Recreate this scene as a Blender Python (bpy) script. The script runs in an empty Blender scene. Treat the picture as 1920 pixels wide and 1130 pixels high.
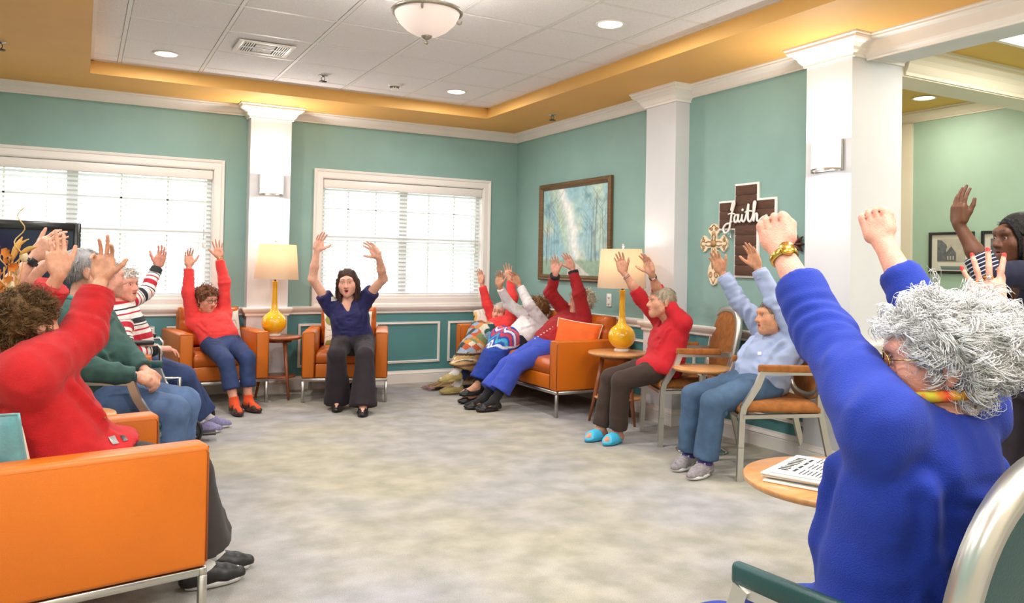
import bpy, bmesh, math, random
import numpy as np
from mathutils import Vector, Matrix

# ------------------------------------------------------------------ camera, world, exposure
SC = bpy.context.scene
COL = SC.collection
V3 = lambda *a: np.array(a, dtype=float)
CAM_F, CAM_YAW, CAM_PITCH, CAM_ROLL = 1505.465, 0.500159, 0.018111, 0.018457
CAM_C = V3(-4.32175, -8.02222, 1.27316)
CAM_SX, CAM_SY = 15.808, -96.962
def _camR():
    f = V3(math.sin(CAM_YAW)*math.cos(CAM_PITCH), math.cos(CAM_YAW)*math.cos(CAM_PITCH), math.sin(CAM_PITCH))
    r0 = np.cross(f, V3(0, 0, 1)); r0 /= np.linalg.norm(r0); u0 = np.cross(r0, f)
    c, s = math.cos(CAM_ROLL), math.sin(CAM_ROLL)
    return np.array([c*r0+s*u0, -s*r0+c*u0, f])
CAM_R = _camR()
cam_data = bpy.data.cameras.new('camera'); cam = bpy.data.objects.new('camera', cam_data); COL.objects.link(cam)
cam_data.sensor_width = 36.0; cam_data.lens = CAM_F/1920*36.0
cam_data.shift_x = -CAM_SX/1920; cam_data.shift_y = CAM_SY/1920
cam_data.clip_start = 0.05
_M = Matrix.Identity(4)
for i in range(3):
    _M[i][0] = CAM_R[0][i]; _M[i][1] = CAM_R[1][i]; _M[i][2] = -CAM_R[2][i]; _M[i][3] = CAM_C[i]
cam.matrix_world = _M
SC.camera = cam
SC.view_settings.view_transform = 'Standard'; SC.view_settings.look = 'None'
SC.view_settings.gamma = 1.0; SC.view_settings.use_curve_mapping = False
SC.view_settings.exposure = -0.52
world = bpy.data.worlds.new('overcast_sky'); SC.world = world; world.use_nodes = True
_bg = world.node_tree.nodes['Background']
_bg.inputs[0].default_value = (0.90, 0.95, 1.0, 1); _bg.inputs[1].default_value = 8.0
SC.cycles.max_bounces = 6; SC.cycles.diffuse_bounces = 4; SC.cycles.glossy_bounces = 2; SC.cycles.transmission_bounces = 4
SC.cycles.use_denoising = True
SC.cycles.sample_clamp_indirect = 6.0
SC.cycles.caustics_reflective = False; SC.cycles.caustics_refractive = False

# photograph pixel (1920 x 1130) -> point in the room
def ray(u, v):
    d = V3((u-960-CAM_SX)/CAM_F, -(v-565-CAM_SY)/CAM_F, 1.0)
    return CAM_R.T @ d
def PD(u, v, d): return CAM_C + ray(u, v)*d                     # at depth d along the lens axis
def PZ(u, v, z): r = ray(u, v); return CAM_C + r*((z-CAM_C[2])/r[2])
def PY(u, v, y): r = ray(u, v); return CAM_C + r*((y-CAM_C[1])/r[1])
def PXx(u, v, x): r = ray(u, v); return CAM_C + r*((x-CAM_C[0])/r[0])
def depth(p): return float((np.asarray(p)-CAM_C) @ CAM_R[2])
def nrm(v):
    v = np.asarray(v, float); n = np.linalg.norm(v)
    return v/n if n > 1e-9 else v

# ------------------------------------------------------------------ area lights (fixtures are built with the room)
def area_light(name, loc, size, power, color=(1, .95, .90), rot=(0, 0, 0), sy=None, spread=None):
    l = bpy.data.lights.new(name, 'AREA'); l.energy = power; l.color = color
    l.shape = 'RECTANGLE' if sy else 'DISK'; l.size = size
    if sy: l.size_y = sy
    if spread: l.spread = spread
    o = bpy.data.objects.new(name, l); o.location = loc; o.rotation_euler = rot; COL.objects.link(o)
    return o
DOWN_Z, SOFFIT_Z = 2.845, 2.74
DOWNLIGHTS = [(-3.787, -1.298), (-1.347, -1.298), (-1.347, -3.738), (-3.787, -3.738), (-3.787, -6.178), (-1.347, -6.178), (-3.787, -8.618), (-1.347, -8.618)]  # later entries, labelled added, lie out of view and serve as fill
for _i, (_x, _y) in enumerate(DOWNLIGHTS):
    area_light('downlight_glow', (_x, _y, DOWN_Z-0.02), 0.15, 36, (1, .975, .95))
ADDED_TROFFERS = [(-5.6, -9.0), (-5.6, -6.2), (-5.6, -3.4), (-2.567, -9.838), (-2.567, -7.4)]  # panel fixtures added out of view to fill the room with light
for _x, _y in ADDED_TROFFERS:
    area_light('troffer_glow', (_x, _y, SOFFIT_Z-0.03), 1.1, 70, (.96, .98, 1.0), sy=0.55)
area_light('side_room_troffer_glow', (1.13, -5.35, SOFFIT_Z-0.03), 1.1, 48, (1, .96, .88), sy=0.5)
area_light('side_room_troffer_glow', (1.13, -7.8, SOFFIT_Z-0.03), 1.1, 60, (1, .95, .85), sy=0.5)  # unseen second panel in the side room, added for extra fill
area_light('side_room_downlight_glow', (1.88, -3.725, SOFFIT_Z-0.02), 0.15, 14, (1, .92, .8))

# ------------------------------------------------------------------ object helpers
def tag(o, label=None, cat=None, group=None, kind=None):
    if label: o['label'] = label
    if cat: o['category'] = cat
    if group: o['group'] = group
    if kind: o['kind'] = kind
    return o
def empty(name, loc=(0, 0, 0), rz=0.0, label=None, cat=None, group=None):
    o = bpy.data.objects.new(name, None); o.empty_display_size = 0.1
    o.location = [float(x) for x in loc]; o.rotation_euler = (0, 0, rz); COL.objects.link(o)
    return tag(o, label, cat, group)
def link(name, me, mat=None, parent=None, loc=None, rot=None):
    if mat is not None and not me.materials:
        for m in (mat if isinstance(mat, (list, tuple)) else [mat]): me.materials.append(m)
    o = bpy.data.objects.new(name, me); COL.objects.link(o)
    if parent is not None: o.parent = parent
    if loc is not None: o.location = [float(x) for x in loc]
    if rot is not None: o.rotation_euler = rot
    return o
def np_mesh(name, verts, faces, smooth=True):
    """verts (n,3); faces (m,k) array or list of such arrays"""
    me = bpy.data.meshes.new(name)
    if isinstance(faces, np.ndarray): faces = [faces]
    faces = [f for f in faces if len(f)]
    verts = np.ascontiguousarray(verts, dtype=np.float32)
    me.vertices.add(len(verts)); me.vertices.foreach_set('co', verts.ravel())
    loops = np.concatenate([f.ravel() for f in faces]).astype(np.int32)
    sizes = np.concatenate([np.full(len(f), f.shape[1], dtype=np.int32) for f in faces])
    starts = np.concatenate([[0], np.cumsum(sizes)[:-1]]).astype(np.int32)
    me.loops.add(len(loops)); me.loops.foreach_set('vertex_index', loops)
    me.polygons.add(len(sizes)); me.polygons.foreach_set('loop_start', starts)
    me.update(calc_edges=True)
    me.polygons.foreach_set('use_smooth', np.full(len(sizes), smooth, dtype=bool))
    me.validate()
    return me
def set_color(me, cols, name='col'):
    a = me.color_attributes.new(name, 'FLOAT_COLOR', 'POINT')
    c = np.ones((len(me.vertices), 4), dtype=np.float32); c[:, :3] = cols
    a.data.foreach_set('color', c.ravel())

class MB:
    """collects simple solids and links them as ONE mesh object"""
    def __init__(s): s.v = []; s.f = []; s.sm = []
    def add(s, verts, faces, smooth=False):
        b = len(s.v); s.v += [tuple(map(float, p)) for p in verts]
        for f in faces: s.f.append(tuple(b+i for i in f)); s.sm.append(smooth)
        return s
    def box(s, c, size, rz=0.0, R=None, bevel=0.0, seg=2):
        hx, hy, hz = [x/2 for x in size]
        if bevel > 0:
            bm = bmesh.new(); bmesh.ops.create_cube(bm, size=1.0)
            for v in bm.verts: v.co = Vector((v.co.x*2*hx, v.co.y*2*hy, v.co.z*2*hz))
            bmesh.ops.bevel(bm, geom=list(bm.edges), offset=bevel, segments=seg, profile=0.5, affect='EDGES')
            vs = [np.array(v.co) for v in bm.verts]; bm.verts.index_update()
            fs = [[v.index for v in f.verts] for f in bm.faces]; bm.free()
        else:
            vs = [V3(x, y, z) for x in (-hx, hx) for y in (-hy, hy) for z in (-hz, hz)]
            fs = [(0, 1, 3, 2), (4, 6, 7, 5), (0, 4, 5, 1), (2, 3, 7, 6), (0, 2, 6, 4), (1, 5, 7, 3)]
        if R is None:
            cz, sz = math.cos(rz), math.sin(rz); R = np.array([[cz, -sz, 0], [sz, cz, 0], [0, 0, 1]])
        return s.add([R @ v + np.array(c) for v in vs], fs, smooth=bevel > 0)
    def bar(s, a, b, w, h, up=(0, 0, 1), bevel=0.0):
        a, b = np.array(a, float), np.array(b, float); d = nrm(b-a)
        x = nrm(np.cross(np.array(up, float), d)) if abs(np.dot(nrm(up), d)) < .99 else nrm(np.cross((1, 0, 0), d))
        y = np.cross(d, x)
        R = np.array([x, y, d]).T
        return s.box((a+b)/2, (w, h, np.linalg.norm(b-a)), R=R, bevel=bevel)
    def tube(s, pts, r, n=8, close=False, cap=True, flat=1.0):
        pts = [np.array(p, float) for p in pts]; m = len(pts)
        rs = r if isinstance(r, (list, tuple, np.ndarray)) else [r]*m
        base = len(s.v); prev = None
        for i, p in enumerate(pts):
            if close: t = nrm(pts[(i+1) % m]-pts[i-1])
            else: t = nrm(pts[min(i+1, m-1)]-pts[max(i-1, 0)])
            if prev is None:
                ref = V3(0, 0, 1) if abs(t[2]) < .9 else V3(1, 0, 0)
                x = nrm(np.cross(ref, t))
            else: x = nrm(prev-t*np.dot(prev, t))
            prev = x; y = np.cross(t, x)
            for k in range(n):
                a = 2*math.pi*k/n
                s.v.append(tuple(p+rs[i]*(math.cos(a)*x+math.sin(a)*y*flat)))
        for i in range(m if close else m-1):
            j = (i+1) % m
            for k in range(n):
                k2 = (k+1) % n
                s.f.append((base+i*n+k, base+i*n+k2, base+j*n+k2, base+j*n+k)); s.sm.append(True)
        if cap and not close:
            s.f.append(tuple(base+k for k in range(n))[::-1]); s.sm.append(False)
            s.f.append(tuple(base+(m-1)*n+k for k in range(n))); s.sm.append(False)
        return s
    def lathe(s, prof, c=(0, 0, 0), n=32, cap=True, axis=None, flatten=(1, 1)):
        base = len(s.v); c = np.array(c, float)
        R = np.eye(3)
        if axis is not None:
            z = nrm(axis); x = nrm(np.cross((0, 0, 1), z)) if abs(z[2]) < .99 else V3(1, 0, 0); R = np.array([x, np.cross(z, x), z]).T
        for r, z in prof:
            for k in range(n):
                a = 2*math.pi*k/n
                s.v.append(tuple(c + R @ V3(r*math.cos(a)*flatten[0], r*math.sin(a)*flatten[1], z)))
        for i in range(len(prof)-1):
            for k in range(n):
                k2 = (k+1) % n
                s.f.append((base+i*n+k, base+i*n+k2, base+(i+1)*n+k2, base+(i+1)*n+k)); s.sm.append(True)
        if cap:
            if prof[0][0] > 1e-4: s.f.append(tuple(base+k for k in range(n))[::-1]); s.sm.append(False)
            if prof[-1][0] > 1e-4: s.f.append(tuple(base+(len(prof)-1)*n+k for k in range(n))); s.sm.append(False)
        return s
    def prism(s, poly, z0, z1, R=None, c=(0, 0, 0), smooth=False):
        """poly: 2D outline extruded along local z"""
        n = len(poly); c = np.array(c, float); R = np.eye(3) if R is None else np.array(R)
        vs = [R @ V3(x, y, z0)+c for x, y in poly]+[R @ V3(x, y, z1)+c for x, y in poly]
        fs = [tuple(range(n))[::-1], tuple(range(n, 2*n))]+[(i, (i+1) % n, n+(i+1) % n, n+i) for i in range(n)]
        base = len(s.v); s.v += [tuple(v) for v in vs]
        for i, f in enumerate(fs): s.f.append(tuple(base+k for k in f)); s.sm.append(smooth and i > 1)
        return s
    def sweep(s, path, prof, closed=False, side=1):
        """profile [(offset, z)] swept along a horizontal 2D path with mitred corners; offset goes to the right of travel"""
        pts = [np.array(p, float) for p in path]; n = len(pts); m = len(prof); base = len(s.v)
        def nr(a, b): d = nrm(b-a); return np.array([d[1], -d[0]])*side
        for i in range(n):
            segs = []
            if i > 0 or closed: segs.append(nr(pts[i-1], pts[i]))
            if i < n-1 or closed: segs.append(nr(pts[i], pts[(i+1) % n]))
            if len(segs) == 2:
                mt = segs[0]+segs[1]; mt = mt/max(1e-6, np.dot(mt, segs[0]))
            else: mt = segs[0]
            for o, z in prof: s.v.append((pts[i][0]+mt[0]*o, pts[i][1]+mt[1]*o, z))
        for i in range(n if closed else n-1):
            j = (i+1) % n
            for k in range(m-1):
                s.f.append((base+i*m+k, base+j*m+k, base+j*m+k+1, base+i*m+k+1)); s.sm.append(False)
        if not closed:
            s.f.append(tuple(base+k for k in range(m))); s.sm.append(False)
            s.f.append(tuple(base+(n-1)*m+k for k in range(m))[::-1]); s.sm.append(False)
        return s
    def mesh(s, name):
        me = bpy.data.meshes.new(name); me.from_pydata(s.v, [], s.f)
        me.polygons.foreach_set('use_smooth', s.sm); me.update()
        bm = bmesh.new(); bm.from_mesh(me); bmesh.ops.recalc_face_normals(bm, faces=bm.faces); bm.to_mesh(me); bm.free()
        return me
    def build(s, name, mat, parent=None, loc=None, rot=None):
        return link(name, s.mesh(name), mat, parent, loc, rot)
def children_of(o): return [c for c in bpy.data.objects if c.parent == o]
def copy_tree(o, parent=None):
    c = o.copy(); COL.objects.link(c)
    if parent is not None: c.parent = parent
    for ch in children_of(o): copy_tree(ch, c)
    return c

# ------------------------------------------------------------------ materials
def S(*c):  # sRGB 0..255 -> linear
    return tuple((x/255/12.92) if x/255 <= .04045 else ((x/255+.055)/1.055)**2.4 for x in c)
MATS = {}
def mat(name, color, rough=.5, metal=0.0, var=0.0, vscale=8.0, bump=0.0, bscale=60.0, emit=0.0, emit_col=None, coat=0.0,
        sheen=0.0, trans=0.0, alpha=1.0, spec=None, color2=None, stretch=None, attr=None, sss=0.0, detail=3.0):
    if name in MATS: return MATS[name]
    m = bpy.data.materials.new(name); m.use_nodes = True; nt = m.node_tree; N, L = nt.nodes, nt.links
    b = N['Principled BSDF']
    b.inputs['Base Color'].default_value = (*color, 1); b.inputs['Roughness'].default_value = rough; b.inputs['Metallic'].default_value = metal
    if spec is not None: b.inputs['Specular IOR Level'].default_value = spec
    if coat: b.inputs['Coat Weight'].default_value = coat; b.inputs['Coat Roughness'].default_value = .15
    if sheen: b.inputs['Sheen Weight'].default_value = sheen; b.inputs['Sheen Roughness'].default_value = .5
    if trans: b.inputs['Transmission Weight'].default_value = trans
    if alpha < 1: b.inputs['Alpha'].default_value = alpha
    if sss: b.inputs['Subsurface Weight'].default_value = sss; b.inputs['Subsurface Radius'].default_value = (.012, .005, .003); b.inputs['Subsurface Scale'].default_value = 1.0
    if emit: b.inputs['Emission Strength'].default_value = emit; b.inputs['Emission Color'].default_value = (*(emit_col or color), 1)
    tc = N.new('ShaderNodeTexCoord'); src = tc.outputs['Object']
    if stretch:
        mp = N.new('ShaderNodeMapping'); mp.inputs['Scale'].default_value = stretch; L.new(src, mp.inputs['Vector']); src = mp.outputs['Vector']
    base = None
    if attr:
        at = N.new('ShaderNodeAttribute'); at.attribute_name = attr; base = at.outputs['Color']
    if var or color2:
        no = N.new('ShaderNodeTexNoise'); no.inputs['Scale'].default_value = vscale; no.inputs['Detail'].default_value = detail; L.new(src, no.inputs['Vector'])
        mx = N.new('ShaderNodeMix'); mx.data_type = 'RGBA'
        cr = N.new('ShaderNodeMapRange'); cr.inputs[1].default_value = .3; cr.inputs[2].default_value = .7; L.new(no.outputs['Fac'], cr.inputs[0]); L.new(cr.outputs[0], mx.inputs[0])
        if base is not None:
            mu = N.new('ShaderNodeMix'); mu.data_type = 'RGBA'; mu.blend_type = 'MULTIPLY'; mu.inputs[0].default_value = 1.0
            mx.inputs[6].default_value = (1-var, 1-var, 1-var, 1); mx.inputs[7].default_value = (1+var*.4, 1+var*.4, 1+var*.4, 1)
            L.new(base, mu.inputs[6]); L.new(mx.outputs[2], mu.inputs[7]); base = mu.outputs[2]
        else:
            c2 = color2 or tuple(min(1, x*(1+var)) for x in color)
            c1 = color if color2 else tuple(x*(1-var) for x in color)
            mx.inputs[6].default_value = (*c1, 1); mx.inputs[7].default_value = (*c2, 1); base = mx.outputs[2]
    if base is not None: L.new(base, b.inputs['Base Color'])
    if bump:
        nb = N.new('ShaderNodeTexNoise'); nb.inputs['Scale'].default_value = bscale; nb.inputs['Detail'].default_value = 4; L.new(src, nb.inputs['Vector'])
        bp = N.new('ShaderNodeBump'); bp.inputs['Strength'].default_value = min(1, bump); bp.inputs['Distance'].default_value = .01; L.new(nb.outputs['Fac'], bp.inputs['Height']); L.new(bp.outputs['Normal'], b.inputs['Normal'])
    MATS[name] = m
    return m
def glow(name, color, strength):
    if name in MATS: return MATS[name]
    m = bpy.data.materials.new(name); m.use_nodes = True; nt = m.node_tree; b = nt.nodes['Principled BSDF']
    b.inputs['Base Color'].default_value = (*color, 1); b.inputs['Emission Color'].default_value = (*color, 1); b.inputs['Emission Strength'].default_value = strength
    MATS[name] = m; return m
# ------------------------------------------------------------------ smooth solids: round cones, ellipsoids, boxes blended on a grid and skinned
def smin(a, b, k):
    if k <= 0: return np.minimum(a, b)
    h = np.maximum(k-np.abs(a-b), 0)/k
    return np.minimum(a, b)-h*h*k*.25
def rc(a, b, ra, rb, fl=None):
    """round cone a->b; fl=(axis, factor): space is squeezed along axis (factor>1 makes it thinner)"""
    return dict(t='rc', a=np.asarray(a, float), b=np.asarray(b, float), ra=ra, rb=rb, fl=fl)
def el(c, r, M=None): return dict(t='el', c=np.asarray(c, float), r=np.asarray(r, float), M=np.eye(3) if M is None else np.asarray(M, float))
def bx(c, h, r, M=None): return dict(t='bx', c=np.asarray(c, float), h=np.asarray(h, float), r=r, M=np.eye(3) if M is None else np.asarray(M, float))
def sp(c, r): return el(c, (r, r, r))
def prim_bounds(p):
    if p['t'] == 'rc':
        m = max(p['ra'], p['rb'])*1.02
        return np.minimum(p['a'], p['b'])-m, np.maximum(p['a'], p['b'])+m
    if p['t'] == 'el': e = np.sqrt(((p['M']*p['r'][:, None])**2).sum(0)); return p['c']-e, p['c']+e
    e = (np.abs(p['M'])*(p['h']+p['r'])[:, None]).sum(0); return p['c']-e, p['c']+e
def prim_eval(p, X):
    if p['t'] == 'rc':
        pa = X-p['a'].astype(np.float32); ba = (p['b']-p['a']).astype(np.float32); L2 = float(ba@ba)+1e-12
        if p['fl'] is not None:
            ax, fc = p['fl']; ax = np.asarray(ax, np.float32)
            q = pa@ax; h0 = np.clip((pa@ba)/L2, 0, 1); off = q-h0*float(ba@ax)
            pa = pa+(off*(fc-1))[..., None]*ax
        h = np.clip((pa@ba)/L2, 0, 1)
        d = np.sqrt(((pa-h[..., None]*ba)**2).sum(-1))
        return d-(p['ra']+(p['rb']-p['ra'])*h)
    if p['t'] == 'el':
        q = (X-p['c'].astype(np.float32))@p['M'].T.astype(np.float32); r = p['r'].astype(np.float32)
        k0 = np.sqrt(((q/r)**2).sum(-1)); k1 = np.sqrt(((q/(r*r))**2).sum(-1))
        return k0*(k0-1)/np.maximum(k1, 1e-6)
    q = np.abs((X-p['c'].astype(np.float32))@p['M'].T.astype(np.float32))-p['h'].astype(np.float32)
    return np.sqrt((np.maximum(q, 0)**2).sum(-1))+np.minimum(q.max(-1), 0)-p['r']
def grp(prims, k=.02, kb=.02, cuts=(), sub=False): return dict(p=prims, k=k, kb=kb, cuts=list(cuts), sub=sub)
def sdf_mesh(groups, h):
    """returns verts, quads"""
    lo = np.full(3, 1e9); hi = np.full(3, -1e9)
    for g in groups:
        g['lo'] = np.full(3, 1e9); g['hi'] = np.full(3, -1e9)
        for p in g['p']:
            a, b = prim_bounds(p); g['lo'] = np.minimum(g['lo'], a); g['hi'] = np.maximum(g['hi'], b)
        if not g['sub']: lo = np.minimum(lo, g['lo']); hi = np.maximum(hi, g['hi'])
    lo -= 3*h; hi += 3*h
    n = np.ceil((hi-lo)/h).astype(int)+1
    D = np.full(n, 1.0, np.float32)
    axs = [(lo[i]+h*np.arange(n[i])).astype(np.float32) for i in range(3)]
    for g in groups:
        mg = max(g['kb'], g['k'], .01)+2*h
        i0 = np.maximum(((g['lo']-mg-lo)/h).astype(int), 0); i1 = np.minimum(((g['hi']+mg-lo)/h).astype(int)+2, n)
        if (i1 <= i0).any(): continue
        sl = tuple(slice(a, b) for a, b in zip(i0, i1))
        if len(g['p']) == 1 or g['k'] <= 0.0301:
            G = np.full(i1-i0, 1.0, np.float32)
            for p in g['p']:
                a, b = prim_bounds(p); m2 = g['k']+2*h+.006
                j0 = np.clip(((a-m2-lo)/h).astype(int), i0, i1); j1 = np.clip(((b+m2-lo)/h).astype(int)+2, i0, i1)
                if (j1 <= j0).any(): continue
                X = np.stack(np.meshgrid(*[axs[q][j0[q]:j1[q]] for q in range(3)], indexing='ij'), -1)
                s2 = tuple(slice(a-c, b-c) for a, b, c in zip(j0, j1, i0))
                G[s2] = smin(G[s2], prim_eval(p, X), g['k'])
        else:
            X = np.stack(np.meshgrid(*[axs[q][i0[q]:i1[q]] for q in range(3)], indexing='ij'), -1)
            G = None
            for p in g['p']:
                e = prim_eval(p, X); G = e if G is None else smin(G, e, g['k'])
        if g['cuts']:
            X = np.stack(np.meshgrid(*[axs[q][i0[q]:i1[q]] for q in range(3)], indexing='ij'), -1)
            for (c, nn) in g['cuts']:
                nn = nrm(nn).astype(np.float32)
                G = np.maximum(G, (X-np.asarray(c, np.float32))@nn)
        if g['sub']: D[sl] = -smin(-D[sl], G, g['kb'])
        else: D[sl] = smin(D[sl], G, g['kb'])
    return surface_nets(D, lo, h)
def surface_nets(D, lo, h):
    ins = D < 0
    c = ins[:-1, :-1, :-1].astype(np.int8)
    for dx in (0, 1):
        for dy in (0, 1):
            for dz in (0, 1):
                if dx+dy+dz: c = c+ins[dx:ins.shape[0]-1+dx, dy:ins.shape[1]-1+dy, dz:ins.shape[2]-1+dz]
    act = (c > 0) & (c < 8)
    I = np.argwhere(act); m = len(I)
    idx = np.full(act.shape, -1, np.int32); idx[act] = np.arange(m, dtype=np.int32)
    off = np.array([(x, y, z) for x in (0, 1) for y in (0, 1) for z in (0, 1)])
    vals = np.stack([D[I[:, 0]+o[0], I[:, 1]+o[1], I[:, 2]+o[2]] for o in off], 1)
    acc = np.zeros((m, 3)); cnt = np.zeros(m)
    for a in range(8):
        for b in range(a+1, 8):
            if np.abs(off[a]-off[b]).sum() != 1: continue
            va, vb = vals[:, a], vals[:, b]; cr = (va < 0) != (vb < 0)
            t = np.where(cr, va/np.where(cr, va-vb, 1), 0)
            acc += np.where(cr[:, None], off[a]+t[:, None]*(off[b]-off[a]), 0); cnt += cr
    P = lo+h*(I+acc/cnt[:, None])
    quads = []
    for ax in range(3):
        sa = [slice(None)]*3; sb = [slice(None)]*3; sa[ax] = slice(0, -1); sb[ax] = slice(1, None)
        A, B = ins[tuple(sa)], ins[tuple(sb)]
        E = np.argwhere(A != B)
        o1, o2 = [q for q in range(3) if q != ax]
        if ax == 1: o1, o2 = o2, o1
        ok = (E[:, o1] > 0) & (E[:, o2] > 0) & (E[:, o1] < act.shape[o1]) & (E[:, o2] < act.shape[o2])
        E = E[ok]; flip = ~A[tuple(E.T)]
        def cell(d1, d2):
            Q = E.copy(); Q[:, o1] -= d1; Q[:, o2] -= d2; return idx[tuple(Q.T)]
        q = np.stack([cell(1, 1), cell(0, 1), cell(0, 0), cell(1, 0)], 1)
        q[flip] = q[flip][:, ::-1]
        quads.append(q)
    q = np.concatenate(quads); q = q[(q >= 0).all(1)]
    return P, q
# vectorised value noise
def _hash(i, j, k):
    n = (i*374761393+j*668265263+k*2147483647) & 0x7fffffff
    n = ((n ^ (n >> 13))*1274126177) & 0x7fffffff
    return ((n ^ (n >> 16)) & 0xffff)/65535.0
def vnoise(P, sc=1.0, seed=0):
    Q = np.asarray(P, float)*sc+seed*17.31+1000.0
    I = np.floor(Q).astype(np.int64); F = Q-I; F = F*F*(3-2*F)
    r = 0
    for dx in (0, 1):
        for dy in (0, 1):
            for dz in (0, 1):
                w = (F[:, 0] if dx else 1-F[:, 0])*(F[:, 1] if dy else 1-F[:, 1])*(F[:, 2] if dz else 1-F[:, 2])
                r = r+w*_hash(I[:, 0]+dx, I[:, 1]+dy, I[:, 2]+dz)
    return r
def vert_normals(P, q):
    n = np.cross(P[q[:, 2]]-P[q[:, 0]], P[q[:, 3]]-P[q[:, 1]])
    N = np.zeros_like(P)
    for k in range(4):
        for a in range(3): N[:, a] += np.bincount(q[:, k], n[:, a], len(P))
    return N/np.maximum(np.linalg.norm(N, axis=1), 1e-9)[:, None]
def laplace(P, q, it=1, f=.5):
    for _ in range(it):
        A = np.zeros_like(P); c = np.zeros(len(P))
        for k in range(4):
            a, b = q[:, k], q[:, (k+1) % 4]
            for ax in range(3): A[:, ax] += np.bincount(a, P[b, ax], len(P))+np.bincount(b, P[a, ax], len(P))
            c += np.bincount(a, minlength=len(P))+np.bincount(b, minlength=len(P))
        P = P+f*(A/np.maximum(c, 1)[:, None]-P)
    return P
def folds(P, q, amp=.006, sc=14.0, seed=0, rings=(), squash=None, creases=()):
    """cloth relief: ridged noise plus creases ringed round joints; rings = (centre, axis, radius, amp, wavelength)"""
    N = vert_normals(P, q)
    X = P if squash is None else P@np.asarray(squash).T
    w = vnoise(X, sc*.5, seed+5)[:, None]*np.array([[.05, .03, .04]])
    a = 1-np.abs(2*vnoise(X+w, sc, seed)-1); b = 1-np.abs(2*vnoise(X+w, sc*2.1, seed+9)-1)
    d = amp*((a-.55)*1.4+(b-.5)*.45)
    for (c, ax, R, A, wl) in rings:
        v = P-np.asarray(c); t = v@nrm(ax); r = np.linalg.norm(v, axis=1)
        ph = t/wl*2*math.pi*.8+13*(vnoise(P, 7, seed+3)-.5)
        d = d+.6*A*np.sin(ph)*np.exp(-(r/R)**2)*np.clip((vnoise(P, 10, seed+7)-.25)*2, 0, 1.3)
    for (a, b, w, A) in creases:
        a, b = np.asarray(a), np.asarray(b); m = (np.abs(P-(a+b)/2) < np.linalg.norm(b-a)/2+4*w).all(1)
        if not m.any(): continue
        X = P[m]; ba = b-a; t = np.clip(((X-a)@ba)/(ba@ba), 0, 1); r = np.linalg.norm(X-a-t[:, None]*ba+(vnoise(X, 9, seed+2)-.5)[:, None]*w*1.2, axis=1)
        d[m] += A*(np.exp(-(r/w)**2)-.55*np.exp(-((r-1.7*w)/w)**2))*np.sin(np.pi*np.clip(t*.86+.10, 0, 1))
    return P+N*d[:, None]
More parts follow.
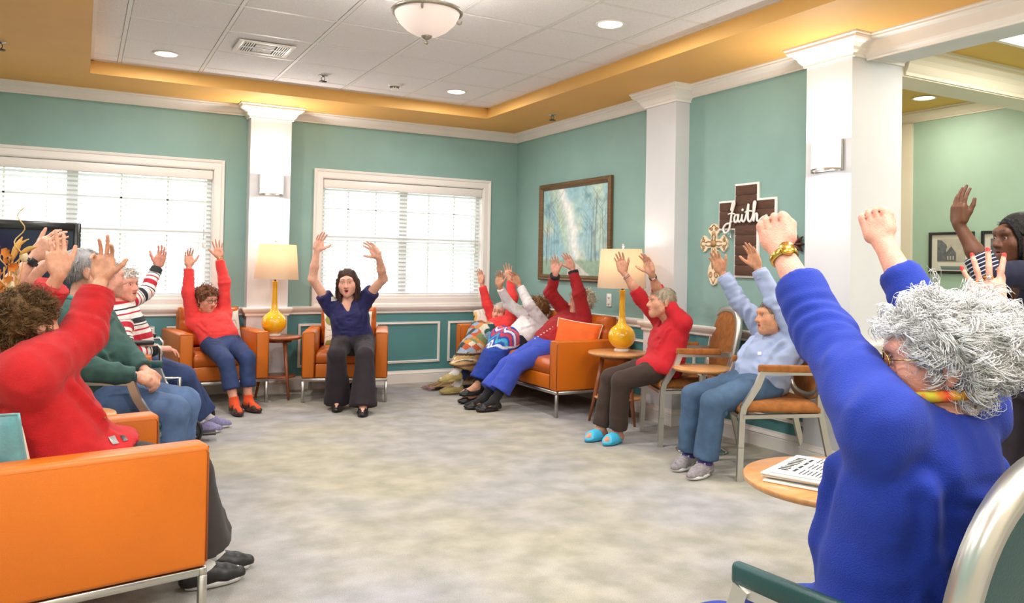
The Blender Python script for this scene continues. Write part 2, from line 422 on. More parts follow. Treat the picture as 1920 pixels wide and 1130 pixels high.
# ------------------------------------------------------------------ people
def ik(a, t, l1, l2, hint):
    a, t = np.asarray(a, float), np.asarray(t, float); d = t-a; L = np.linalg.norm(d)
    mx = (l1+l2)*.995
    if L > mx: t = a+d/L*mx; L = mx
    L = max(L, abs(l1-l2)+.02)
    u = nrm(d); x = (l1*l1-l2*l2+L*L)/(2*L); y = math.sqrt(max(l1*l1-x*x, 0))
    hp = np.asarray(hint, float); hp = nrm(hp-u*np.dot(hp, u))
    return a+u*x+hp*y, a+u*L
def rot(v, ax, a):
    ax = nrm(ax); c, s = math.cos(a), math.sin(a)
    return v*c+np.cross(ax, v)*s+ax*np.dot(ax, v)*(1-c)
def hand_groups(w, y, z, right, s=1.0, curl=.12, spread=.10, thumb=.5, wristback=None, paint=None, nails=None, fat=1.0):
    """w wrist; y finger direction; z back of hand; returns sdf groups and fingertip list"""
    y = nrm(y); z = nrm(z-y*np.dot(z, y)); x = np.cross(z, y) if right else np.cross(y, z)   # x = thumb side
    P = lambda a, b, c: w+s*(x*a+y*b+z*c)
    M = np.array([x, y, z])
    fist = isinstance(curl, (int, float)) and curl > .8
    palm = [bx(P(.003, .046, 0), s*(V3(.022, .026, .004) if fist else V3(.027, .030, .004)), .0115*s, M), rc(P(0, -.004, 0), P(0, .02, 0), .023*s, .027*s, (z, 1.5)),
            rc(P(.020, .025, -.008), P(.030, .062, -.010), .017*s, .012*s), rc(P(-.024, .025, -.006), P(-.026, .062, -.006), .015*s, .012*s)]
    fg = []; tips = []
    fin = [(.029, .084, (.043, .026, .021), .0088), (.0095, .090, (.047, .030, .022), .0090), (-.0105, .087, (.044, .027, .021), .0085), (-.0285, .078, (.034, .020, .018), .0076)]
    for i, (fx, fy, seg, r) in enumerate(fin):
        p = P(fx*.95, fy-.012, 0); sp_ = (1.5-i)*spread*.75
        d = nrm(y*math.cos(sp_)+x*math.sin(sp_)); r = r*fat
        c3 = curl if not isinstance(curl, (list, tuple)) else curl[i]
        angs = (c3*1.35+.05, c3*1.65+.08, c3*1.0+.05)
        knuck = P(fx*.9, fy-.045, .002); fg.append(rc(knuck, p, .0095*s, .0100*s*fat))
        ax = nrm(np.cross(d, z)); cur = d
        for k in range(3):
            cur = rot(cur, ax, -angs[k]*(.9 if k else 1)) if True else cur
            q = p+cur*seg[k]*s
            fg.append(rc(p, q, r*s*(1-.09*k), r*s*(1-.09*(k+1)))); p = q
        tips.append((p, cur, np.cross(ax, cur), r*s*.75))
    groove = []
    if fist:
        for i, (fx, fy, seg, r) in enumerate(fin):
            fg.append(sp(P(fx*.95, fy-.010, .0035), .0112*s))
        for i in range(3):
            fx = (fin[i][0]+fin[i+1][0])/2*.95; fy = (fin[i][1]+fin[i+1][1])/2-.010
            pts = [P(fx, fy-.020, .0125), P(fx, fy+.004, .0105), P(fx, fy+.0135, -.004), P(fx, fy+.010, -.026), P(fx, fy-.004, -.050)]
            groove += [rc(a_, b_, .0026*s, .0030*s) for a_, b_ in zip(pts[:-1], pts[1:])]
    # thumb
    if isinstance(curl, (int, float)) and curl > .8:
        p0 = P(.026, .022, -.008); p1 = P(.036, .058, -.022); p2 = P(.022, .078, -.038); p3 = P(.000, .080, -.046)
    else:
        a = thumb; p0 = P(.022, .018, -.006)
        d = nrm(x*math.sin(a+.25)+y*math.cos(a+.25)-z*.35); p1 = p0+d*.044*s
        d = nrm(x*math.sin(a+.05)+y*math.cos(a+.05)-z*.25); p2 = p1+d*.032*s
        d = nrm(x*math.sin(a-.10)+y*math.cos(a-.10)-z*.15); p3 = p2+d*.026*s
    fg += [rc(p0, p1, .0155*s, .0120*s), rc(p1, p2, .0110*s*fat, .0100*s*fat), rc(p2, p3, .0100*s*fat, .0080*s*fat)]
    if nails is not None and paint is not None:
        for (p, c, n, r) in tips: paint.append((p-c*.004*s+n*r*.9, p+c*.007*s+n*r*.7, .0068*s, nails, .0012))
    return [grp(palm, .016*s, .015*s), grp(fg, .0035*s, .010*s)]+([grp(groove, 0, .004*s, sub=True)] if groove else []), tips

def head_groups(c, f, u, s, paint, skin, lips=None, mouth=.35, brow=None, old=.5, jaw=1.0):
    u = nrm(u-f*np.dot(u, f)); l = np.cross(u, f)
    P = lambda x, y, z: c+s*(l*x+f*y+u*z)
    M = np.array([l, f, u]); S3 = lambda a, b, d: s*V3(a, b, d)
    A = [el(P(0, -.016, .028), S3(.073, .094, .084), M), el(P(0, .030, -.030), S3(.062*jaw, .060, .082), M),
         rc(P(-.044*jaw, .020, -.062), P(0, .062, -.094), .026*s, .021*s), rc(P(.044*jaw, .020, -.062), P(0, .062, -.094), .026*s, .021*s), sp(P(0, .073, -.096), .0185*s),
         rc(P(-.036, .074, .027), P(.036, .074, .027), .0150*s, .0150*s), rc(P(-.020, .080, .026), P(.020, .080, .026), .0135*s, .0135*s),
         sp(P(-.040, .058, -.024), .027*s), sp(P(.040, .058, -.024), .027*s), el(P(0, .070, -.058), S3(.033, .024, .030), M)]
    B = [rc(P(0, .087, .010), P(0, .110, -.030), .0088*s, .0128*s), sp(P(-.0115, .099, -.033), .0092*s), sp(P(.0115, .099, -.033), .0092*s)]
    sock = [el(P(-.032, .098, .004), S3(.0185, .0165, .0115), M), el(P(.032, .098, .004), S3(.0185, .0165, .0115), M)]
    lids = [el(P(q*.0315, .0765, .0035), S3(.0165, .0135, .0125), M) for q in (-1, 1)]
    eyecut = [el(P(q*.0315, .0935, .0020), S3(.0140, .0095, .0058), M) for q in (-1, 1)]
    lipg = [rc(P(-.019, .084, -.061), P(-.004, .0935, -.0575), .0038*s, .0052*s), rc(P(.019, .084, -.061), P(.004, .0935, -.0575), .0038*s, .0052*s),
            rc(P(-.016, .084, -.066-mouth*.012), P(0, .0915, -.068-mouth*.016), .0045*s, .0062*s), rc(P(.016, .084, -.066-mouth*.012), P(0, .0915, -.068-mouth*.016), .0045*s, .0062*s)]
    slit = [el(P(0, .0955, -.0625-mouth*.007), S3(.0165, .016, .0016+mouth*.0085), M)]
    ears = []
    for q in (-1, 1):
        Me = np.array([nrm(l*q*.95+f*-.35), nrm(f*.95+l*q*.35), u])
        ears += [el(P(q*.076, -.012, -.006), S3(.0075, .0185, .031), Me), sp(P(q*.0735, -.006, -.034), .0080*s)]
    G = [grp(A, .028*s, .02*s), grp(B, .010*s, .010*s), grp(sock, .004*s, .012*s, sub=True), grp(lids, .002, .004*s), grp(eyecut, 0, .0015*s, sub=True),
         grp(lipg, .006*s, .006*s), grp(slit, 0, .003*s, sub=True), grp(ears, .006*s, .008*s)]
    lip = lips or tuple(skin[i]*(.78, .52, .55)[i] for i in range(3))
    for q in (-1, 1):
        paint.append((P(q*.019, .087, -.061), P(q*.002, .098, -.0575), .0058*s, lip, .002*s)); paint.append((P(q*.015, .087, -.067-mouth*.012), P(0, .097, -.069-mouth*.016), .0070*s, lip, .002*s))
        if brow is not None: paint.append((P(q*.015, .096, .0305), P(q*.032, .091, .0335), .0044*s, brow, .003*s)); paint.append((P(q*.032, .091, .0335), P(q*.046, .079, .0285), .0040*s, brow, .003*s))
        paint.append((P(q*.040, .080, -.022), P(q*.034, .086, -.03), .012*s, tuple(skin[i]*(1.02, .90, .88)[i] for i in range(3)), .018*s))
        paint.append((P(q*.019, .094, .0105), P(q*.043, .088, .0100), .0022*s, tuple(skin[i]*.34 for i in range(3)), .0022*s))
    paint.append((P(0, .088, -.0625-mouth*.006), P(0, .08, -.0625-mouth*.006), .009*s if mouth > .3 else .004*s, tuple(x*.25 for x in lip), .002))
    eyes = [P(q*.0315, .0775, .0020) for q in (-1, 1)]
    return G, eyes, P, M
SKINMAT = lambda n, old: mat('skin_'+n, (.7, .45, .35), rough=.5, var=.10+.06*old, vscale=55, bump=.10+.14*old, bscale=220, attr='col', sss=.12, spec=.35)
EYE_ME = {}
def eye_mesh(s, iris):
    k = (round(s, 3), iris)
    if k in EYE_ME: return EYE_ME[k]
    n = 16; v = []; f = []; mi = []
    th = [0, .21, .23, .50, .52, 1.1, 1.6, 2.2, math.pi-.05]; R = .0118*s
    for t in th:
        for i in range(n): a = 2*math.pi*i/n; v.append((R*math.sin(t)*math.cos(a), R*math.cos(t), R*math.sin(t)*math.sin(a)))
    for j in range(len(th)-1):
        for i in range(n): i2 = (i+1) % n; f.append((j*n+i, (j+1)*n+i, (j+1)*n+i2, j*n+i2)); mi.append(2 if j < 1 else (1 if j < 3 else 0))
    me = bpy.data.meshes.new('eye'); me.from_pydata(v, [], f)
    for m in (mat('eye_white', S(232, 226, 220), .25), mat('iris_'+iris, S(84, 66, 48) if iris == 'brown' else S(96, 116, 130), .25), mat('pupil', (.01, .01, .01), .2)): me.materials.append(m)
    me.polygons.foreach_set('material_index', mi); me.polygons.foreach_set('use_smooth', [True]*len(f)); EYE_ME[k] = me
    return me

def hair_region(n, y0=.062, z0=.060, nape=-.075):
    """unit sample points on the skull ellipsoid (local x,y,z metres) inside the hairline"""
    def test(L):
        x, y, z = L[:, 0], L[:, 1], L[:, 2]
        zl = np.where(y > y0, z0, np.where(y > -.004, -.030+(y+.004)/(y0+.004)*(z0+.030), nape))
        return z > zl
    return test
def strand_mesh(name, roots, dirs, normals, length, rad, turns, curl_r, seg, rng, droop=0.0, taper=.35, lift=.3, flat=None, cvar=.25, hcol=(1, 1, 1), tw=3, clump=1, spread=.004):
    """hair locks: curling tubes grown from root points; every lock has its own tint"""
    n0 = len(roots); rep = lambda a: np.repeat(a, clump, axis=0)
    n = n0*clump; t = np.linspace(0, 1, seg)[None, :, None]
    jit = rng.normal(0, spread, (n, 3)) if clump > 1 else 0
    roots = rep(roots)+jit; dirs = rep(dirs); normals = rep(normals)
    jj = lambda k: (1+(rng.random(n)-.5)*k) if clump > 1 else 1
    L = (rep(length*(.7+.6*rng.random(n0)))*jj(.45))[:, None, None]
    d = dirs/np.linalg.norm(dirs, axis=1)[:, None]; nn = normals
    b = np.cross(d, nn); b /= np.maximum(np.linalg.norm(b, axis=1), 1e-9)[:, None]
    ph = (rep(rng.random(n0)*6.28)+(rng.random(n)-.5)*(.9 if clump > 1 else 0))[:, None, None]; sg = rep(np.where(rng.random(n0) < .5, -1, 1))[:, None, None]
    cr = (rep(curl_r*(.6+.8*rng.random(n0)))*jj(.5))[:, None, None]; tn = (rep(turns*(.6+.8*rng.random(n0)))*jj(.25))[:, None, None]
    env = np.minimum(t*3, 1)
    lf = (rep(lift*(.5+rng.random(n0)))*jj(.3))[:, None, None]
    A = roots[:, None, :]+d[:, None, :]*L*t*(1-lf*.3)+nn[:, None, :]*(L*lf*np.sin(t*2.2)*.5)
    A = A+cr*env*(np.cos(ph+sg*tn*6.28*t)-np.cos(ph))*b[:, None, :]+cr*env*(np.sin(ph+sg*tn*6.28*t)-np.sin(ph))*nn[:, None, :]
    A[:, :, 2] -= (droop*L*t*t)[:, :, 0]
    T = np.gradient(A, axis=1); T /= np.maximum(np.linalg.norm(T, axis=2), 1e-9)[:, :, None]
    ref = np.where(np.abs(T[:, :, 2:3]) < .9, np.array([[[0, 0, 1.]]]), np.array([[[1., 0, 0]]]))
    X = np.cross(ref, T); X /= np.maximum(np.linalg.norm(X, axis=2), 1e-9)[:, :, None]; Y = np.cross(T, X)
    r = (rad*(.7+.6*rng.random(n)))[:, None, None]*(1-(1-taper)*t**2)
    ring = [A+r*(math.cos(a)*X+math.sin(a)*Y) for a in np.arange(tw)*2*math.pi/tw]
    V = np.stack(ring, 2).reshape(-1, 3)
    base = (np.arange(n)[:, None, None]*seg+np.arange(seg-1)[None, :, None])*tw+np.arange(tw)[None, None, :]
    nx = (np.arange(n)[:, None, None]*seg+np.arange(seg-1)[None, :, None])*tw+(np.arange(tw)[None, None, :]+1) % tw
    F = np.stack([base, nx, nx+tw, base+tw], -1).reshape(-1, 4)
    me = np_mesh(name, V, F, True)
    tint = 1+cvar*(rng.random(n)-.5)*2
    C = np.array(hcol)[None, :]*np.repeat(tint, seg*tw)[:, None]
    set_color(me, np.clip(C, 0, 1))
    return me
def make_hair(root, base, c, f, u, s, style, color, seed, count=260, name='hair', clump=1):
    """cap of hair shaped on the skull plus locks; style: curly, wavy, short, long, bun"""
    rng = np.random.default_rng(seed)
    u = nrm(u-f*np.dot(u, f)); l = np.cross(u, f); M = np.array([l, f, u])
    P = lambda x, y, z: c+s*(l*x+f*y+u*z)
    puff = dict(curly=.016, wavy=.014, short=.007, long=.010, bun=.006, thin=.006)[style]
    E = V3(.073, .094, .084)+puff
    cen = V3(0, -.018, .030)
    caps = [grp([el(P(*cen), s*E, M)], 0, 0, cuts=[])]
    # face opening: remove front-lower block
    fo = [el(P(0, .118, -.030 if style not in ('long', 'bun') else -.014), s*V3(.068, .085, .090 if style not in ('long', 'bun') else .094), M)]
    caps += [grp(fo, 0, .012*s, sub=True), grp([bx(P(0, .045, -.125), s*V3(.12, .055, .085), .004*s, M)], 0, .012*s, sub=True), grp([bx(P(0, -.06, -.155), s*V3(.12, .07, .065), .005*s, M)], 0, .015*s, sub=True)]
    if style == 'long':
        side = []
        for q in (-1, 1):
            side += [rc(P(q*.050, .030, .085), P(q*.078, .020, .00), .026*s, .024*s, (l, 1.4)), rc(P(q*.078, .020, .0), P(q*.074, .016, -.115), .026*s, .025*s, (l, 1.3)), rc(P(q*.074, .016, -.115), P(q*.062, .030, -.175), .026*s, .014*s, (l, 1.2)), rc(P(q*.060, -.04, .0), P(q*.060, -.045, -.15), .040*s, .030*s)]
        side += [rc(P(0, -.065, .0), P(0, -.07, -.15), .055*s, .045*s)]
        caps += [grp(side, .02*s, .02*s)]
    if style == 'bun': caps += [grp([el(P(0, -.105, -.03), s*V3(.05, .045, .05), M), rc(P(.045, .062, .072), P(.078, .040, .02), .012*s, .008*s)], .02*s, .015*s)]
    h = .0045 if clump > 1 else .006
    V, q = sdf_mesh(caps, h)
    N = vert_normals(V, q)
    if style in ('curly', 'wavy'):
        V = V+N*((np.abs(2*vnoise(V, 38/s, seed)-1)-.3)*.013+(vnoise(V, 80/s, seed+2)-.5)*.010-(.006 if clump > 1 else 0))[:, None]
    else: V = V+N*((vnoise((V-c)@np.array([l*60, f*14, u*14]).T, 1.0, seed)-.5)*.007)[:, None]
    me = np_mesh(name, V-base, q)
    hm = mat('hair_%s_%d' % (style, seed), color, rough=.55, var=.18, vscale=40, bump=.5, bscale=110, attr='col', spec=.3)
    cc = np.array(color)[None, :]*(1+.5*(vnoise(V, 30, seed+1)-.5))[:, None]
    set_color(me, np.clip(cc, 0, 1)); ho = link(name, me, hm, root)
    # locks
    k = 0; pts = []
    g = math.pi*(3-math.sqrt(5)); nn = count*3
    i = np.arange(nn); z = 1-2*(i+.5)/nn; r = np.sqrt(1-z*z); D = np.stack([r*np.cos(g*i), r*np.sin(g*i), z], 1)
    D += rng.normal(0, .03, D.shape); D /= np.linalg.norm(D, axis=1)[:, None]
    Lc = cen+D*(E-.004)
    ok = hair_region(nn, z0=.082 if style in ('long', 'bun') else .060)(Lc)
    if style in ('long', 'bun'): ok &= Lc[:, 1] < (.0 if style == 'long' else .03)
    Lc = Lc[ok]; D = D[ok]
    if len(Lc) > count: sel = rng.permutation(len(Lc))[:count]; Lc = Lc[sel]; D = D[sel]
    nl = D/E; nl /= np.linalg.norm(nl, axis=1)[:, None]
    W = c+s*(Lc@M); NW = nl@M
    # tangent: flow away from crown, downwards/back
    crown = V3(0, -.03, .12); tl = Lc-crown; tl = tl-nl*(tl*nl).sum(1)[:, None]
    if style in ('curly', 'wavy'): tl = tl/np.maximum(np.linalg.norm(tl, axis=1), 1e-6)[:, None]+rng.normal(0, .55, tl.shape)
    TW = tl@M
    prm = dict(curly=dict(length=.045*s, rad=.0030*s, turns=1.6, curl_r=.0085*s, seg=8, droop=.05, lift=.55),
               wavy=dict(length=.050*s, rad=.0036*s, turns=.9, curl_r=.009*s, seg=8, droop=.1, lift=.35),
               short=dict(length=.045*s, rad=.0022*s, turns=.3, curl_r=.003*s, seg=5, droop=.05, lift=.12),
               thin=dict(length=.04*s, rad=.0022*s, turns=.4, curl_r=.003*s, seg=5, droop=.05, lift=.15),
               long=dict(length=.060*s, rad=.0019*s, turns=.2, curl_r=.0015*s, seg=6, droop=.06, lift=-.75),
               bun=dict(length=.055*s, rad=.0018*s, turns=.1, curl_r=.0012*s, seg=6, droop=.0, lift=-.70))[style]
    if clump > 1: prm.update(rad=(.0010 if clump < 12 else .00078)*s, clump=clump, length=.036*s, lift=.40, curl_r=.0105*s, turns=1.05, spread=.0048*s, seg=9)
    me = strand_mesh('lock', W-base, TW, NW, rng=rng, hcol=color, cvar=.35, **prm)
    lo = link('locks', me, hm, ho); lo['kind'] = 'stuff'
    if style == 'long':
        n2 = 260; tt = rng.random(n2); qq = np.where(rng.random(n2) < .5, -1, 1)
        Lr = np.stack([qq*(.074+.020*rng.random(n2)), -.03+.075*rng.random(n2), -.02+.06*tt], 1)
        W2 = c+s*(Lr@M); N2 = (np.stack([qq*1.0, np.full(n2, .25), np.zeros(n2)], 1))@M; T2 = np.tile(-u, (n2, 1))+rng.normal(0, .05, (n2, 3))
        me2 = strand_mesh('lock', W2-base, T2, N2, length=.16*s, rad=.0021*s, turns=.3, curl_r=.004*s, seg=9, rng=rng, hcol=color, cvar=.3, lift=.03)
        l2 = link('side_locks', me2, hm, ho); l2['kind'] = 'stuff'
    return ho

def lighten(o, ratio):
    """fewer triangles where the surface is plain; hands and faces keep theirs"""
    md = o.modifiers.new('decimate', 'DECIMATE'); md.ratio = ratio
    ev = o.evaluated_get(bpy.context.evaluated_depsgraph_get()); me = bpy.data.meshes.new_from_object(ev); me.name = o.data.name
    o.modifiers.remove(md); old = o.data; o.data = me; bpy.data.meshes.remove(old)
    me.polygons.foreach_set('use_smooth', [True]*len(me.polygons))
PEOPLE = {}
def reach_ray(c, u, v, R, far=True):
    d = ray(u, v); o = CAM_C-np.asarray(c); A = d@d; B = 2*(o@d); C = o@o-R*R; D = B*B-4*A*C
    t = (-B+(1 if far else -1)*math.sqrt(D))/(2*A) if D > 0 else -B/(2*A)
    return CAM_C+d*t
def person(key, label, group=None, s=.95, hip=None, face=(0, 1, 0), neck=None, head=None, hface=None, hup=None, wr=None, hands=None, elb=None,
           ankles=None, toes=None, knee_hint=None, skin=S(214, 160, 132), old=.7, h=.0065, hair=('curly', S(120, 90, 60)), hair_n=260, clump=1, lips=None, brow=None, mouth=.2,
           top=None, pants=None, socks=None, shoes=None, bulk=1.0, iris='brown', jaw=1.0, stand=False, shoulder_up=(1, 1), seed=1, nails=None, fat=1.0, extra=None, sho=None):
    hip = np.asarray(hip, float); f0 = nrm(face); neck = np.asarray(neck, float); head = np.asarray(head, float)
    U = nrm(neck-hip); F = nrm(f0-U*np.dot(f0, U)); Lf = np.cross(U, F)     # up the trunk, forward, the person's left
    T = np.linalg.norm(neck-hip)
    base = V3(hip[0], hip[1], 0)
    root = empty('person', base, 0, label, 'person', group)
    paint = []; b = bulk*s; k = T/.50
    # joints
    sh = {}; el_ = {}; wri = {}
    for q, n in ((1, 'L'), (-1, 'R')):
        up = shoulder_up[0 if q == 1 else 1]
        sh[n] = neck-U*(.060-.060*up)*s+Lf*q*(.172-.020*up)*b*.97+F*.01
        if sho and n in sho: sh[n] = np.asarray(sho[n], float)
        tgt = wr[n]
        if isinstance(tgt, tuple): tgt = reach_ray(sh[n], tgt[0], tgt[1], tgt[2]*.53*s, tgt[3])
        hint = (elb or {}).get(n, nrm(Lf*q*.7-U*.3+F*.2))
        el_[n], wri[n] = ik(sh[n], tgt, .285*s, .245*s, hint)
        reach = np.linalg.norm(np.asarray(tgt)-sh[n])
        if reach > .53*s+.02: print('PERSON', key, n, 'arm short by %.3f' % (reach-.53*s))
    hp = {}; kn = {}; an = {}; td = {}
    Lh = nrm(np.cross(V3(0, 0, 1), f0))
    for q, n in ((1, 'L'), (-1, 'R')):
        hp[n] = hip+Lh*q*.088*b
        kh = (knee_hint or {}).get(n, f0+V3(0, 0, .9)+Lh*q*.08)
        kn[n], an[n] = ik(hp[n], ankles[n], .41*s, .385*s, kh)
        td[n] = nrm((toes or {}).get(n, f0))
    hf = nrm(hface if hface is not None else f0); hu = nrm(hup) if hup is not None else nrm(U*.5+V3(0, 0, 1))
    # ---- body
    pel = grp([el(hip+U*.045*k, V3(.155, .105, .115)*b, np.array([Lf, F, U])), el(hip+U*.19*k+F*.012, V3(.135, .10, .14)*b, np.array([Lf, F, U])), el(hip+U*.345*k, V3(.142, .098, .155)*b, np.array([Lf, F, U])),
               rc(sh['L']-U*.03, sh['R']-U*.03, .050*b, .050*b)], .05, .03)
    sk0 = head-nrm(hu)*.085*s-hf*.022*s
    nk = grp([rc(neck-U*.02, sk0, .053*s, .047*s)], 0, .03)
    G = [pel, nk]
    for n in 'LR':
        G.append(grp([rc(sh[n], el_[n], .043*b, .036*s), rc(el_[n], el_[n]*.55+wri[n]*.45, .037*s, .035*s), rc(el_[n]*.55+wri[n]*.45, wri[n], .035*s, .0235*s)], .02, .03))
        G.append(grp([rc(hp[n], kn[n], .078*b, .050*b), rc(kn[n], kn[n]*.6+an[n]*.4-td[n]*.012, .050*b, .050*b), rc(kn[n]*.6+an[n]*.4-td[n]*.012, an[n], .048*b, .033*s)], .02, .03))
        a = an[n]; heel = a-td[n]*.030*s-V3(0, 0, .045*s); ball = a+td[n]*.105*s-V3(0, 0, .050*s); toe = a+td[n]*.150*s-V3(0, 0, .055*s)
        G.append(grp([rc(a, heel, .032*s, .030*s), rc(a, ball, .032*s, .026*s), rc(heel, ball, .028*s, .028*s), rc(ball, toe, .027*s, .020*s)], .02, .02))
        if callable(hands[n]): hands[n] = hands[n](wri[n])
        y, z = hands[n][0], hands[n][1]; o = hands[n][2] if len(hands[n]) > 2 else {}
        hg, tips = hand_groups(wri[n], nrm(y), nrm(z), n == 'R', s*o.get('size', 1.0), o.get('curl', .12), o.get('spread', .12), o.get('thumb', .55), paint=paint, nails=nails, fat=fat)
        G += hg; wri[n+'tips'] = tips
    hg, eyes, HP, HM = head_groups(head, hf, hu, s, paint, skin, lips, mouth, brow, old, jaw)
    G += hg
    V, q = sdf_mesh(G, h)
    me = np_mesh('body', V-base, q)
    C = np.tile(np.array(skin, float), (len(V), 1))*(1+.20*(vnoise(V, 16, seed)-.5)+.10*old*(vnoise(V, 70, seed+4)-.5))[:, None]
    for (a, bb, r, colr, soft) in paint:
        a = np.asarray(a); bb = np.asarray(bb); m = (np.abs(V-a) < .08).all(1)
        if not m.any(): continue
        X = V[m]; ba = bb-a; t = np.clip(((X-a)@ba)/(ba@ba+1e-12), 0, 1); d = np.linalg.norm(X-a-t[:, None]*ba, axis=1)
        w = np.clip((r+soft-d)/max(soft, 1e-5)/1.0, 0, 1)[:, None]; C[m] = C[m]*(1-w)+np.array(colr)*w
    set_color(me, np.clip(C, 0, 1)); body = link('body', me, SKINMAT(key, old), root)
    Rm = Matrix(np.array([np.cross(hf, nrm(HM[2])), hf, HM[2]]).T.tolist())
    for e in eyes:
        link('eye', eye_mesh(s, iris), None, root, e-base, Rm.to_euler())
    J = dict(root=root, base=base, hip=hip, neck=neck, head=head, sh=sh, el=el_, wr=wri, hp=hp, kn=kn, an=an, td=td, U=U, F=F, L=Lf, f0=f0, Lh=Lh, s=s, b=b, k=k, HP=HP, hf=hf, hu=HM[2], T=T, HM=HM)
    if hair: make_hair(root, base, head, hf, hu, s, hair[0], hair[1], seed, hair_n, clump=clump)
    if top: make_top(J, seed=seed, **top)
    if pants: make_pants(J, seed=seed, **pants)
    if socks: make_socks(J, **socks)
    if shoes: make_shoes(J, **shoes)
    lighten(body, .36)
    for o in [c for c in root.children if c.name.split('.')[0] in ('trousers', 'skirt', 'sock')]: lighten(o, .40)
    PEOPLE[key] = J
    return J

def cloth_obj(J, name, groups, h, m, seed=0, amp=.006, sc=13, rings=(), stripe=None, label=None, smooth=1, color_fn=None, creases=()):
    V, q = sdf_mesh(groups, h)
    V = folds(V, q, amp, sc, seed, rings, None, creases)
    if smooth: V = laplace(V, q, smooth, .4)
    me = np_mesh(name, V-J['base'], q)
    if stripe is not None:
        a = me.attributes.new('stripe', 'FLOAT', 'POINT'); a.data.foreach_set('value', stripe(V).astype(np.float32))
    if color_fn is not None: set_color(me, color_fn(V))
    o = link(name, me, m, J['root'])
    if label: o['label'] = label
    return o
def make_top(J, m, name='sweater', sleeve=1.0, hem=.02, loose=1.0, neckline='crew', seed=0, h=.009, amp=.006, cuff=None, bust=1.0, belly=1.0, stripe=None, long_hem=0.0, open_front=False, arm_r=1.0, color_fn=None, sc=13, collar=None, cuff_m=None, vd=.085, cw=1.0):
    U, F, L, hip, neck, s, b, k = J['U'], J['F'], J['L'], J['hip'], J['neck'], J['s'], J['b'], J['k']
    M = np.array([L, F, U]); lo = loose
    tor = [el(hip+U*.05*k, V3(.172*lo, .128*lo, .125)*b, M), el(hip+U*.19*k+F*.018*belly, V3(.158*lo, .124*lo*belly, .15)*b, M), el(hip+U*.345*k+F*.006, V3(.162*lo, .116*lo, .165)*b, M),
           rc(J['sh']['L']-U*.025, J['sh']['R']-U*.025, .062*b, .062*b)]
    for q in (1, -1): tor.append(sp(hip+U*.315*k+F*.068*b+L*q*.070*b, .066*b*bust))
    if long_hem: tor.append(el(hip-U*.06+F*.04, V3(.185*lo, .165*lo, .12)*b, M))
    g = [grp(tor, .045, .03, cuts=[(hip-U*(-.0+hem), -U)])]
    rings = []
    for n in 'LR':
        a, e, w = J['sh'][n], J['el'][n], J['wr'][n]
        if sleeve <= .6:
            t = sleeve/.5; end = a+(e-a)*t; ax = nrm(e-a)
            g.append(grp([rc(a-ax*.02, e, .066*b*arm_r, .058*b*arm_r)], 0, .03, cuts=[(end, ax)]))
        else:
            t = (sleeve-.5)/.5; end = e+(w-e)*t; ax = nrm(w-e)
            g.append(grp([rc(a, e, .066*b*arm_r, .054*s*arm_r)], 0, .035))
            g.append(grp([rc(e, w, .054*s*arm_r, .040*s*arm_r)], 0, .025, cuts=[(end, ax)]))
            rings.append((e, nrm(e-a), .10, .007, .035)); rings.append((end, ax, .10, .004, .03))
            if cuff:
                cu = MB()
                V, q = sdf_mesh([grp([rc(end-ax*cuff*.9, end+ax*.03, .046*s*arm_r, .045*s*arm_r)], 0, 0, cuts=[(end+ax*.012, ax), (end-ax*cuff, -ax)])], .006)
                link('cuff', np_mesh('cuff', V-J['base'], q), cuff_m or m, J['root'])
        rings.append((a, nrm(e-a), .11, .005, .045))
    # neckline: subtract a ball round the neck front
    nb = neck+U*.035+F*.03
    if neckline == 'crew': g.append(grp([rc(neck-U*.01+F*.010, neck+U*.14+F*.03, .060*s, .085*s)], 0, .01, sub=True))
    elif neckline == 'v': g.append(grp([rc(neck-U*vd+F*.10*b, neck+U*.10+F*.05, .022*s, .075*s), rc(neck-U*.005+F*.010, neck+U*.14+F*.03, .058*s, .085*s)], .02, .01, sub=True))
    elif neckline == 'high': g.append(grp([rc(neck+U*.03+F*.01, neck+U*.16+F*.03, .062*s, .09*s)], 0, .008, sub=True))
    cr = []; rg = random.Random(seed)
    for q, n in ((1, 'L'), (-1, 'R')):
        ap = J['sh'][n]-U*.085*b
        for sg in (1, -1):
            for j in range(4):
                a = ap+F*sg*(.075+.01*j)*b-L*q*.01; e = a-U*(.10+.09*j)*k-L*q*(.125-.035*j)+F*sg*.03+L*q*rg.uniform(-.02, .02)
                cr.append((a, e, (.011+.003*rg.random())*cw, amp*1.35))
        a, e, w = J['sh'][n], J['el'][n], J['wr'][n]; ax = nrm(e-a)
        for j in range(5):
            p1 = nrm(np.cross(ax, V3(rg.uniform(-1, 1), rg.uniform(-1, 1), rg.uniform(-1, 1)))); c0 = a+(e-a)*rg.uniform(.1, .8)
            cr.append((c0+p1*.055*arm_r, c0+ax*rg.uniform(.06, .14)+np.cross(ax, p1)*.05*arm_r*rg.choice((-1, 1)), .010*cw, amp*1.3))
    for j in range(8):
        a = hip+U*(.06+.05*j)*k+F*.13*b*rg.choice((1, 1, -1))-L*.12*b; cr.append((a, a+L*.24*b+U*rg.uniform(-.09, .09), .010*cw, amp*1.0))
    o = cloth_obj(J, name, g, h, m, seed, amp, sc, rings, stripe=stripe(J) if stripe else None, color_fn=color_fn, creases=cr)
    J['top'] = o
    if collar is not None:
        ring = MB(); pts = []
        for i in range(24):
            a = 2*math.pi*i/24; pts.append(neck+L*math.cos(a)*.070*s+F*(.016+math.sin(a)*.066*s)+U*(.022-.028*math.sin(a)))
        ring.tube([p-J['base'] for p in pts], .013*s, 6, close=True); ring.build('collar', collar, J['root'])
    return o
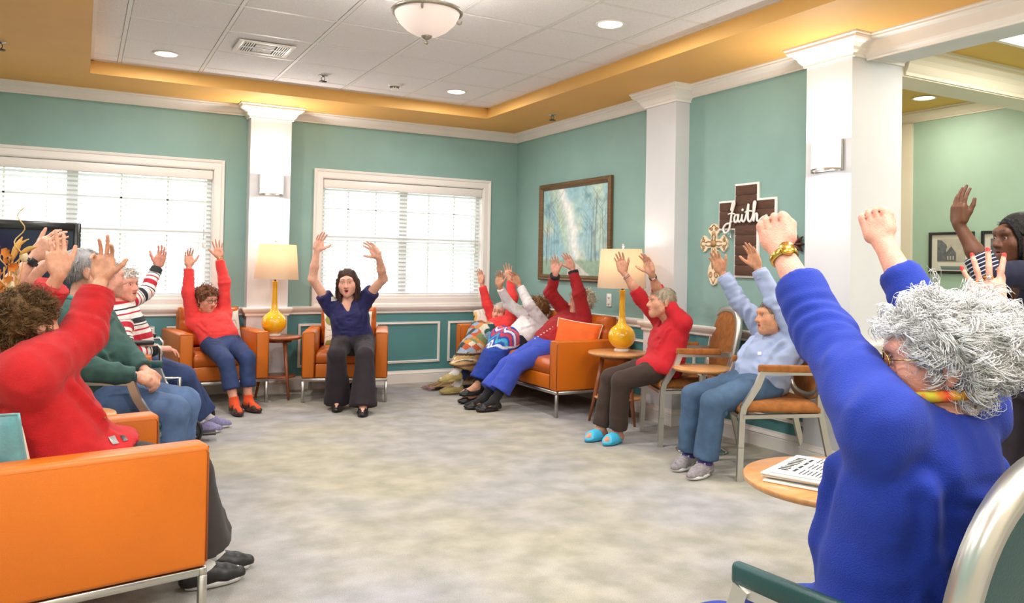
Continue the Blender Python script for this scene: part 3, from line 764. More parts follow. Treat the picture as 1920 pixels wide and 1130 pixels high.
def make_pants(J, m, hem=.95, flare=.0, seed=0, h=.009, amp=.005, name='trousers', wide=1.0, skirt=False, sc=11, color_fn=None):
    hip, U, F, s, b, k, f0, Lh = J['hip'], J['U'], J['F'], J['s'], J['b'], J['k'], J['f0'], J['Lh']
    M = np.array([J['L'], F, U])
    g = [grp([el(hip+U*.01, V3(.170, .125, .125)*b, M), el(hip+f0*.03-V3(0, 0, .02), V3(.168, .14, .095)*b, np.array([Lh, f0, V3(0, 0, 1)]))], .04, .03, cuts=[(hip+U*.13*k, U)])]
    rings = []
    for n in 'LR':
        h_, k_, a = J['hp'][n], J['kn'][n], J['an'][n]; ax = nrm(a-k_); end = k_+(a-k_)*hem
        r1 = (.064+flare*.5)*b*wide; r2 = (.052+flare)*b*wide
        g.append(grp([rc(h_, k_, .094*b, .068*b*wide)], 0, .045 if skirt else .025))
        g.append(grp([rc(k_, a+ax*.05, .066*b*wide, r2*1.06)], 0, .02, cuts=[(end, ax)]))
        rings += [(k_-ax*.0, nrm(k_-h_), .10, .006, .040), (end, ax, .10, .005, .05), (h_, nrm(k_-h_), .14, .006, .05)]
    if skirt:
        m1 = (J['kn']['L']+J['kn']['R'])/2; m2 = (J['an']['L']+J['an']['R'])/2; ax = nrm(m2-m1); end = m1+(m2-m1)*hem
        g.append(grp([rc(hip+f0*.1, m1, .09, .075), rc(m1, m2+ax*.05, .08, .10)], .05, .06, cuts=[(end, ax)]))
    cr = []; rg = random.Random(seed+5)
    for q, n in ((1, 'L'), (-1, 'R')):
        h_, k_, a = J['hp'][n], J['kn'][n], J['an'][n]; t1, t2 = nrm(k_-h_), nrm(a-k_); sd = nrm(np.cross(t1, t2))
        for j in range(5): c0 = k_-t1*.02+t2*.02-nrm(t1-t2)*.05; cr.append((c0+sd*.05, c0+t2*(.05+.03*j)*rg.choice((1, 1))+nrm(t1-t2)*.05+sd*.03, .010, amp*1.2)); cr.append((c0-sd*.05, c0-t1*(.03+.04*j)+nrm(t1-t2)*.04-sd*.03, .010, amp*1.2))
        for j in range(4): c0 = h_+t1*.05*j+V3(0, 0, .08); cr.append((c0+Lh*q*.06, c0+t1*.12-Lh*q*.05, .011, amp*1.2))
        for j in range(4): c0 = a-t2*(.04+.03*j); cr.append((c0+nrm(t1)*.06, c0+sd*.06*rg.choice((-1, 1))-t2*.03, .009, amp))
    o = cloth_obj(J, name, g, h, m, seed+3, amp, sc, rings, color_fn=color_fn, creases=cr)
    J['pants'] = o
    return o
def make_socks(J, m, top=.16, h=.006):
    for n in 'LR':
        a, k_, t, s = J['an'][n], J['kn'][n], J['td'][n], J['s']; u = nrm(k_-a); e = a+u*top
        g = [grp([rc(a-t*.005, a+u*(top+.03), .038*s, .046*s), rc(a, a-t*.03*s-V3(0, 0, .04*s), .036*s, .033*s), rc(a, a+t*.10*s-V3(0, 0, .046*s), .036*s, .029*s), rc(a+t*.1*s-V3(0, 0, .046*s), a+t*.15*s-V3(0, 0, .05*s), .029*s, .023*s)], .02, 0, cuts=[(e, u)])]
        V, q = sdf_mesh(g, h); V = folds(V, q, .0015, 40, 3)
        link('sock', np_mesh('sock', V-J['base'], q), m, J['root'])
def make_shoes(J, m, sole=None, kind='sneaker', h=.006, sole_t=.022, lace=None, bow=None, logo=None):
    for n in 'LR':
        a, t, s = J['an'][n], J['td'][n], J['s']; U0 = V3(0, 0, 1); side = nrm(np.cross(U0, t)); up = nrm(np.cross(t, side))
        P = lambda x, y, z: a+side*x*s+t*y*s+up*z*s
        zb = -.078
        if kind == 'sneaker': pr = [rc(P(0, -.035, -.045), P(0, .10, -.052), .040*s, .043*s), rc(P(0, .10, -.054), P(0, .160, -.060), .042*s, .030*s), rc(P(0, -.02, -.018), P(0, .055, -.030), .042*s, .037*s)]
        else: pr = [rc(P(0, -.038, -.055), P(0, .10, -.060), .036*s, .041*s), rc(P(0, .10, -.060), P(0, .158, -.064), .040*s, .026*s), rc(P(0, -.032, -.036), P(0, -.01, -.045), .036*s, .036*s)]
        g = [grp(pr, .02, 0, cuts=[(P(0, 0, zb+.012), -up)])]
        ycut = .075 if kind == 'flat' else .06
        if kind in ('flat', 'strap'): g.append(grp([rc(P(0, -.005, .0), P(0, .065, -.022), .034*s, .034*s)], 0, .006, sub=True))
        if kind == 'slide': g = [grp([rc(P(0, .0, -.055), P(0, .12, -.060), .044*s, .047*s), rc(P(0, .03, -.035), P(0, .09, -.045), .042*s, .040*s)], .02, 0, cuts=[(P(0, 0, zb+.012), -up), (P(0, .128, -.03), nrm(t+up*.5)), (P(0, .030, -.03), nrm(-t+up*.35))])]
        V, q = sdf_mesh(g, h)
        so = link('shoe', np_mesh('shoe', V-J['base'], q), m, J['root'])
        out = []
        for i in range(28):
            an_ = 2*math.pi*i/28; yy = .062+.112*math.cos(an_); w = .043+.006*math.cos(an_-.3); out.append((w*math.sin(an_)*s*(1.0 if abs(math.cos(an_)) < .9 else .92), yy*s))
        R = np.array([side, t, up]).T
        mb = MB().prism(out, (zb-.002)*s, (zb+sole_t)*s, R=R, c=a-J['base'], smooth=True); mb.build('sole', sole or m, so)
        if lace is not None:
            lb = MB()
            for i in range(4):
                yy = .045+.022*i; zz = .006-.011*i
                lb.tube([P(-.022, yy, zz-.014)-J['base'], P(0, yy+.006, zz)-J['base'], P(.022, yy+.012, zz-.014)-J['base']], .0032*s, 5)
            for q2 in (-1, 1): lb.tube([P(0, .043, .006)-J['base'], P(q2*.02, .035, .012)-J['base'], P(q2*.032, .05, .0)-J['base'], P(q2*.012, .05, .006)-J['base']], .0028*s, 5)
            lb.build('lace', lace, so)
        if logo is not None:
            for q2 in (-1, 1):
                lb = MB(); pp = [(-.012, -.024), (.020, -.028), (.048, -.034), (.046, -.040), (.018, -.040), (.010, -.046), (.022, -.053), (.062, -.055)]
                lb.tube([P(q2*(.0405-.10*max(0, y_-.03)*.2), y_, z_)-J['base'] for y_, z_ in pp], [.0012, .0028, .0034, .0034, .0034, .0034, .0030, .0014], 6); lb.build('side_emblem', logo, so)
        if kind == 'strap':
            sb = MB(); sb.tube([P(-.040, .055, -.040)-J['base'], P(-.030, .05, -.012)-J['base'], P(0, .05, .004)-J['base'], P(.030, .05, -.012)-J['base'], P(.040, .055, -.040)-J['base']], .006*s, 6, flat=2.0); sb.build('strap', m, so)
        if bow is not None:
            bb = MB()
            for q2 in (-1, 1): bb.tube([P(0, .115, -.020)-J['base'], P(q2*.022, .112, -.014)-J['base'], P(q2*.022, .125, -.018)-J['base'], P(0, .118, -.020)-J['base']], .004*s, 5)
            bb.build('bow', bow, so)
def band(J, n, t, m, name, r=.030, w=.016, face=None, face_m=None, face_dir=None):
    """a band round the forearm at fraction t from elbow to wrist"""
    e, wv = J['el'][n], J['wr'][n]; ax = nrm(wv-e); c = e+(wv-e)*t; s = J['s']
    mb = MB().lathe([(r*s, -w/2), (r*s+.003, -w/2+.002), (r*s+.003, w/2-.002), (r*s, w/2)], c-J['base'], 24, cap=False, axis=ax)
    o = mb.build(name, m, J['root'])
    if face is not None:
        d = nrm(np.asarray(face_dir)-ax*np.dot(face_dir, ax)); fb = MB()
        if face == 'round': fb.lathe([(.0001, -.004), (.017, -.004), (.018, .0), (.016, .004), (.0001, .005)], c+d*(r*s+.003)-J['base'], 20, axis=d)
        else: x = np.cross(d, ax); fb.box(c+d*(r*s+.004)-J['base'], (.030, .034, .010), R=np.array([x, ax, d]).T, bevel=.003)
        fb.build('watch_face', face_m, o)
    return o
def glasses(J, m):
    P = J['HP']; b0 = J['base']; mb = MB()
    for q in (-1, 1):
        pts = []
        for i in range(20): a = 2*math.pi*i/20; pts.append(P(q*.033+.024*math.cos(a), .103-.010*abs(math.cos(a))*(1 if q*math.cos(a) > 0 else .2), .0+.018*math.sin(a))-b0)
        mb.tube(pts, .0016, 6, close=True)
        mb.tube([P(q*.057, .093, .006)-b0, P(q*.079, .05, .008)-b0, P(q*.080, -.005, .004)-b0], .0014, 6)
    mb.tube([P(-.010, .105, .006)-b0, P(0, .110, .010)-b0, P(.010, .105, .006)-b0], .0016, 6)
    return mb.build('glasses', m, J['root'])
def handdir(w, tip_uv, d_off=0.0):
    """direction from a wrist point to a photo pixel at (almost) the same depth"""
    return nrm(PD(tip_uv[0], tip_uv[1], depth(w)+d_off)-np.asarray(w))
TOCAM = lambda p: nrm(CAM_C-np.asarray(p))
# ================================================================== the room
TEAL = mat('teal_wall_paint', S(134, 168, 161), .55, var=.05, vscale=3, bump=.12, bscale=300)
TEAL_D = mat('deep_teal_wainscot_paint', S(84, 140, 142), .5, var=.05, vscale=3, bump=.10, bscale=300)
GREEN = mat('sage_wall_paint', S(168, 196, 176), .55, var=.05, vscale=3, bump=.1, bscale=300)
OCHRE = mat('ochre_ceiling_paint', S(226, 172, 92), .6, var=.06, vscale=1.5, bump=.10, bscale=260)
OCHRE2 = mat('mustard_ceiling_paint', S(214, 176, 78), .6, var=.06, vscale=1.5, bump=.10, bscale=260)
WHITE = mat('white_trim_paint', S(238, 232, 226), .35, var=.02, vscale=4)
WHITEW = mat('white_wall_paint', S(214, 214, 217), .5, var=.03, vscale=3)
CREAM = mat('cream_wall_paint', S(232, 222, 202), .5, var=.03, vscale=3)
TILE = mat('fissured_ceiling_tile', S(244, 241, 241), .9, var=.0, color2=S(232, 229, 230), vscale=90, bump=.7, bscale=170, detail=6)
TBAR = mat('white_metal_grid', S(225, 222, 218), .4)
METAL = mat('brushed_steel', S(196, 194, 188), .32, 1.0, var=.06, vscale=6, stretch=(1, 1, 30))
CHROME = mat('chrome', (.75, .75, .75), .12, 1.0)
BLACK = mat('black_plastic', (.014, .014, .016), .38)

def carpet():
    m = bpy.data.materials.new('grey_carpet'); m.use_nodes = True; nt = m.node_tree; N, L = nt.nodes, nt.links; b = N['Principled BSDF']
    b.inputs['Roughness'].default_value = .95; b.inputs['Sheen Weight'].default_value = .25
    tc = N.new('ShaderNodeTexCoord')
    def noise(sc, det=4, w=(1, 1, 1)):
        mp = N.new('ShaderNodeMapping'); mp.inputs['Scale'].default_value = w; L.new(tc.outputs['Object'], mp.inputs[0])
        n = N.new('ShaderNodeTexNoise'); n.inputs['Scale'].default_value = sc; n.inputs['Detail'].default_value = det; L.new(mp.outputs[0], n.inputs['Vector']); return n.outputs['Fac']
    r1 = N.new('ShaderNodeValToRGB'); L.new(noise(6, 8), r1.inputs[0])
    e = r1.color_ramp.elements; e[0].position = .34; e[0].color = (*S(166, 165, 152), 1); e[1].position = .66; e[1].color = (*S(200, 197, 187), 1)
    x = e.new(.5); x.color = (*S(184, 181, 170), 1)
    r2 = N.new('ShaderNodeValToRGB'); L.new(noise(230, 2), r2.inputs[0]); e = r2.color_ramp.elements
    e[0].position = .3; e[0].color = (.62, .62, .62, 1); e[1].position = .75; e[1].color = (1.08, 1.08, 1.08, 1)
    mx = N.new('ShaderNodeMix'); mx.data_type = 'RGBA'; mx.blend_type = 'MULTIPLY'; mx.inputs[0].default_value = .75
    L.new(r1.outputs[0], mx.inputs[6]); L.new(r2.outputs[0], mx.inputs[7])
    r3 = N.new('ShaderNodeValToRGB'); L.new(noise(.9, 3), r3.inputs[0]); e = r3.color_ramp.elements
    e[0].position = .35; e[0].color = (*S(236, 236, 255), 1); e[1].position = .65; e[1].color = (*S(255, 248, 226), 1)
    m2 = N.new('ShaderNodeMix'); m2.data_type = 'RGBA'; m2.blend_type = 'MULTIPLY'; m2.inputs[0].default_value = 1
    L.new(mx.outputs[2], m2.inputs[6]); L.new(r3.outputs[0], m2.inputs[7]); L.new(m2.outputs[2], b.inputs['Base Color'])
    bp = N.new('ShaderNodeBump'); bp.inputs['Strength'].default_value = .8; bp.inputs['Distance'].default_value = .006; L.new(noise(260, 3), bp.inputs['Height']); L.new(bp.outputs[0], b.inputs['Normal'])
    return m
CARPET = carpet()
def structure(o): o['kind'] = 'structure'; return o
XL, YF, XR2 = -7.0, -10.6, 2.40
WT = .16
structure(MB().box(((XL+XR2)/2, (YF)/2, -.05), (XR2-XL+.5, -YF+.5, .1)).build('floor', CARPET))

# ---- back wall with two window openings
WIN1 = (-5.95, -3.242, .905, 2.111); WIN2 = (-2.213, -.425, .905, 2.104)     # x0, x1, z0, z1
def wall_x(name, x0, x1, y, openings, z0, z1, m, th=WT):
    mb = MB(); xs = x0
    for (a, b, c, d) in openings:
        a2, b2 = a, b
        mb.box(((xs+a2)/2, y+th/2, (z0+z1)/2), (a2-xs, th, z1-z0))
        if c > z0: mb.box(((a2+b2)/2, y+th/2, (z0+min(c, z1))/2), (b2-a2, th, min(c, z1)-z0))
        if d < z1: mb.box(((a2+b2)/2, y+th/2, (max(d, z0)+z1)/2), (b2-a2, th, z1-max(d, z0)))
        xs = b2
    mb.box(((xs+x1)/2, y+th/2, (z0+z1)/2), (x1-xs, th, z1-z0))
    return mb.build(name, m)
wb = structure(wall_x('wall_back', XL, 0, 0, [WIN1, WIN2], .78, 2.90, TEAL))
wb2 = wall_x('wainscot', XL, 0, 0, [], 0, .78, TEAL_D); wb2.parent = wb
wr = structure(MB().box((.17, (-4.25)/2+.08, 1.84), (.34, 4.25+.16, 2.12)).build('wall_right', TEAL))
MB().box((.17, (-4.25)/2+.08, .39), (.34, 4.25+.16, .78)).build('wainscot', TEAL_D, wr)
structure(MB().box((XL-.08, YF/2, 1.45), (.16, -YF+.3, 2.9)).build('wall_left', TEAL))
structure(MB().box(((XL+XR2)/2, YF-.08, 1.45), (XR2-XL+.3, .16, 2.9)).build('wall_front', CREAM))
structure(MB().box((XR2+.08, (YF-2.9)/2, 1.45), (.16, -YF-2.9+.4, 2.9)).build('wall_side_room', GREEN))
structure(MB().box((1.37, -2.82, 1.45), (2.06, .16, 2.9)).build('wall_side_room_back', CREAM))
# pilasters and the end of the right wall
structure(MB().box((-2.7555, -.075, 1.37), (.379, .15, 2.74)).build('wall_pilaster_back', WHITEW))
structure(MB().box((-.07, -2.755, 1.37), (.14, .385, 2.74)).build('wall_pilaster_right', WHITEW))
COLX0, COLX1, COLY0, COLY1 = -.12, .36, -4.26, -4.62
structure(MB().box(((COLX0+COLX1)/2, (COLY0+COLY1)/2, 1.37), (COLX1-COLX0, COLY0-COLY1, 2.74)).build('wall_column_right', WHITEW))
# ---- ceilings: ochre soffit with a recessed tray of tiles
TX0, TX1, TY0, TY1 = -4.297, -.755, -.735, -9.95; TZ = 2.845
sof = MB()
sof.box(((XL+TX0)/2, YF/2, 2.80), (TX0-XL, -YF+.3, .12)).box(((TX1+.0)/2+.17, YF/2, 2.80), (-TX1+.34, -YF+.3, .12))
sof.box(((TX0+TX1)/2, TY0/2, 2.80), (TX1-TX0, -TY0, .12)).box(((TX0+TX1)/2, (TY1+YF)/2, 2.80), (TX1-TX0, TY1-YF, .12))
ceil = structure(sof.build('ceiling', OCHRE))
structure(MB().box(((.36+XR2)/2, (YF-2.8)/2, 2.80), (XR2-.36+.1, -YF-2.8+.2, .12)).build('ceiling_side_room', OCHRE2))
structure(MB().box(((TX0+TX1)/2, (TY0+TY1)/2, 2.90), (TX1-TX0+.1, TY0-TY1+.1, .04)).build('ceiling_tray', TBAR))
GX0, GY0, GS = -4.092, -.993, .61
gxs = [TX0]+[GX0+GS*i for i in range(6)]+[TX1]; gys = [TY0]+[GY0-GS*j for j in range(15)]+[TY1]
tray = bpy.data.objects['ceiling_tray']
tile_me = {}
DOWN_TILES = {(round(x, 2), round(y, 2)) for x, y in DOWNLIGHTS}
for i in range(len(gxs)-1):
    for j in range(len(gys)-1):
        a, b = gxs[i]+.012, gxs[i+1]-.012; c, d = gys[j]-.012, gys[j+1]+.012
        k = (round(b-a, 3), round(c-d, 3))
        if k not in tile_me:
            w, l = k; e = .006; z = -.008
            vs = [(-w/2, -l/2, 0), (w/2, -l/2, 0), (w/2, l/2, 0), (-w/2, l/2, 0), (-w/2+e, -l/2+e, z), (w/2-e, -l/2+e, z), (w/2-e, l/2-e, z), (-w/2+e, l/2-e, z)]
            tile_me[k] = MB().add(vs, [(4, 7, 6, 5), (0, 1, 5, 4), (1, 2, 6, 5), (2, 3, 7, 6), (3, 0, 4, 7), (0, 3, 2, 1)]).mesh('ceiling_tile')
        link('ceiling_tile', tile_me[k], TILE, tray, ((a+b)/2, (c+d)/2, TZ+.008))
grid = MB()
for x in gxs[1:-1]: grid.box((x, (TY0+TY1)/2, TZ+.006), (.024, TY0-TY1, .014))
for y in gys[1:-1]: grid.box(((TX0+TX1)/2, y, TZ+.007), (TX1-TX0, .024, .012))
for x in (TX0+.012, TX1-.012): grid.box((x, (TY0+TY1)/2, TZ+.005), (.024, TY0-TY1, .014))
for y in (TY0-.012, TY1+.012): grid.box(((TX0+TX1)/2, y, TZ+.005), (TX1-TX0, .024, .014))
grid.build('ceiling_grid', TBAR, tray)
# beams over the opening to the side room
structure(MB().box((.17, (COLY1+YF)/2, 2.69), (.34, COLY1-YF, .12)).build('trim_1', WHITEW))
structure(MB().box(((.36+XR2)/2, -4.50, 2.65), (XR2-.36, .24, .20)).build('trim_2', CREAM))

CROWN = [(0, 2.645), (.014, 2.645), (.014, 2.656), (.022, 2.662), (.030, 2.672), (.036, 2.684), (.052, 2.700), (.070, 2.708), (.078, 2.716), (.078, 2.726), (.088, 2.732), (.088, 2.742), (0, 2.742)]
CROWN2 = [(o*1.25, 2.742-(2.742-z)*1.35) for o, z in CROWN]
PATH = [(XL, 0), (-2.945, 0), (-2.945, -.15), (-2.566, -.15), (-2.566, 0), (0, 0), (0, -2.5625), (-.14, -2.5625), (-.14, -2.9475), (0, -2.9475), (0, COLY0), (COLX0, COLY0), (COLX0, COLY1), (COLX1, COLY1)]
def run(a, b, prof, name, close_ends=True):
    return structure(MB().sweep(PATH[a:b+1], prof).build(name, WHITE))
run(0, 1, CROWN, 'trim_3'); run(4, 6, CROWN, 'trim_4'); run(9, 10, CROWN, 'trim_5')
structure(MB().sweep([PATH[1], PATH[2], PATH[3], PATH[4]], CROWN2).build('trim_6', WHITE))
structure(MB().sweep([PATH[6], PATH[7], PATH[8], PATH[9]], CROWN2).build('trim_7', WHITE))
structure(MB().sweep([PATH[10], PATH[11], PATH[12], PATH[13]], CROWN2).build('trim_8', WHITE))
structure(MB().sweep([(0, COLY1-.02), (0, YF)], [(o, z-.05 if z < 2.7 else z) for o, z in CROWN]).build('trim_9', WHITE))
structure(MB().sweep([(.34, YF), (.34, COLY1)], [(o, z) for o, z in CROWN]).build('trim_10', WHITE))
structure(MB().sweep([(.38, -4.62), (XR2, -4.62)], [(o, 2.742-(2.742-z)*1.9) for o, z in CROWN]).build('trim_11', CREAM))
structure(MB().sweep([(.36, -2.9), (XR2, -2.9), (XR2, YF)], CROWN).build('trim_12', CREAM))
structure(MB().box((XR2-.015, -3.08, 1.32), (.03, .36, 2.64)).build('trim_13', CREAM))
RAIL = [(0, .738), (.012, .738), (.016, .748), (.012, .756), (.018, .766), (.030, .778), (.036, .790), (.040, .800), (.040, .812), (.030, .817), (0, .817)]
structure(MB().sweep(PATH, RAIL).build('trim_14', WHITE))
BASE = [(0, 0), (.018, 0), (.018, .085), (.015, .092), (.020, .097), (.016, .108), (.009, .118), (.006, .132), (0, .132)]
structure(MB().sweep(PATH[:6], BASE).build('baseboard_back', WHITE))
structure(MB().sweep(PATH[5:], BASE).build('baseboard_right', WHITE))
structure(MB().sweep([(XR2, -2.9), (XR2, YF)], BASE).build('baseboard_side_room', WHITE))
structure(MB().sweep([(XL, YF), (XL, 0)], BASE).build('baseboard_left', WHITE))
# panel mouldings under the rail
PM = [(-.026, 0), (-.026, .010), (-.018, .016), (-.010, .010), (-.004, .014), (0, .010), (0, 0)]
def panel_frame(p0, dx, w, z0, z1, nrmv):
    mb = MB(); p0 = np.array(p0, float); dx = np.array(dx, float); n = np.array(nrmv, float); up = V3(0, 0, 1)
    cs = [(0, z0), (w, z0), (w, z1), (0, z1)]; ins = [(1, 1), (-1, 1), (-1, -1), (1, -1)]
    m = len(PM); vs = []
    for (a, z), (ia, iz) in zip(cs, ins):
        for o, h in PM: vs.append(p0+dx*(a-ia*o)+up*(z-iz*o)+n*h)
    fs = []
    for i in range(4):
        j = (i+1) % 4
        for k in range(m-1): fs.append((i*m+k, j*m+k, j*m+k+1, i*m+k+1))
    return mb.add(vs, fs)
tn = 15
for x0, x1 in ((-2.426, -1.70), (-1.633, -.912), (-.818, -.10), (-3.62, -3.02), (-4.5, -3.72), (-5.4, -4.6)):
    structure(panel_frame((x0, -.001, 0), (1, 0, 0), x1-x0, .212, .645, (0, -1, 0)).build('trim_%d' % tn, WHITE)); tn += 1
for y0, y1 in ((-.12, -.85), (-.95, -1.68), (-1.78, -2.5), (-3.04, -3.60), (-3.66, -4.2)):
    structure(panel_frame((-.001, y0, 0), (0, -1, 0), y0-y1, .212, .636, (-1, 0, 0)).build('trim_%d' % tn, WHITE)); tn += 1

# ---- windows with casing, sashes, glass and slatted blinds
GLASS = bpy.data.materials.new('window_glass'); GLASS.use_nodes = True
_nt = GLASS.node_tree; _b = _nt.nodes['Principled BSDF']; _b.inputs['Base Color'].default_value = (1, 1, 1, 1)
_tr = _nt.nodes.new('ShaderNodeBsdfTransparent'); _gl = _nt.nodes.new('ShaderNodeBsdfGlossy'); _gl.inputs['Roughness'].default_value = .02
_mx = _nt.nodes.new('ShaderNodeMixShader'); _mx.inputs[0].default_value = .06
_nt.links.new(_tr.outputs[0], _mx.inputs[1]); _nt.links.new(_gl.outputs[0], _mx.inputs[2]); _nt.links.new(_mx.outputs[0], _nt.nodes['Material Output'].inputs[0])
def slat_mat():
    m = bpy.data.materials.new('white_blind_slat'); m.use_nodes = True; nt = m.node_tree; b = nt.nodes['Principled BSDF']
    b.inputs['Base Color'].default_value = (*S(246, 246, 246), 1); b.inputs['Roughness'].default_value = .4
    t = nt.nodes.new('ShaderNodeBsdfTranslucent'); t.inputs[0].default_value = (*S(245, 246, 250), 1)
    x = nt.nodes.new('ShaderNodeMixShader'); x.inputs[0].default_value = .5
    nt.links.new(b.outputs[0], x.inputs[1]); nt.links.new(t.outputs[0], x.inputs[2]); nt.links.new(x.outputs[0], nt.nodes['Material Output'].inputs[0]); return m
SLAT = slat_mat()
def window(n, W, mull):
    x0, x1, z0, z1 = W; cx = (x0+x1)/2
    root = structure(empty('window_%d' % n, (cx, 0, z0)))
    lx, rx, H = x0-cx, x1-cx, z1-z0
    # casing
    cs = [(lx, 0), (rx, 0), (rx, H), (lx, H)]; prof = [(0, 0), (0, .014), (.012, .018), (.060, .018), (.068, .026), (.084, .030), (.090, .026), (.090, 0)]
    vs = []; m = len(prof)
    for (a, z), (ia, iz) in zip(cs, [(-1, -1), (1, -1), (1, 1), (-1, 1)]):
        for o, h in prof: vs.append((a+ia*o, -h, z+iz*o))
    fs = [(i*m+k, ((i+1) % 4)*m+k, ((i+1) % 4)*m+k+1, i*m+k+1) for i in range(4) for k in range(m-1)]
    MB().add(vs, fs).build('casing', WHITE, root)
    jm = MB()
    for a in (lx, rx): jm.box((a, .06, H/2), (.012, .12, H))
    for z in (0, H): jm.box((0, .06, z), (rx-lx, .12, .012))
    jm.build('jamb', WHITE, root)
    # two sashes side by side (each double hung)
    fr = MB()
    for a in [lx+.025, rx-.025]+mull:
        fr.box((a, .115, H/2), (.05 if a in (lx+.025, rx-.025) else .09, .045, H))
    for z in (.025, H-.025, H*.50): fr.box((0, .115, z), (rx-lx, .05, .05))
    fr.build('sash', WHITE, root)
    mu = MB(); edges = [lx]+mull+[rx]
    for a, b in zip(edges[:-1], edges[1:]):
        for k in (1, 2): mu.box((a+(b-a)*k/3, .118, H/2), (.018, .02, H))
        for z in (H*.25, H*.75): mu.box(((a+b)/2, .118, z), (b-a, .02, .018))
    mu.build('muntin', WHITE, root)
    for a, b in zip(edges[:-1], edges[1:]):
        MB().box(((a+b)/2, .124, H/2), (b-a-.02, .004, H-.02)).build('pane', GLASS, root)
    # blind
    bl = empty('blind', (0, 0, 0)); bl.parent = root
    MB().box((0, .030, H-.052), (rx-lx-.02, .055, .085), bevel=.006).build('valance', WHITE, bl)
    MB().box((0, .045, .018), (rx-lx-.03, .045, .022), bevel=.004).build('bottom_rail', WHITE, bl)
    sm = MB().box((0, 0, 0), (rx-lx-.03, .046, .0028), R=np.array([[1, 0, 0], [0, math.cos(.60), -math.sin(.60)], [0, math.sin(.60), math.cos(.60)]])).mesh('slat')
    z = .052; 
    while z < H-.10:
        link('slat', sm, SLAT, bl, (0, .045, z)); z += .0415
    cd = MB(); nC = max(3, int((rx-lx)/.55)+1)
    for i in range(nC):
        x = lx+.12+(rx-lx-.24)*i/(nC-1)
        for yy in (.020, .070): cd.box((x, yy, H/2), (.004, .002, H-.06))
    cd.build('ladder_cord', WHITE, bl)
    MB().tube([(rx-.08, .012, H-.09), (rx-.08, .010, H*.45)], .004, 6).lathe([(.003, 0), (.010, -.02), (.012, -.06), (.003, -.07)], (rx-.08, .010, H*.45), 10).build('wand', WHITE, bl)
    return root
window(1, WIN1, [.19]); window(2, WIN2, [.0])
# outdoors, seen only as glare between the slats
structure(MB().box((-3.0, 9.0, -.35), (60, 17.4, .1)).build('ground_outside', mat('lawn', S(120, 150, 90), .9, var=.2, vscale=2)))
# ================================================================== fixtures on ceiling and walls
LAMP_ON = glow('lit_lamp_lens', (1, .93, .82), 14)
def downlight(x, y, z, label, first=[None]):
    r = empty('downlight', (x, y, z), 0, label, 'ceiling light', 'recessed downlights in the ceilings')
    MB().lathe([(.076, .002), (.095, .002), (.098, -.003), (.092, -.007), (.080, -.005), (.078, -.002)], n=32, cap=False).build('trim_ring', WHITE, r)
    MB().lathe([(.0001, -.0025), (.079, -.0025)], n=32, cap=False).build('lens', LAMP_ON, r)
    return r
DL = ['lit recessed downlight in the tiled tray, nearest the back left corner', 'lit recessed downlight in the tiled tray, near the back right corner', 'lit recessed downlight in the tiled tray, right of the bowl pendant', 'lit recessed downlight in the tiled tray, left of the bowl pendant']
for i, (x, y) in enumerate(DOWNLIGHTS):
    downlight(x, y, TZ-.003, DL[i] if i < 4 else ['lit recessed downlight in the tray, third from the window wall on the left', 'lit recessed downlight in the tray, third from the window wall on the right', 'lit recessed downlight in the tray, farthest left from the window wall', 'lit recessed downlight in the tray, farthest right from the window wall'][i-4])
downlight(1.88, -3.725, SOFFIT_Z-.002, 'lit recessed downlight in the mustard ceiling of the side room')
PANEL_ON = glow('lit_diffuser', (1, .96, .86), 5)
tl = ['lit ceiling panel light at the front left soffit', 'lit ceiling panel light halfway along the left soffit', 'lit ceiling panel light in the left soffit nearest the windows', 'lit ceiling panel light in the tray by the front wall', 'lit ceiling panel light in the tray above the viewer', 'lit square panel light in the mustard ceiling, upper right of the photo', 'lit panel light in the side room ceiling, farther from its vent']
for i, (x, y) in enumerate(ADDED_TROFFERS+[(1.13, -5.35), (1.13, -7.8)]):
    z = TZ if -4.3 < x < -.7 else SOFFIT_Z
    w, l = 1.2, .6
    if i == 5: w, l = 1.15, .62
    r = empty('panel_light', (x, y, z), 0, tl[i], 'ceiling light', 'panel lights'); fr = MB()
    for q in (-1, 1): fr.box((q*(w/2-.015), 0, -.008), (.03, l, .016)); fr.box((0, q*(l/2-.015), -.008), (w-.06, .03, .016))
    fr.build('frame', WHITE, r); MB().box((0, 0, -.004), (w-.06, l-.06, .006)).build('diffuser', PANEL_ON, r)
for o in bpy.data.objects:
    if o.type == 'LIGHT' and 'troffer' in o.name: o.location.z = (TZ if -4.3 < o.location.x < -.7 else SOFFIT_Z)-.03
def vent(x, y, z, label, rz=0, dark=True):
    r = empty('air_vent', (x, y, z), rz, label, 'vent', None)
    fr = MB(); w, l = .40, .34
    for q in (-1, 1): fr.box((q*(w/2-.02), 0, -.005), (.04, l, .012), bevel=.003); fr.box((0, q*(l/2-.02), -.005), (w-.08, .04, .012), bevel=.003)
    fr.box((0, 0, -.006), (w-.08, .012, .008))
    fr.build('frame', WHITE, r)
    MB().box((0, 0, .004), (w-.06, l-.06, .004)).build('backing', mat('vent_dark', (.02, .02, .02), .8), r)
    sl = MB().box((0, 0, 0), (.008, .115, .010)).mesh('louver'); s2 = MB().box((0, 0, 0), (.14, .008, .010)).mesh('louver')
    for k in range(5):
        for q in (-1, 1):
            for e in (-1, 1): link('louver', sl, TBAR, r, (q*(.085+.017*k), e*.068, -.004))
    for k in range(4):
        for e in (-1, 1): link('louver', s2, TBAR, r, (0, e*(.03+.022*k), -.003))
vent(-3.177, -1.908, TZ-.008, 'white air vent grille in the tiled tray left of the bowl pendant')
vent(1.60, -4.10, SOFFIT_Z-.008, 'white air vent grille in the mustard side room ceiling', .0)
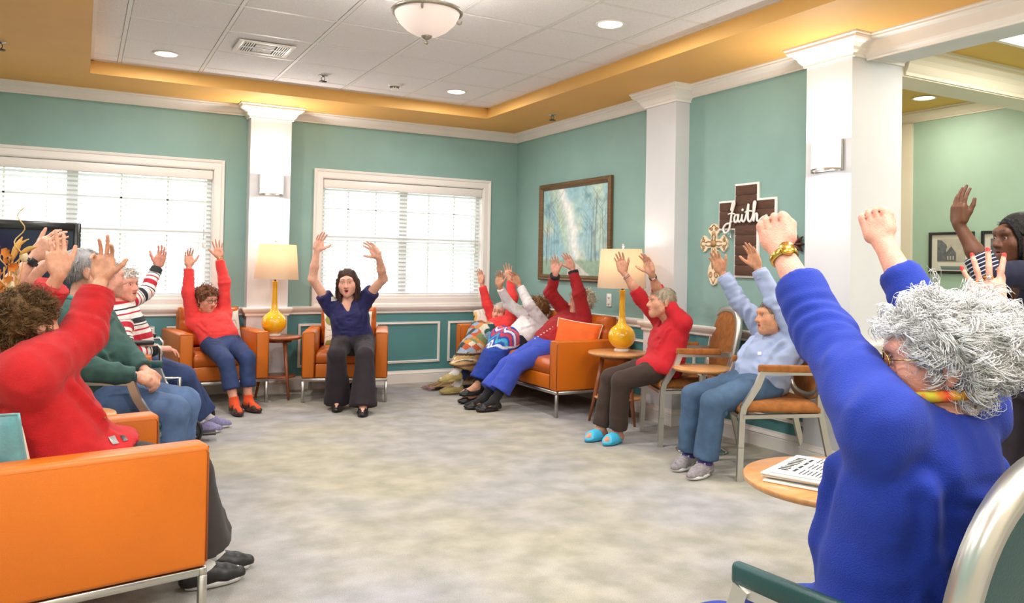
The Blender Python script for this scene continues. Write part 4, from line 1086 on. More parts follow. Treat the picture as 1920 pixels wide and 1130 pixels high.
def sprinkler(x, y, z, label):
    r = empty('sprinkler', (x, y, z), 0, label, 'sprinkler', 'ceiling sprinklers')
    MB().lathe([(.040, .001), (.040, -.003), (.016, -.010), (.013, -.014)], n=20).build('escutcheon', METAL, r)
    mb = MB()
    for q in (-1, 1): mb.tube([(q*.010, 0, -.012), (q*.016, 0, -.03), (q*.004, 0, -.05)], .003, 6)
    mb.build('yoke', mat('dark_bronze', (.06, .04, .03), .4, 1), r)
    MB().lathe([(.004, -.048), (.034, -.052), (.034, -.055), (.004, -.055)], n=20).build('deflector', mat('dark_bronze', (.06, .04, .03), .4, 1), r)
sprinkler(-2.56, -1.25, TZ, 'small sprinkler hanging from the tiles left of the smoke detector')
sprinkler(-.316, -1.295, SOFFIT_Z, 'small dark sprinkler on the ochre soffit above the painting')
sprinkler(-4.85, -1.45, SOFFIT_Z, 'small dark sprinkler on the ochre soffit at the left picture edge')
r = empty('smoke_detector', (-1.92, -1.24, TZ), 0, 'white round smoke detector on the tiled tray near the window', 'smoke detector')
MB().lathe([(.058, 0), (.058, -.010), (.050, -.016), (.044, -.018)], n=28, cap=False).build('base', WHITE, r)
MB().lathe([(.036, -.018), (.038, -.040), (.030, -.050), (.0001, -.052)], n=28).build('head', WHITE, r)
mb = MB()
for k in range(10): a = k*.628; mb.box((.038*math.cos(a), .038*math.sin(a), -.029), (.004, .010, .012), rz=a)
mb.build('slot', BLACK, r)
# semi-flush bowl pendant
NICKEL = mat('aged_nickel', S(172, 164, 150), .38, .9, var=.12, vscale=20)
def bowl_pendant(pc, label):
    r = empty('bowl_pendant', (pc[0], pc[1], pc[2]), 0, label, 'pendant light', 'frosted bowl pendants')
    MB().lathe([(.176, -.002), (.172, -.022), (.150, -.062), (.112, -.098), (.066, -.124), (.020, -.134), (.0001, -.135)], n=48).build('glass_bowl', glow('alabaster_glass', S(246, 226, 218), .55), r)
    MB().lathe([(.176, -.010), (.190, -.010), (.194, .0), (.186, .010), (.174, .008), (.172, -.004)], n=48, cap=False).build('rim', NICKEL, r)
    MB().lathe([(.001, -.128), (.030, -.132), (.028, -.139), (.014, -.150), (.005, -.154), (.005, -.162), (.010, -.166), (.010, -.174), (.001, -.178)], n=20).build('finial', NICKEL, r)
    for k in range(3):
        a = 2.1+k*2.094; ca, sa = math.cos(a), math.sin(a); hz = TZ-pc[2]
        m = MB().tube([(.184*ca, .184*sa, .0), (.150*ca, .150*sa, .045), (.095*ca, .095*sa, .075), (.060*ca, .060*sa, .11), (.050*ca, .050*sa, hz-.03)], .0065, 8)
        pts = [(.190*ca+.016*math.cos(t)*ca, .190*sa+.016*math.cos(t)*sa, -.022+.016*math.sin(t)) for t in np.linspace(1.5, 6.4, 12)]
        m.tube(pts, .005, 6); m.build('arm', NICKEL, r)
    MB().lathe([(.075, hz-.002), (.078, hz-.02), (.05, hz-.035), (.02, hz-.04), (.016, .03), (.03, .02), (.001, .0)], n=28).build('canopy', NICKEL, r)
    _l = bpy.data.lights.new('bowl_glow', 'POINT'); _l.energy = 75; _l.color = (1, .93, .86); _l.shadow_soft_size = .08
    _o = bpy.data.objects.new('bowl_glow', _l); _o.location = (pc[0], pc[1], pc[2]+.05); COL.objects.link(_o)
_pc = PD(801, 22, 4.32)
bowl_pendant(_pc, 'frosted glass bowl pendant light in view above the middle of the room')
bowl_pendant(_pc+V3(0, -3.05, 0), 'frosted glass bowl pendant light above the viewer, second from the windows')  # out-of-view twin of the pendant, added to brighten the ceiling
bowl_pendant(_pc+V3(0, -5.6, 0), 'frosted glass bowl pendant light farthest from the windows')  # another out-of-view copy, added for more uplight on the tiles
# sconces
def sconce(loc, rz, label, power):
    r = empty('wall_sconce', loc, rz, label, 'wall lamp', 'half-round wall sconces')
    n = 20; hw, dp, h = .105, .085, .175
    arc = [(hw*math.cos(math.pi*k/n), -dp*math.sin(math.pi*k/n)) for k in range(n+1)]
    vs = [(x, y-.012, z) for z in (-h/2, h/2) for x, y in arc]; fs = [(k, k+1, n+2+k, n+1+k) for k in range(n)]
    MB().add(vs, fs, True).build('glass_shade', glow('opal_glass', (1, .97, .95), 4.5), r)
    b = MB(); pr = [(1.04, 0), (1.04, .020), (1.0, .022)]
    vs = [(x*s, y*s-.012, -h/2-.018+z) for s, z in pr for x, y in arc]; b.add(vs, [(j*(n+1)+k, j*(n+1)+k+1, (j+1)*(n+1)+k+1, (j+1)*(n+1)+k) for j in range(2) for k in range(n)], True)
    b.build('bottom_band', METAL, r)
    bp = MB(); bp.box((0, -.004, 0), (hw*2+.02, .008, h+.02))
    for q in (-1, 1): bp.box((q*(hw+.004), -.010, 0), (.006, .020, h+.02))
    bp.build('back_plate', METAL, r)
    R = Matrix.Rotation(rz, 3, 'Z')
    for zz, rx, pw in ((h/2+.01, math.pi, power), (-h/2-.03, 0, power*.8)):
        p = Vector(loc)+R @ Vector((0, -.045, zz)); area_light('sconce_glow', p, .06, pw, (1, .93, .86), (rx, 0, 0))
sconce((-2.745, -.152, 1.985), 0, 'lit half-round sconce on the back pillar between the windows', 18)
sconce((COLX0-.002, -4.448, 2.005), -math.pi/2, 'lit half-round sconce on the large right column', 11)
# switch and outlet plates
def plate(loc, rz, label, kind):
    r = empty('wall_plate', loc, rz, label, kind); MB().box((0, -.004, 0), (.075, .008, .12), bevel=.003).build('plate', WHITE, r)
    m = MB()
    if kind == 'switch': m.box((0, -.010, .004), (.012, .012, .026), bevel=.002)
    else:
        for q in (-1, 1): m.lathe([(.017, -.001), (.017, .003), (.001, .003)], (0, -.008, q*.028), 16, axis=(0, -1, 0))
    m.build('toggle' if kind == 'switch' else 'socket', WHITE, r)
plate((0, -1.93, 1.30), -math.pi/2, 'white switch plate on teal wall just above the right lampshade', 'switch')
plate((0, -1.86, .955), -math.pi/2, 'white outlet plate on teal wall just below the right lampshade', 'outlet')

# ================================================================== pictures and crosses
FRAME_B = mat('bronze_picture_frame', S(112, 84, 52), .4, .25, var=.25, vscale=12, stretch=(1, 1, 8))
def painting_mat():
    m = bpy.data.materials.new('misty_avenue_oil_paint'); m.use_nodes = True; nt = m.node_tree; N, L = nt.nodes, nt.links; b = N['Principled BSDF']; b.inputs['Roughness'].default_value = .6
    at = N.new('ShaderNodeAttribute'); at.attribute_name = 'col'; tc = N.new('ShaderNodeTexCoord')
    no = N.new('ShaderNodeTexNoise'); no.inputs['Scale'].default_value = 22; no.inputs['Detail'].default_value = 8; L.new(tc.outputs['Object'], no.inputs['Vector'])
    mr = N.new('ShaderNodeMapRange'); mr.inputs[1].default_value = .3; mr.inputs[2].default_value = .7; mr.inputs[3].default_value = .86; mr.inputs[4].default_value = 1.14; L.new(no.outputs['Fac'], mr.inputs[0])
    mx = N.new('ShaderNodeMix'); mx.data_type = 'RGBA'; mx.blend_type = 'MULTIPLY'; mx.inputs[0].default_value = 1; L.new(at.outputs['Color'], mx.inputs[6]); L.new(mr.outputs[0], mx.inputs[7]); L.new(mx.outputs[2], b.inputs['Base Color'])
    bp = N.new('ShaderNodeBump'); bp.inputs['Strength'].default_value = .3; bp.inputs['Distance'].default_value = .003; L.new(no.outputs['Fac'], bp.inputs['Height']); L.new(bp.outputs[0], b.inputs['Normal']); return m
def painting():
    y0, y1, z0, z1 = -.575, -1.895, 1.113, 2.118; w, h = y0-y1, z1-z0
    r = empty('painting', (0, (y0+y1)/2, (z0+z1)/2), -math.pi/2, 'large framed painting of a misty tree-lined path on the teal wall', 'painting')
    pf = [(0, 0), (0, .030), (.012, .042), (.024, .036), (.036, .040), (.050, .028), (.062, .020), (.062, .004)]
    cs = [(-w/2, -h/2), (w/2, -h/2), (w/2, h/2), (-w/2, h/2)]; m = len(pf); vs = []
    for (a, z), (ia, iz) in zip(cs, [(1, 1), (-1, 1), (-1, -1), (1, -1)]):
        for o, d in pf: vs.append((a+ia*o, -d, z+iz*o))
    MB().add(vs, [(i*m+k, ((i+1) % 4)*m+k, ((i+1) % 4)*m+k+1, i*m+k+1) for i in range(4) for k in range(m-1)]).build('frame', FRAME_B, r)
    nx, nz = 190, 145; cw, ch = w-.116, h-.116
    u, v = np.meshgrid(np.linspace(0, 1, nx), np.linspace(0, 1, nz), indexing='ij')
    P = np.stack([(u-.5)*cw, np.full_like(u, -.012), (v-.5)*ch], -1).reshape(-1, 3)
    U, V = u.ravel(), v.ravel(); Q = np.stack([U*1.3, V, U*0], 1)
    n1 = vnoise(Q, 5, 1); n2 = vnoise(Q, 14, 2); n3 = vnoise(Q, 40, 3)
    c = np.tile(np.array(S(150, 192, 202)), (len(U), 1))
    def mixc(c, col, w_): w_ = np.clip(w_, 0, 1)[:, None]; return c*(1-w_)+np.array(col)*w_
    c = mixc(c, S(196, 214, 190), (n1-.45)*2.2); c = mixc(c, S(112, 156, 170), (n2-.55)*2.5)
    beam = .30+.34*(1-V); c = mixc(c, S(238, 240, 236), np.exp(-((U-beam-.10*(n1-.5))/.075)**2)*.95)
    c = mixc(c, S(214, 220, 160), np.exp(-((U-beam+.13)/.06)**2)*.45*(n2+.3)); c = mixc(c, S(222, 220, 168), np.exp(-((U-.64)/.07)**2)*np.clip((.42-V)*3, 0, 1)*.6)
    gr = np.clip((.19-V-.02*(n2-.5))*30, 0, 1); c = mixc(c, S(142, 168, 142), gr*.9)
    pc_ = .47+.05*(1-V/.16); pw = .06+.30*(1-V/.17); road = (np.abs(U-pc_-.06*(1-V/.17)) < pw*.5) & (V < .165); c = mixc(c, S(206, 200, 192), road*.9)
    rng = random.Random(4)
    for (tx, wd, bot, dk) in [(.075, .010, .10, 1), (.10, .006, .16, .8), (.135, .005, .14, .7), (.20, .006, .18, .8), (.235, .004, .2, .6), (.26, .004, .2, .5), (.70, .004, .2, .5), (.73, .005, .18, .6), (.765, .011, .15, .9), (.80, .006, .17, .7), (.83, .010, .15, 1), (.885, .006, .17, .7), (.925, .008, .16, .8), (.965, .006, .15, .7)]:
        xx = tx+.010*np.sin(V*7+tx*40); top = .62+.36*rng.random()
        wv = np.exp(-((U-xx)/(wd*(1.15-.6*V)))**2)*np.clip((V-bot)*40, 0, 1)*np.clip((top-V)*8, 0, 1)
        c = mixc(c, S(98, 92, 82), wv*.75*dk)
        for k in range(5):
            b0 = .42+.45*rng.random(); sl = (rng.random()-.5)*2.2; ln = .05+.08*rng.random(); t = (U-tx)/(sl if abs(sl) > .2 else .2)*1.0
            dd = np.abs((V-b0)-np.abs(U-tx)*1.4*(1 if k % 2 else .8)); on = ((U-tx)*(1 if sl > 0 else -1) > 0) & (np.abs(U-tx) < ln)
            c = mixc(c, S(112, 104, 92), np.exp(-(dd/.005)**2)*on*.5)
    for k in range(16): tx = .38+.018*k; c = mixc(c, S(150, 150, 142), np.exp(-((U-tx)/.003)**2)*np.clip((V-.16)*40, 0, 1)*np.clip((.23+.01*(k % 3)-V)*30, 0, 1)*.5)
    c = c*(1+.10*(n3-.5))[:, None]
    I = (np.arange(nx-1)[:, None]*nz+np.arange(nz-1)[None, :]).ravel(); F = np.stack([I, I+nz, I+nz+1, I+1], 1)
    me = np_mesh('canvas', P, F, False); set_color(me, np.clip(c, 0, 1)); link('canvas', me, painting_mat(), r)
painting()
def framed_print(y0, y1, z0, z1, label, seed):
    w, h = y0-y1, z1-z0; r = empty('framed_print', (XR2, (y0+y1)/2, (z0+z1)/2), -math.pi/2, label, 'picture', 'black framed prints in the side room')
    f = MB()
    for q in (-1, 1): f.box((q*(w/2-.012), -.012, 0), (.024, .024, h), bevel=.003); f.box((0, -.012, q*(h/2-.012)), (w-.048, .024, .024), bevel=.003)
    f.build('frame', BLACK, r)
    MB().box((0, -.006, 0), (w-.046, .004, h-.046)).build('mat_board', mat('mat_board_cream', S(232, 226, 212), .8), r)
    GREYI = mat('print_ink', S(86, 92, 104), .8, var=.5, vscale=30); PAPER = mat('print_paper', S(198, 190, 176), .8, var=.1, vscale=20)
    im = empty('image', (0, 0, 0)); im.parent = r
    MB().box((0, -.009, .022), (w*.62, .002, h*.56)).build('paper', PAPER, im)
    m = MB(); x0 = -w*.31; zb = .022-h*.26
    m.prism([(x0, zb), (x0+w*.20, zb), (x0+w*.20, zb+h*.30), (x0+w*.22, zb+h*.33), (x0+w*.20, zb+h*.40), (x0+w*.10, zb+h*.50), (x0, zb+h*.52)], -.0022, .0, R=np.array([[1, 0, 0], [0, 0, 1], [0, 1, 0]]), c=(0, -.0105, 0))
    m.prism([(x0+w*.20, zb), (x0+w*.42, zb), (x0+w*.42, zb+h*.20), (x0+w*.31, zb+h*.36), (x0+w*.20, zb+h*.20)], -.0022, .0, R=np.array([[1, 0, 0], [0, 0, 1], [0, 1, 0]]), c=(0, -.0105, 0))
    m.build('building_drawing', GREYI, im)
    g = MB(); 
    for a in (.24, .30, .36): g.box((x0+w*a, -.0128, zb+h*.08), (.012, .001, h*.09))
    g.box((x0+w*.46, -.0128, zb+h*.09), (w*.07, .001, h*.18)); g.build('building_window', PAPER, im)
    MB().box((0, -.009, -h*.36), (w*.50, .003, h*.085), bevel=.001).build('caption_plaque', mat('slate_plaque', S(96, 122, 126), .5), r)
    MB().box((0, -.016, 0), (w-.046, .002, h-.046)).build('glazing', GLASS, r)
framed_print(-3.435, -3.85, 1.26, 1.627, 'black framed print of a gabled building, left one on the sage wall', 1)
framed_print(-3.915, -4.33, 1.265, 1.628, 'black framed print behind the head of the woman in navy', 2)
WOODX = mat('dark_stained_plank', S(84, 52, 34), .6, var=.35, vscale=9, stretch=(1, 10, 40), bump=.4, bscale=40)
def crosses():
    r = empty('wooden_cross', (0, -3.62, 1.555), -math.pi/2, 'large dark plank cross with white edging and script lettering on the wall', 'cross')
    # local x = world -y ; local z up; front -y
    wv, wh, top, bot, a0, a1 = .104, .275, .335, -.335, .020, .215
    b = MB(); b.box((0, -.010, 0), (wv*2+.035, .02, top-bot+.03), bevel=.003); b.box((0, -.010, (a0+a1)/2), (wh*2+.035, .0202, a1-a0+.03), bevel=.003); b.build('white_backing', WHITE, r)
    n = 9; hh = (top-bot)/n
    for k in range(n):
        MB().box((0, -.025, bot+hh*(k+.5)), (wv*2, .012, hh-.003), bevel=.0015, seg=1).build('plank', WOODX, r)
    for q in (-1, 1):
        for k in range(3):
            ah = (a1-a0)/3; MB().box((q*(wv+(wh-wv)/2+.001), -.025, a0+ah*(k+.5)), (wh-wv-.002, .012, ah-.003), bevel=.0015, seg=1).build('plank', WOODX, r)
    # script lettering, one stroke run: Faith
    L = MB(); P = lambda x, z: (x, -.042, z)
    def stroke(pts, rad=.0085):
        q = np.array(pts, float); t = np.linspace(0, len(q)-1, len(q)*6); i = np.clip(t.astype(int), 0, len(q)-2); fr = t-i
        def cr(a, b_, c_, d_, f): return .5*((2*b_)+(-a+c_)*f+(2*a-5*b_+4*c_-d_)*f*f+(-a+3*b_-3*c_+d_)*f**3)
        out = [P(*[cr(q[max(j-1, 0)][e], q[j][e], q[j+1][e], q[min(j+2, len(q)-1)][e], f) for e in (0, 1)]) for j, f in zip(i, fr)]
        L.tube(out, rad, 8)
    stroke([(-.135, .150), (-.115, .215), (-.100, .200), (-.125, .135), (-.140, .06), (-.160, .0), (-.200, -.015), (-.215, .02), (-.185, .05), (-.150, .055), (-.125, .070)])
    stroke([(-.165, .125), (-.13, .130), (-.095, .122)], .006)
    stroke([(-.070, .118), (-.095, .105), (-.098, .070), (-.078, .062), (-.060, .090), (-.058, .118), (-.062, .080), (-.045, .062), (-.025, .085), (-.018, .118), (-.022, .080), (-.005, .062), (.015, .085), (.035, .150), (.045, .190), (.040, .110), (.045, .070), (.065, .062), (.085, .090)])
    stroke([(.010, .132), (.045, .140), (.080, .136)], .006)
    stroke([(.085, .090), (.105, .150), (.112, .200), (.098, .190), (.095, .065), (.112, .110), (.130, .112), (.132, .070), (.150, .062), (.180, .085), (.225, .10)])
    L.lathe([(.001, -.004), (.010, -.004), (.010, .004), (.001, .004)], P(-.015, .150), 10, axis=(0, -1, 0))
    L.build('script_lettering', WHITE, r)
    hk = MB().tube([(-.155, -.012, -.01), (-.165, -.02, -.045), (-.145, -.02, -.06), (-.125, -.02, -.045), (-.135, -.012, -.01)], .004, 6); hk.build('hanger', METAL, r)
    # cream ornate cross with quatrefoil ends
    CR = mat('cream_carved_resin', S(232, 214, 184), .5, var=.12, vscale=30); BR = mat('brown_carved_resin', S(88, 46, 36), .38, var=.3, vscale=24)
    ED = mat('tan_glaze', S(170, 130, 84), .5, var=.2, vscale=30)
    def ornate(y, z, sc, m1, m2, label, leafy):
        r = empty('ornate_cross', (0, y, z), -math.pi/2, label, 'cross')
        arms = [(0, 1, .135), (0, -1, .285), (1, 0, .135), (-1, 0, .135)]
        for dx, dz, ln in arms:
            arm = MB(); d = V3(dx, 0, dz); sd = V3(dz, 0, -dx); R = np.array([sd, V3(0, -1, 0), d]).T
            if not leafy:
                arm.prism([(-.024*sc, 0), (.024*sc, 0), (.030*sc, ln*.45*sc), (.052*sc, ln*.60*sc), (.058*sc, ln*.76*sc), (.040*sc, ln*.88*sc), (.026*sc, ln*.98*sc), (0, ln*1.02*sc), (-.026*sc, ln*.98*sc), (-.040*sc, ln*.88*sc), (-.058*sc, ln*.76*sc), (-.052*sc, ln*.60*sc), (-.030*sc, ln*.45*sc)], .0, .016, R=np.array([sd, d, V3(0, -1, 0)]).T, c=(0, 0, 0))
                a = arm.build('arm', m1, r)
                sc_ = MB()
                for q in (-1, 1):
                    pts = [d*ln*sc*(.74+.10*math.sin(t)*(1-t/9))+sd*q*sc*(.026+.020*math.cos(t)*(1-t/9))+V3(0, -.018, 0) for t in np.linspace(0, 7.5, 16)]
                    sc_.tube(pts, .0042*sc, 5)
                    sc_.tube([d*ln*sc*.12+sd*q*.012*sc+V3(0, -.017, 0), d*ln*sc*.40+sd*q*.016*sc+V3(0, -.019, 0), d*ln*sc*.62+sd*q*.008*sc+V3(0, -.017, 0)], .0042*sc, 5)
                sc_.tube([d*ln*sc*.86+sd*.018*sc+V3(0, -.017, 0), d*ln*sc*.97+V3(0, -.018, 0), d*ln*sc*.86-sd*.018*sc+V3(0, -.017, 0)], .0042*sc, 5)
                if dz: sc_.tube([d*ln*sc*.3+sd*.02*sc+V3(0, -.017, 0), d*ln*sc*.5+V3(0, -.018, 0), d*ln*sc*.3-sd*.02*sc+V3(0, -.017, 0)], .004*sc, 5)
                sc_.build('scrollwork', ED, a)
            else:
                arm.tube([(0, -.012, 0), d*ln*.45*sc+V3(0, -.016, 0), d*ln*.62*sc+V3(0, -.014, 0)], [.020*sc, .017*sc, .012*sc], 10)
                a = arm.build('arm', m1, r)
                for k, (an, l2) in enumerate(((0, .075), (.62, .07), (-.62, .07), (1.25, .05), (-1.25, .05))):
                    lf = MB(); dd = d*math.cos(an)+sd*math.sin(an); o = d*ln*(.52 if abs(an) < 1 else .46)*sc
                    lf.tube([o+V3(0, -.010, 0), o+dd*l2*.35*sc+V3(0, -.022, 0), o+dd*l2*.75*sc+V3(0, -.020, 0), o+dd*l2*sc+sd*math.sin(an)*.012*sc+V3(0, -.008, 0)], [.010*sc, .017*sc, .014*sc, .003*sc], 8, flat=.6)
                    lf.build('leaf', m1, a)
        MB().lathe([(.001, -.0), (.026*sc, .0), (.022*sc, .012), (.001, .016)], (0, -.014, 0), 20, axis=(0, -1, 0)).build('centre_boss', m2, r)
    ornate(-3.272, 1.462, 1.12, CR, ED, 'cream carved cross with scroll ends left of the plank cross', False)
    ornate(-4.005, 1.447, 1.10, BR, mat('turquoise_stone', S(70, 130, 160), .3), 'brown carved leaf-ended cross right of the plank cross', True)
crosses()

# ================================================================== furniture
LEATHER = mat('tan_orange_leather', S(198, 98, 20), .34, var=.10, vscale=3.5, bump=.10, bscale=240, spec=.5, coat=.12)
LEATHER2 = mat('orange_leather_panel', S(202, 104, 12), .40, var=.06, vscale=2.5, bump=.14, bscale=260, spec=.45, coat=.08)
PIPING = mat('brown_piping', S(150, 72, 24), .45)
TEALV = mat('dark_green_vinyl', S(26, 66, 66), .42, var=.2, vscale=4, bump=.12, bscale=220)
RUST = mat('rust_brown_fabric', S(158, 96, 40), .85, var=.22, vscale=26, bump=.4, bscale=320)
OAK = mat('honey_oak', S(206, 146, 88), .36, var=.14, vscale=4, stretch=(1, 12, 1), coat=.2)
WALNUT = mat('walnut', S(142, 80, 48), .36, var=.2, vscale=5, stretch=(14, 14, 1), coat=.2)
WALNUT_T = mat('walnut_top', S(160, 92, 58), .30, var=.18, vscale=5, stretch=(1, 12, 1), coat=.25)
FRAMEM = mat('satin_aluminium', S(205, 203, 196), .34, .92, var=.05, vscale=5)
def puffy(name, w, d, h, puff, m, parent, loc, rot=None, nx=26, ny=22, seams_x=(), seams_y=(), buttons=(), edge=.035):
    """upholstered block; local box w x d x h centred, top (+z) crowned with seams and buttons"""
    bm = bmesh.new(); xs = np.linspace(-1, 1, nx); ys = np.linspace(-1, 1, ny)
    vs = []; fs = []
    def sup(t, e): return np.sign(t)*(1-(1-abs(t))**1.0)
    def topz(x, y):
        ex = 1-abs(x)**8; ey = 1-abs(y)**8
        z = puff*(1-abs(x)**2.6)*(1-abs(y)**2.6)
        for sx in seams_x: z -= .014*math.exp(-((x-sx)*w/2/.012)**2)
        for sy in seams_y: z -= .014*math.exp(-((y-sy)*d/2/.012)**2)
        for bx_, by_ in buttons: z -= .022*math.exp(-(((x-bx_)*w/2)**2+((y-by_)*d/2)**2)/.0011)
        r = edge; dx = max(0, abs(x)*w/2-(w/2-r)); dy = max(0, abs(y)*d/2-(d/2-r)); dd = min(1, math.hypot(dx, dy)/r)
        return z-r*(1-math.sqrt(max(0, 1-dd*dd)))
    for i, x in enumerate(xs):
        for j, y in enumerate(ys): vs.append((x*w/2, y*d/2, h/2+topz(x, y)))
    n0 = len(vs)
    for i, x in enumerate(xs):
        for j, y in enumerate(ys): vs.append((x*w/2, y*d/2, -h/2))
    I = lambda i, j: i*ny+j
    for i in range(nx-1):
        for j in range(ny-1):
            fs.append((I(i, j), I(i+1, j), I(i+1, j+1), I(i, j+1))); fs.append((n0+I(i, j), n0+I(i, j+1), n0+I(i+1, j+1), n0+I(i+1, j)))
    for i in range(nx-1):
        fs.append((I(i, 0), n0+I(i, 0), n0+I(i+1, 0), I(i+1, 0))); fs.append((I(i, ny-1), I(i+1, ny-1), n0+I(i+1, ny-1), n0+I(i, ny-1)))
    for j in range(ny-1):
        fs.append((I(0, j), I(0, j+1), n0+I(0, j+1), n0+I(0, j))); fs.append((I(nx-1, j), n0+I(nx-1, j), n0+I(nx-1, j+1), I(nx-1, j+1)))
    bm.free()
    return MB().add(vs, fs, True).build(name, m, parent, loc, rot)
def armchair(loc, rz, label, W=.76, Dp=.74, seats=1, name='armchair', cat='armchair', group='orange leather armchairs', sh=.46):
    """front is local -y"""
    r = empty(name, loc, rz, label, cat, group)
    AW, L0, L1 = .115, .215, .635
    fr = MB(); t = .026
    for y in (-Dp/2+t/2, Dp/2-t/2): fr.box((0, y, L0-.013), (W-.004, t, t), bevel=.002, seg=1)
    for x in (-W/2+t/2, W/2-t/2): fr.box((x, 0, L0-.013), (t, Dp-2*t, t), bevel=.002, seg=1)
    f = fr.build('frame', METAL, r)
    lm = MB().box((0, 0, (L0-.026)/2), (t, t, L0-.026), bevel=.002, seg=1).mesh('leg')
    for x in (-1, 1):
        for y in (-1, 1): link('leg', lm, METAL, r, (x*(W/2-t/2), y*(Dp/2-t/2), 0))
    for q in (-1, 1):
        x = q*(W/2-AW/2)
        a = MB().box((x, 0, (L0+L1)/2), (AW, Dp, L1-L0), bevel=.018, seg=3).build('armrest', LEATHER2, r)
        pp = MB()
        for xx in (x-AW/2+.004, x+AW/2-.004):
            pp.tube([(xx, Dp/2-.02, L1-.020), (xx, -Dp/2+.014, L1-.020), (xx, -Dp/2+.006, L1-.030), (xx, -Dp/2+.004, L0+.02)], .0042, 6)
        pp.tube([(x-AW/2+.012, -Dp/2+.004, L1-.012), (x+AW/2-.012, -Dp/2+.004, L1-.012)], .004, 6)
        pp.build('piping', PIPING, a)
    iw = W-2*AW
    MB().box((0, -Dp/2+.06, (L0+.345)/2+.002), (iw-.006, .10, .345-L0-.004), bevel=.012).build('front_rail', LEATHER2, r)
    MB().box((0, .03, L0+.045), (iw-.006, Dp-.16, .07)).build('seat_deck', LEATHER, r)
    sw = iw/seats
    for k in range(seats):
        cx = -iw/2+sw*(k+.5)
        puffy('seat_cushion', sw-.008, Dp-.20, sh-.345, .022, LEATHER, r, (cx, -.085, (.345+sh)/2+.003), seams_y=(-.33, .33), seams_x=(0,), buttons=[(0, -.33), (0, .33)] if seats == 1 else [(-.4, -.33), (.4, -.33), (-.4, .33), (.4, .33)], nx=26 if seats == 1 else 40)
    MB().box((0, Dp/2-.045, (L0+.80)/2), (W-2*AW-.006 if seats == 1 else iw-.006, .075, .80-L0), bevel=.02, seg=3).build('back_panel', LEATHER2, r)
    for k in range(seats):
        cx = -iw/2+sw*(k+.5); bh = .36
        c = puffy('back_cushion', sw-.008, bh, .11, .022, LEATHER, r, (cx, Dp/2-.145, sh+bh/2+.008), (math.pi/2-.10, 0, 0), seams_y=(-.30, .36), buttons=[(x, y) for x in ((-.45, .45) if seats == 1 else (-.7, 0, .7)) for y in (-.30, .36)], nx=26 if seats == 1 else 40)
    return r
FRONT = lambda f: math.atan2(f[1], f[0])+math.pi/2       # rotation that turns local -y to direction f
def face_xy(f): return nrm(V3(f[0], f[1], 0))
F_LEAD, F_CORAL, F_RED, F_COUCH = face_xy((-.33, -.944)), face_xy((.12, -1)), face_xy((.985, .17)), face_xy((-1, 0))
c_lead = V3(-2.213, -.903, 0)-F_LEAD*.37
armchair(c_lead, FRONT(F_LEAD), 'orange leather armchair under the right window with the woman in navy')
c_cor = V3(-3.205, -.70, 0)-F_CORAL*.36
armchair(c_cor, FRONT(F_CORAL), 'orange leather armchair left of the yellow lamp with the coral sweater woman', Dp=.70)
c_red = V3(-3.915, -5.078, 0)+.38*np.cross(V3(0, 0, 1), F_RED)-F_RED*.43
armchair(c_red, FRONT(F_RED), 'orange leather armchair in the left foreground with the red jacket woman', Dp=.86)
F_P4 = face_xy((1, -.10)); c_p4 = V3(-4.30, -2.52, 0)
armchair(c_p4, FRONT(F_P4), 'orange leather armchair hidden behind the man in the green jacket')
couch = armchair((-.45, -1.27, 0), FRONT(F_COUCH), 'long orange leather couch along the right wall below the painting', W=2.05, Dp=.76, seats=3, name='couch', cat='couch', group=None)

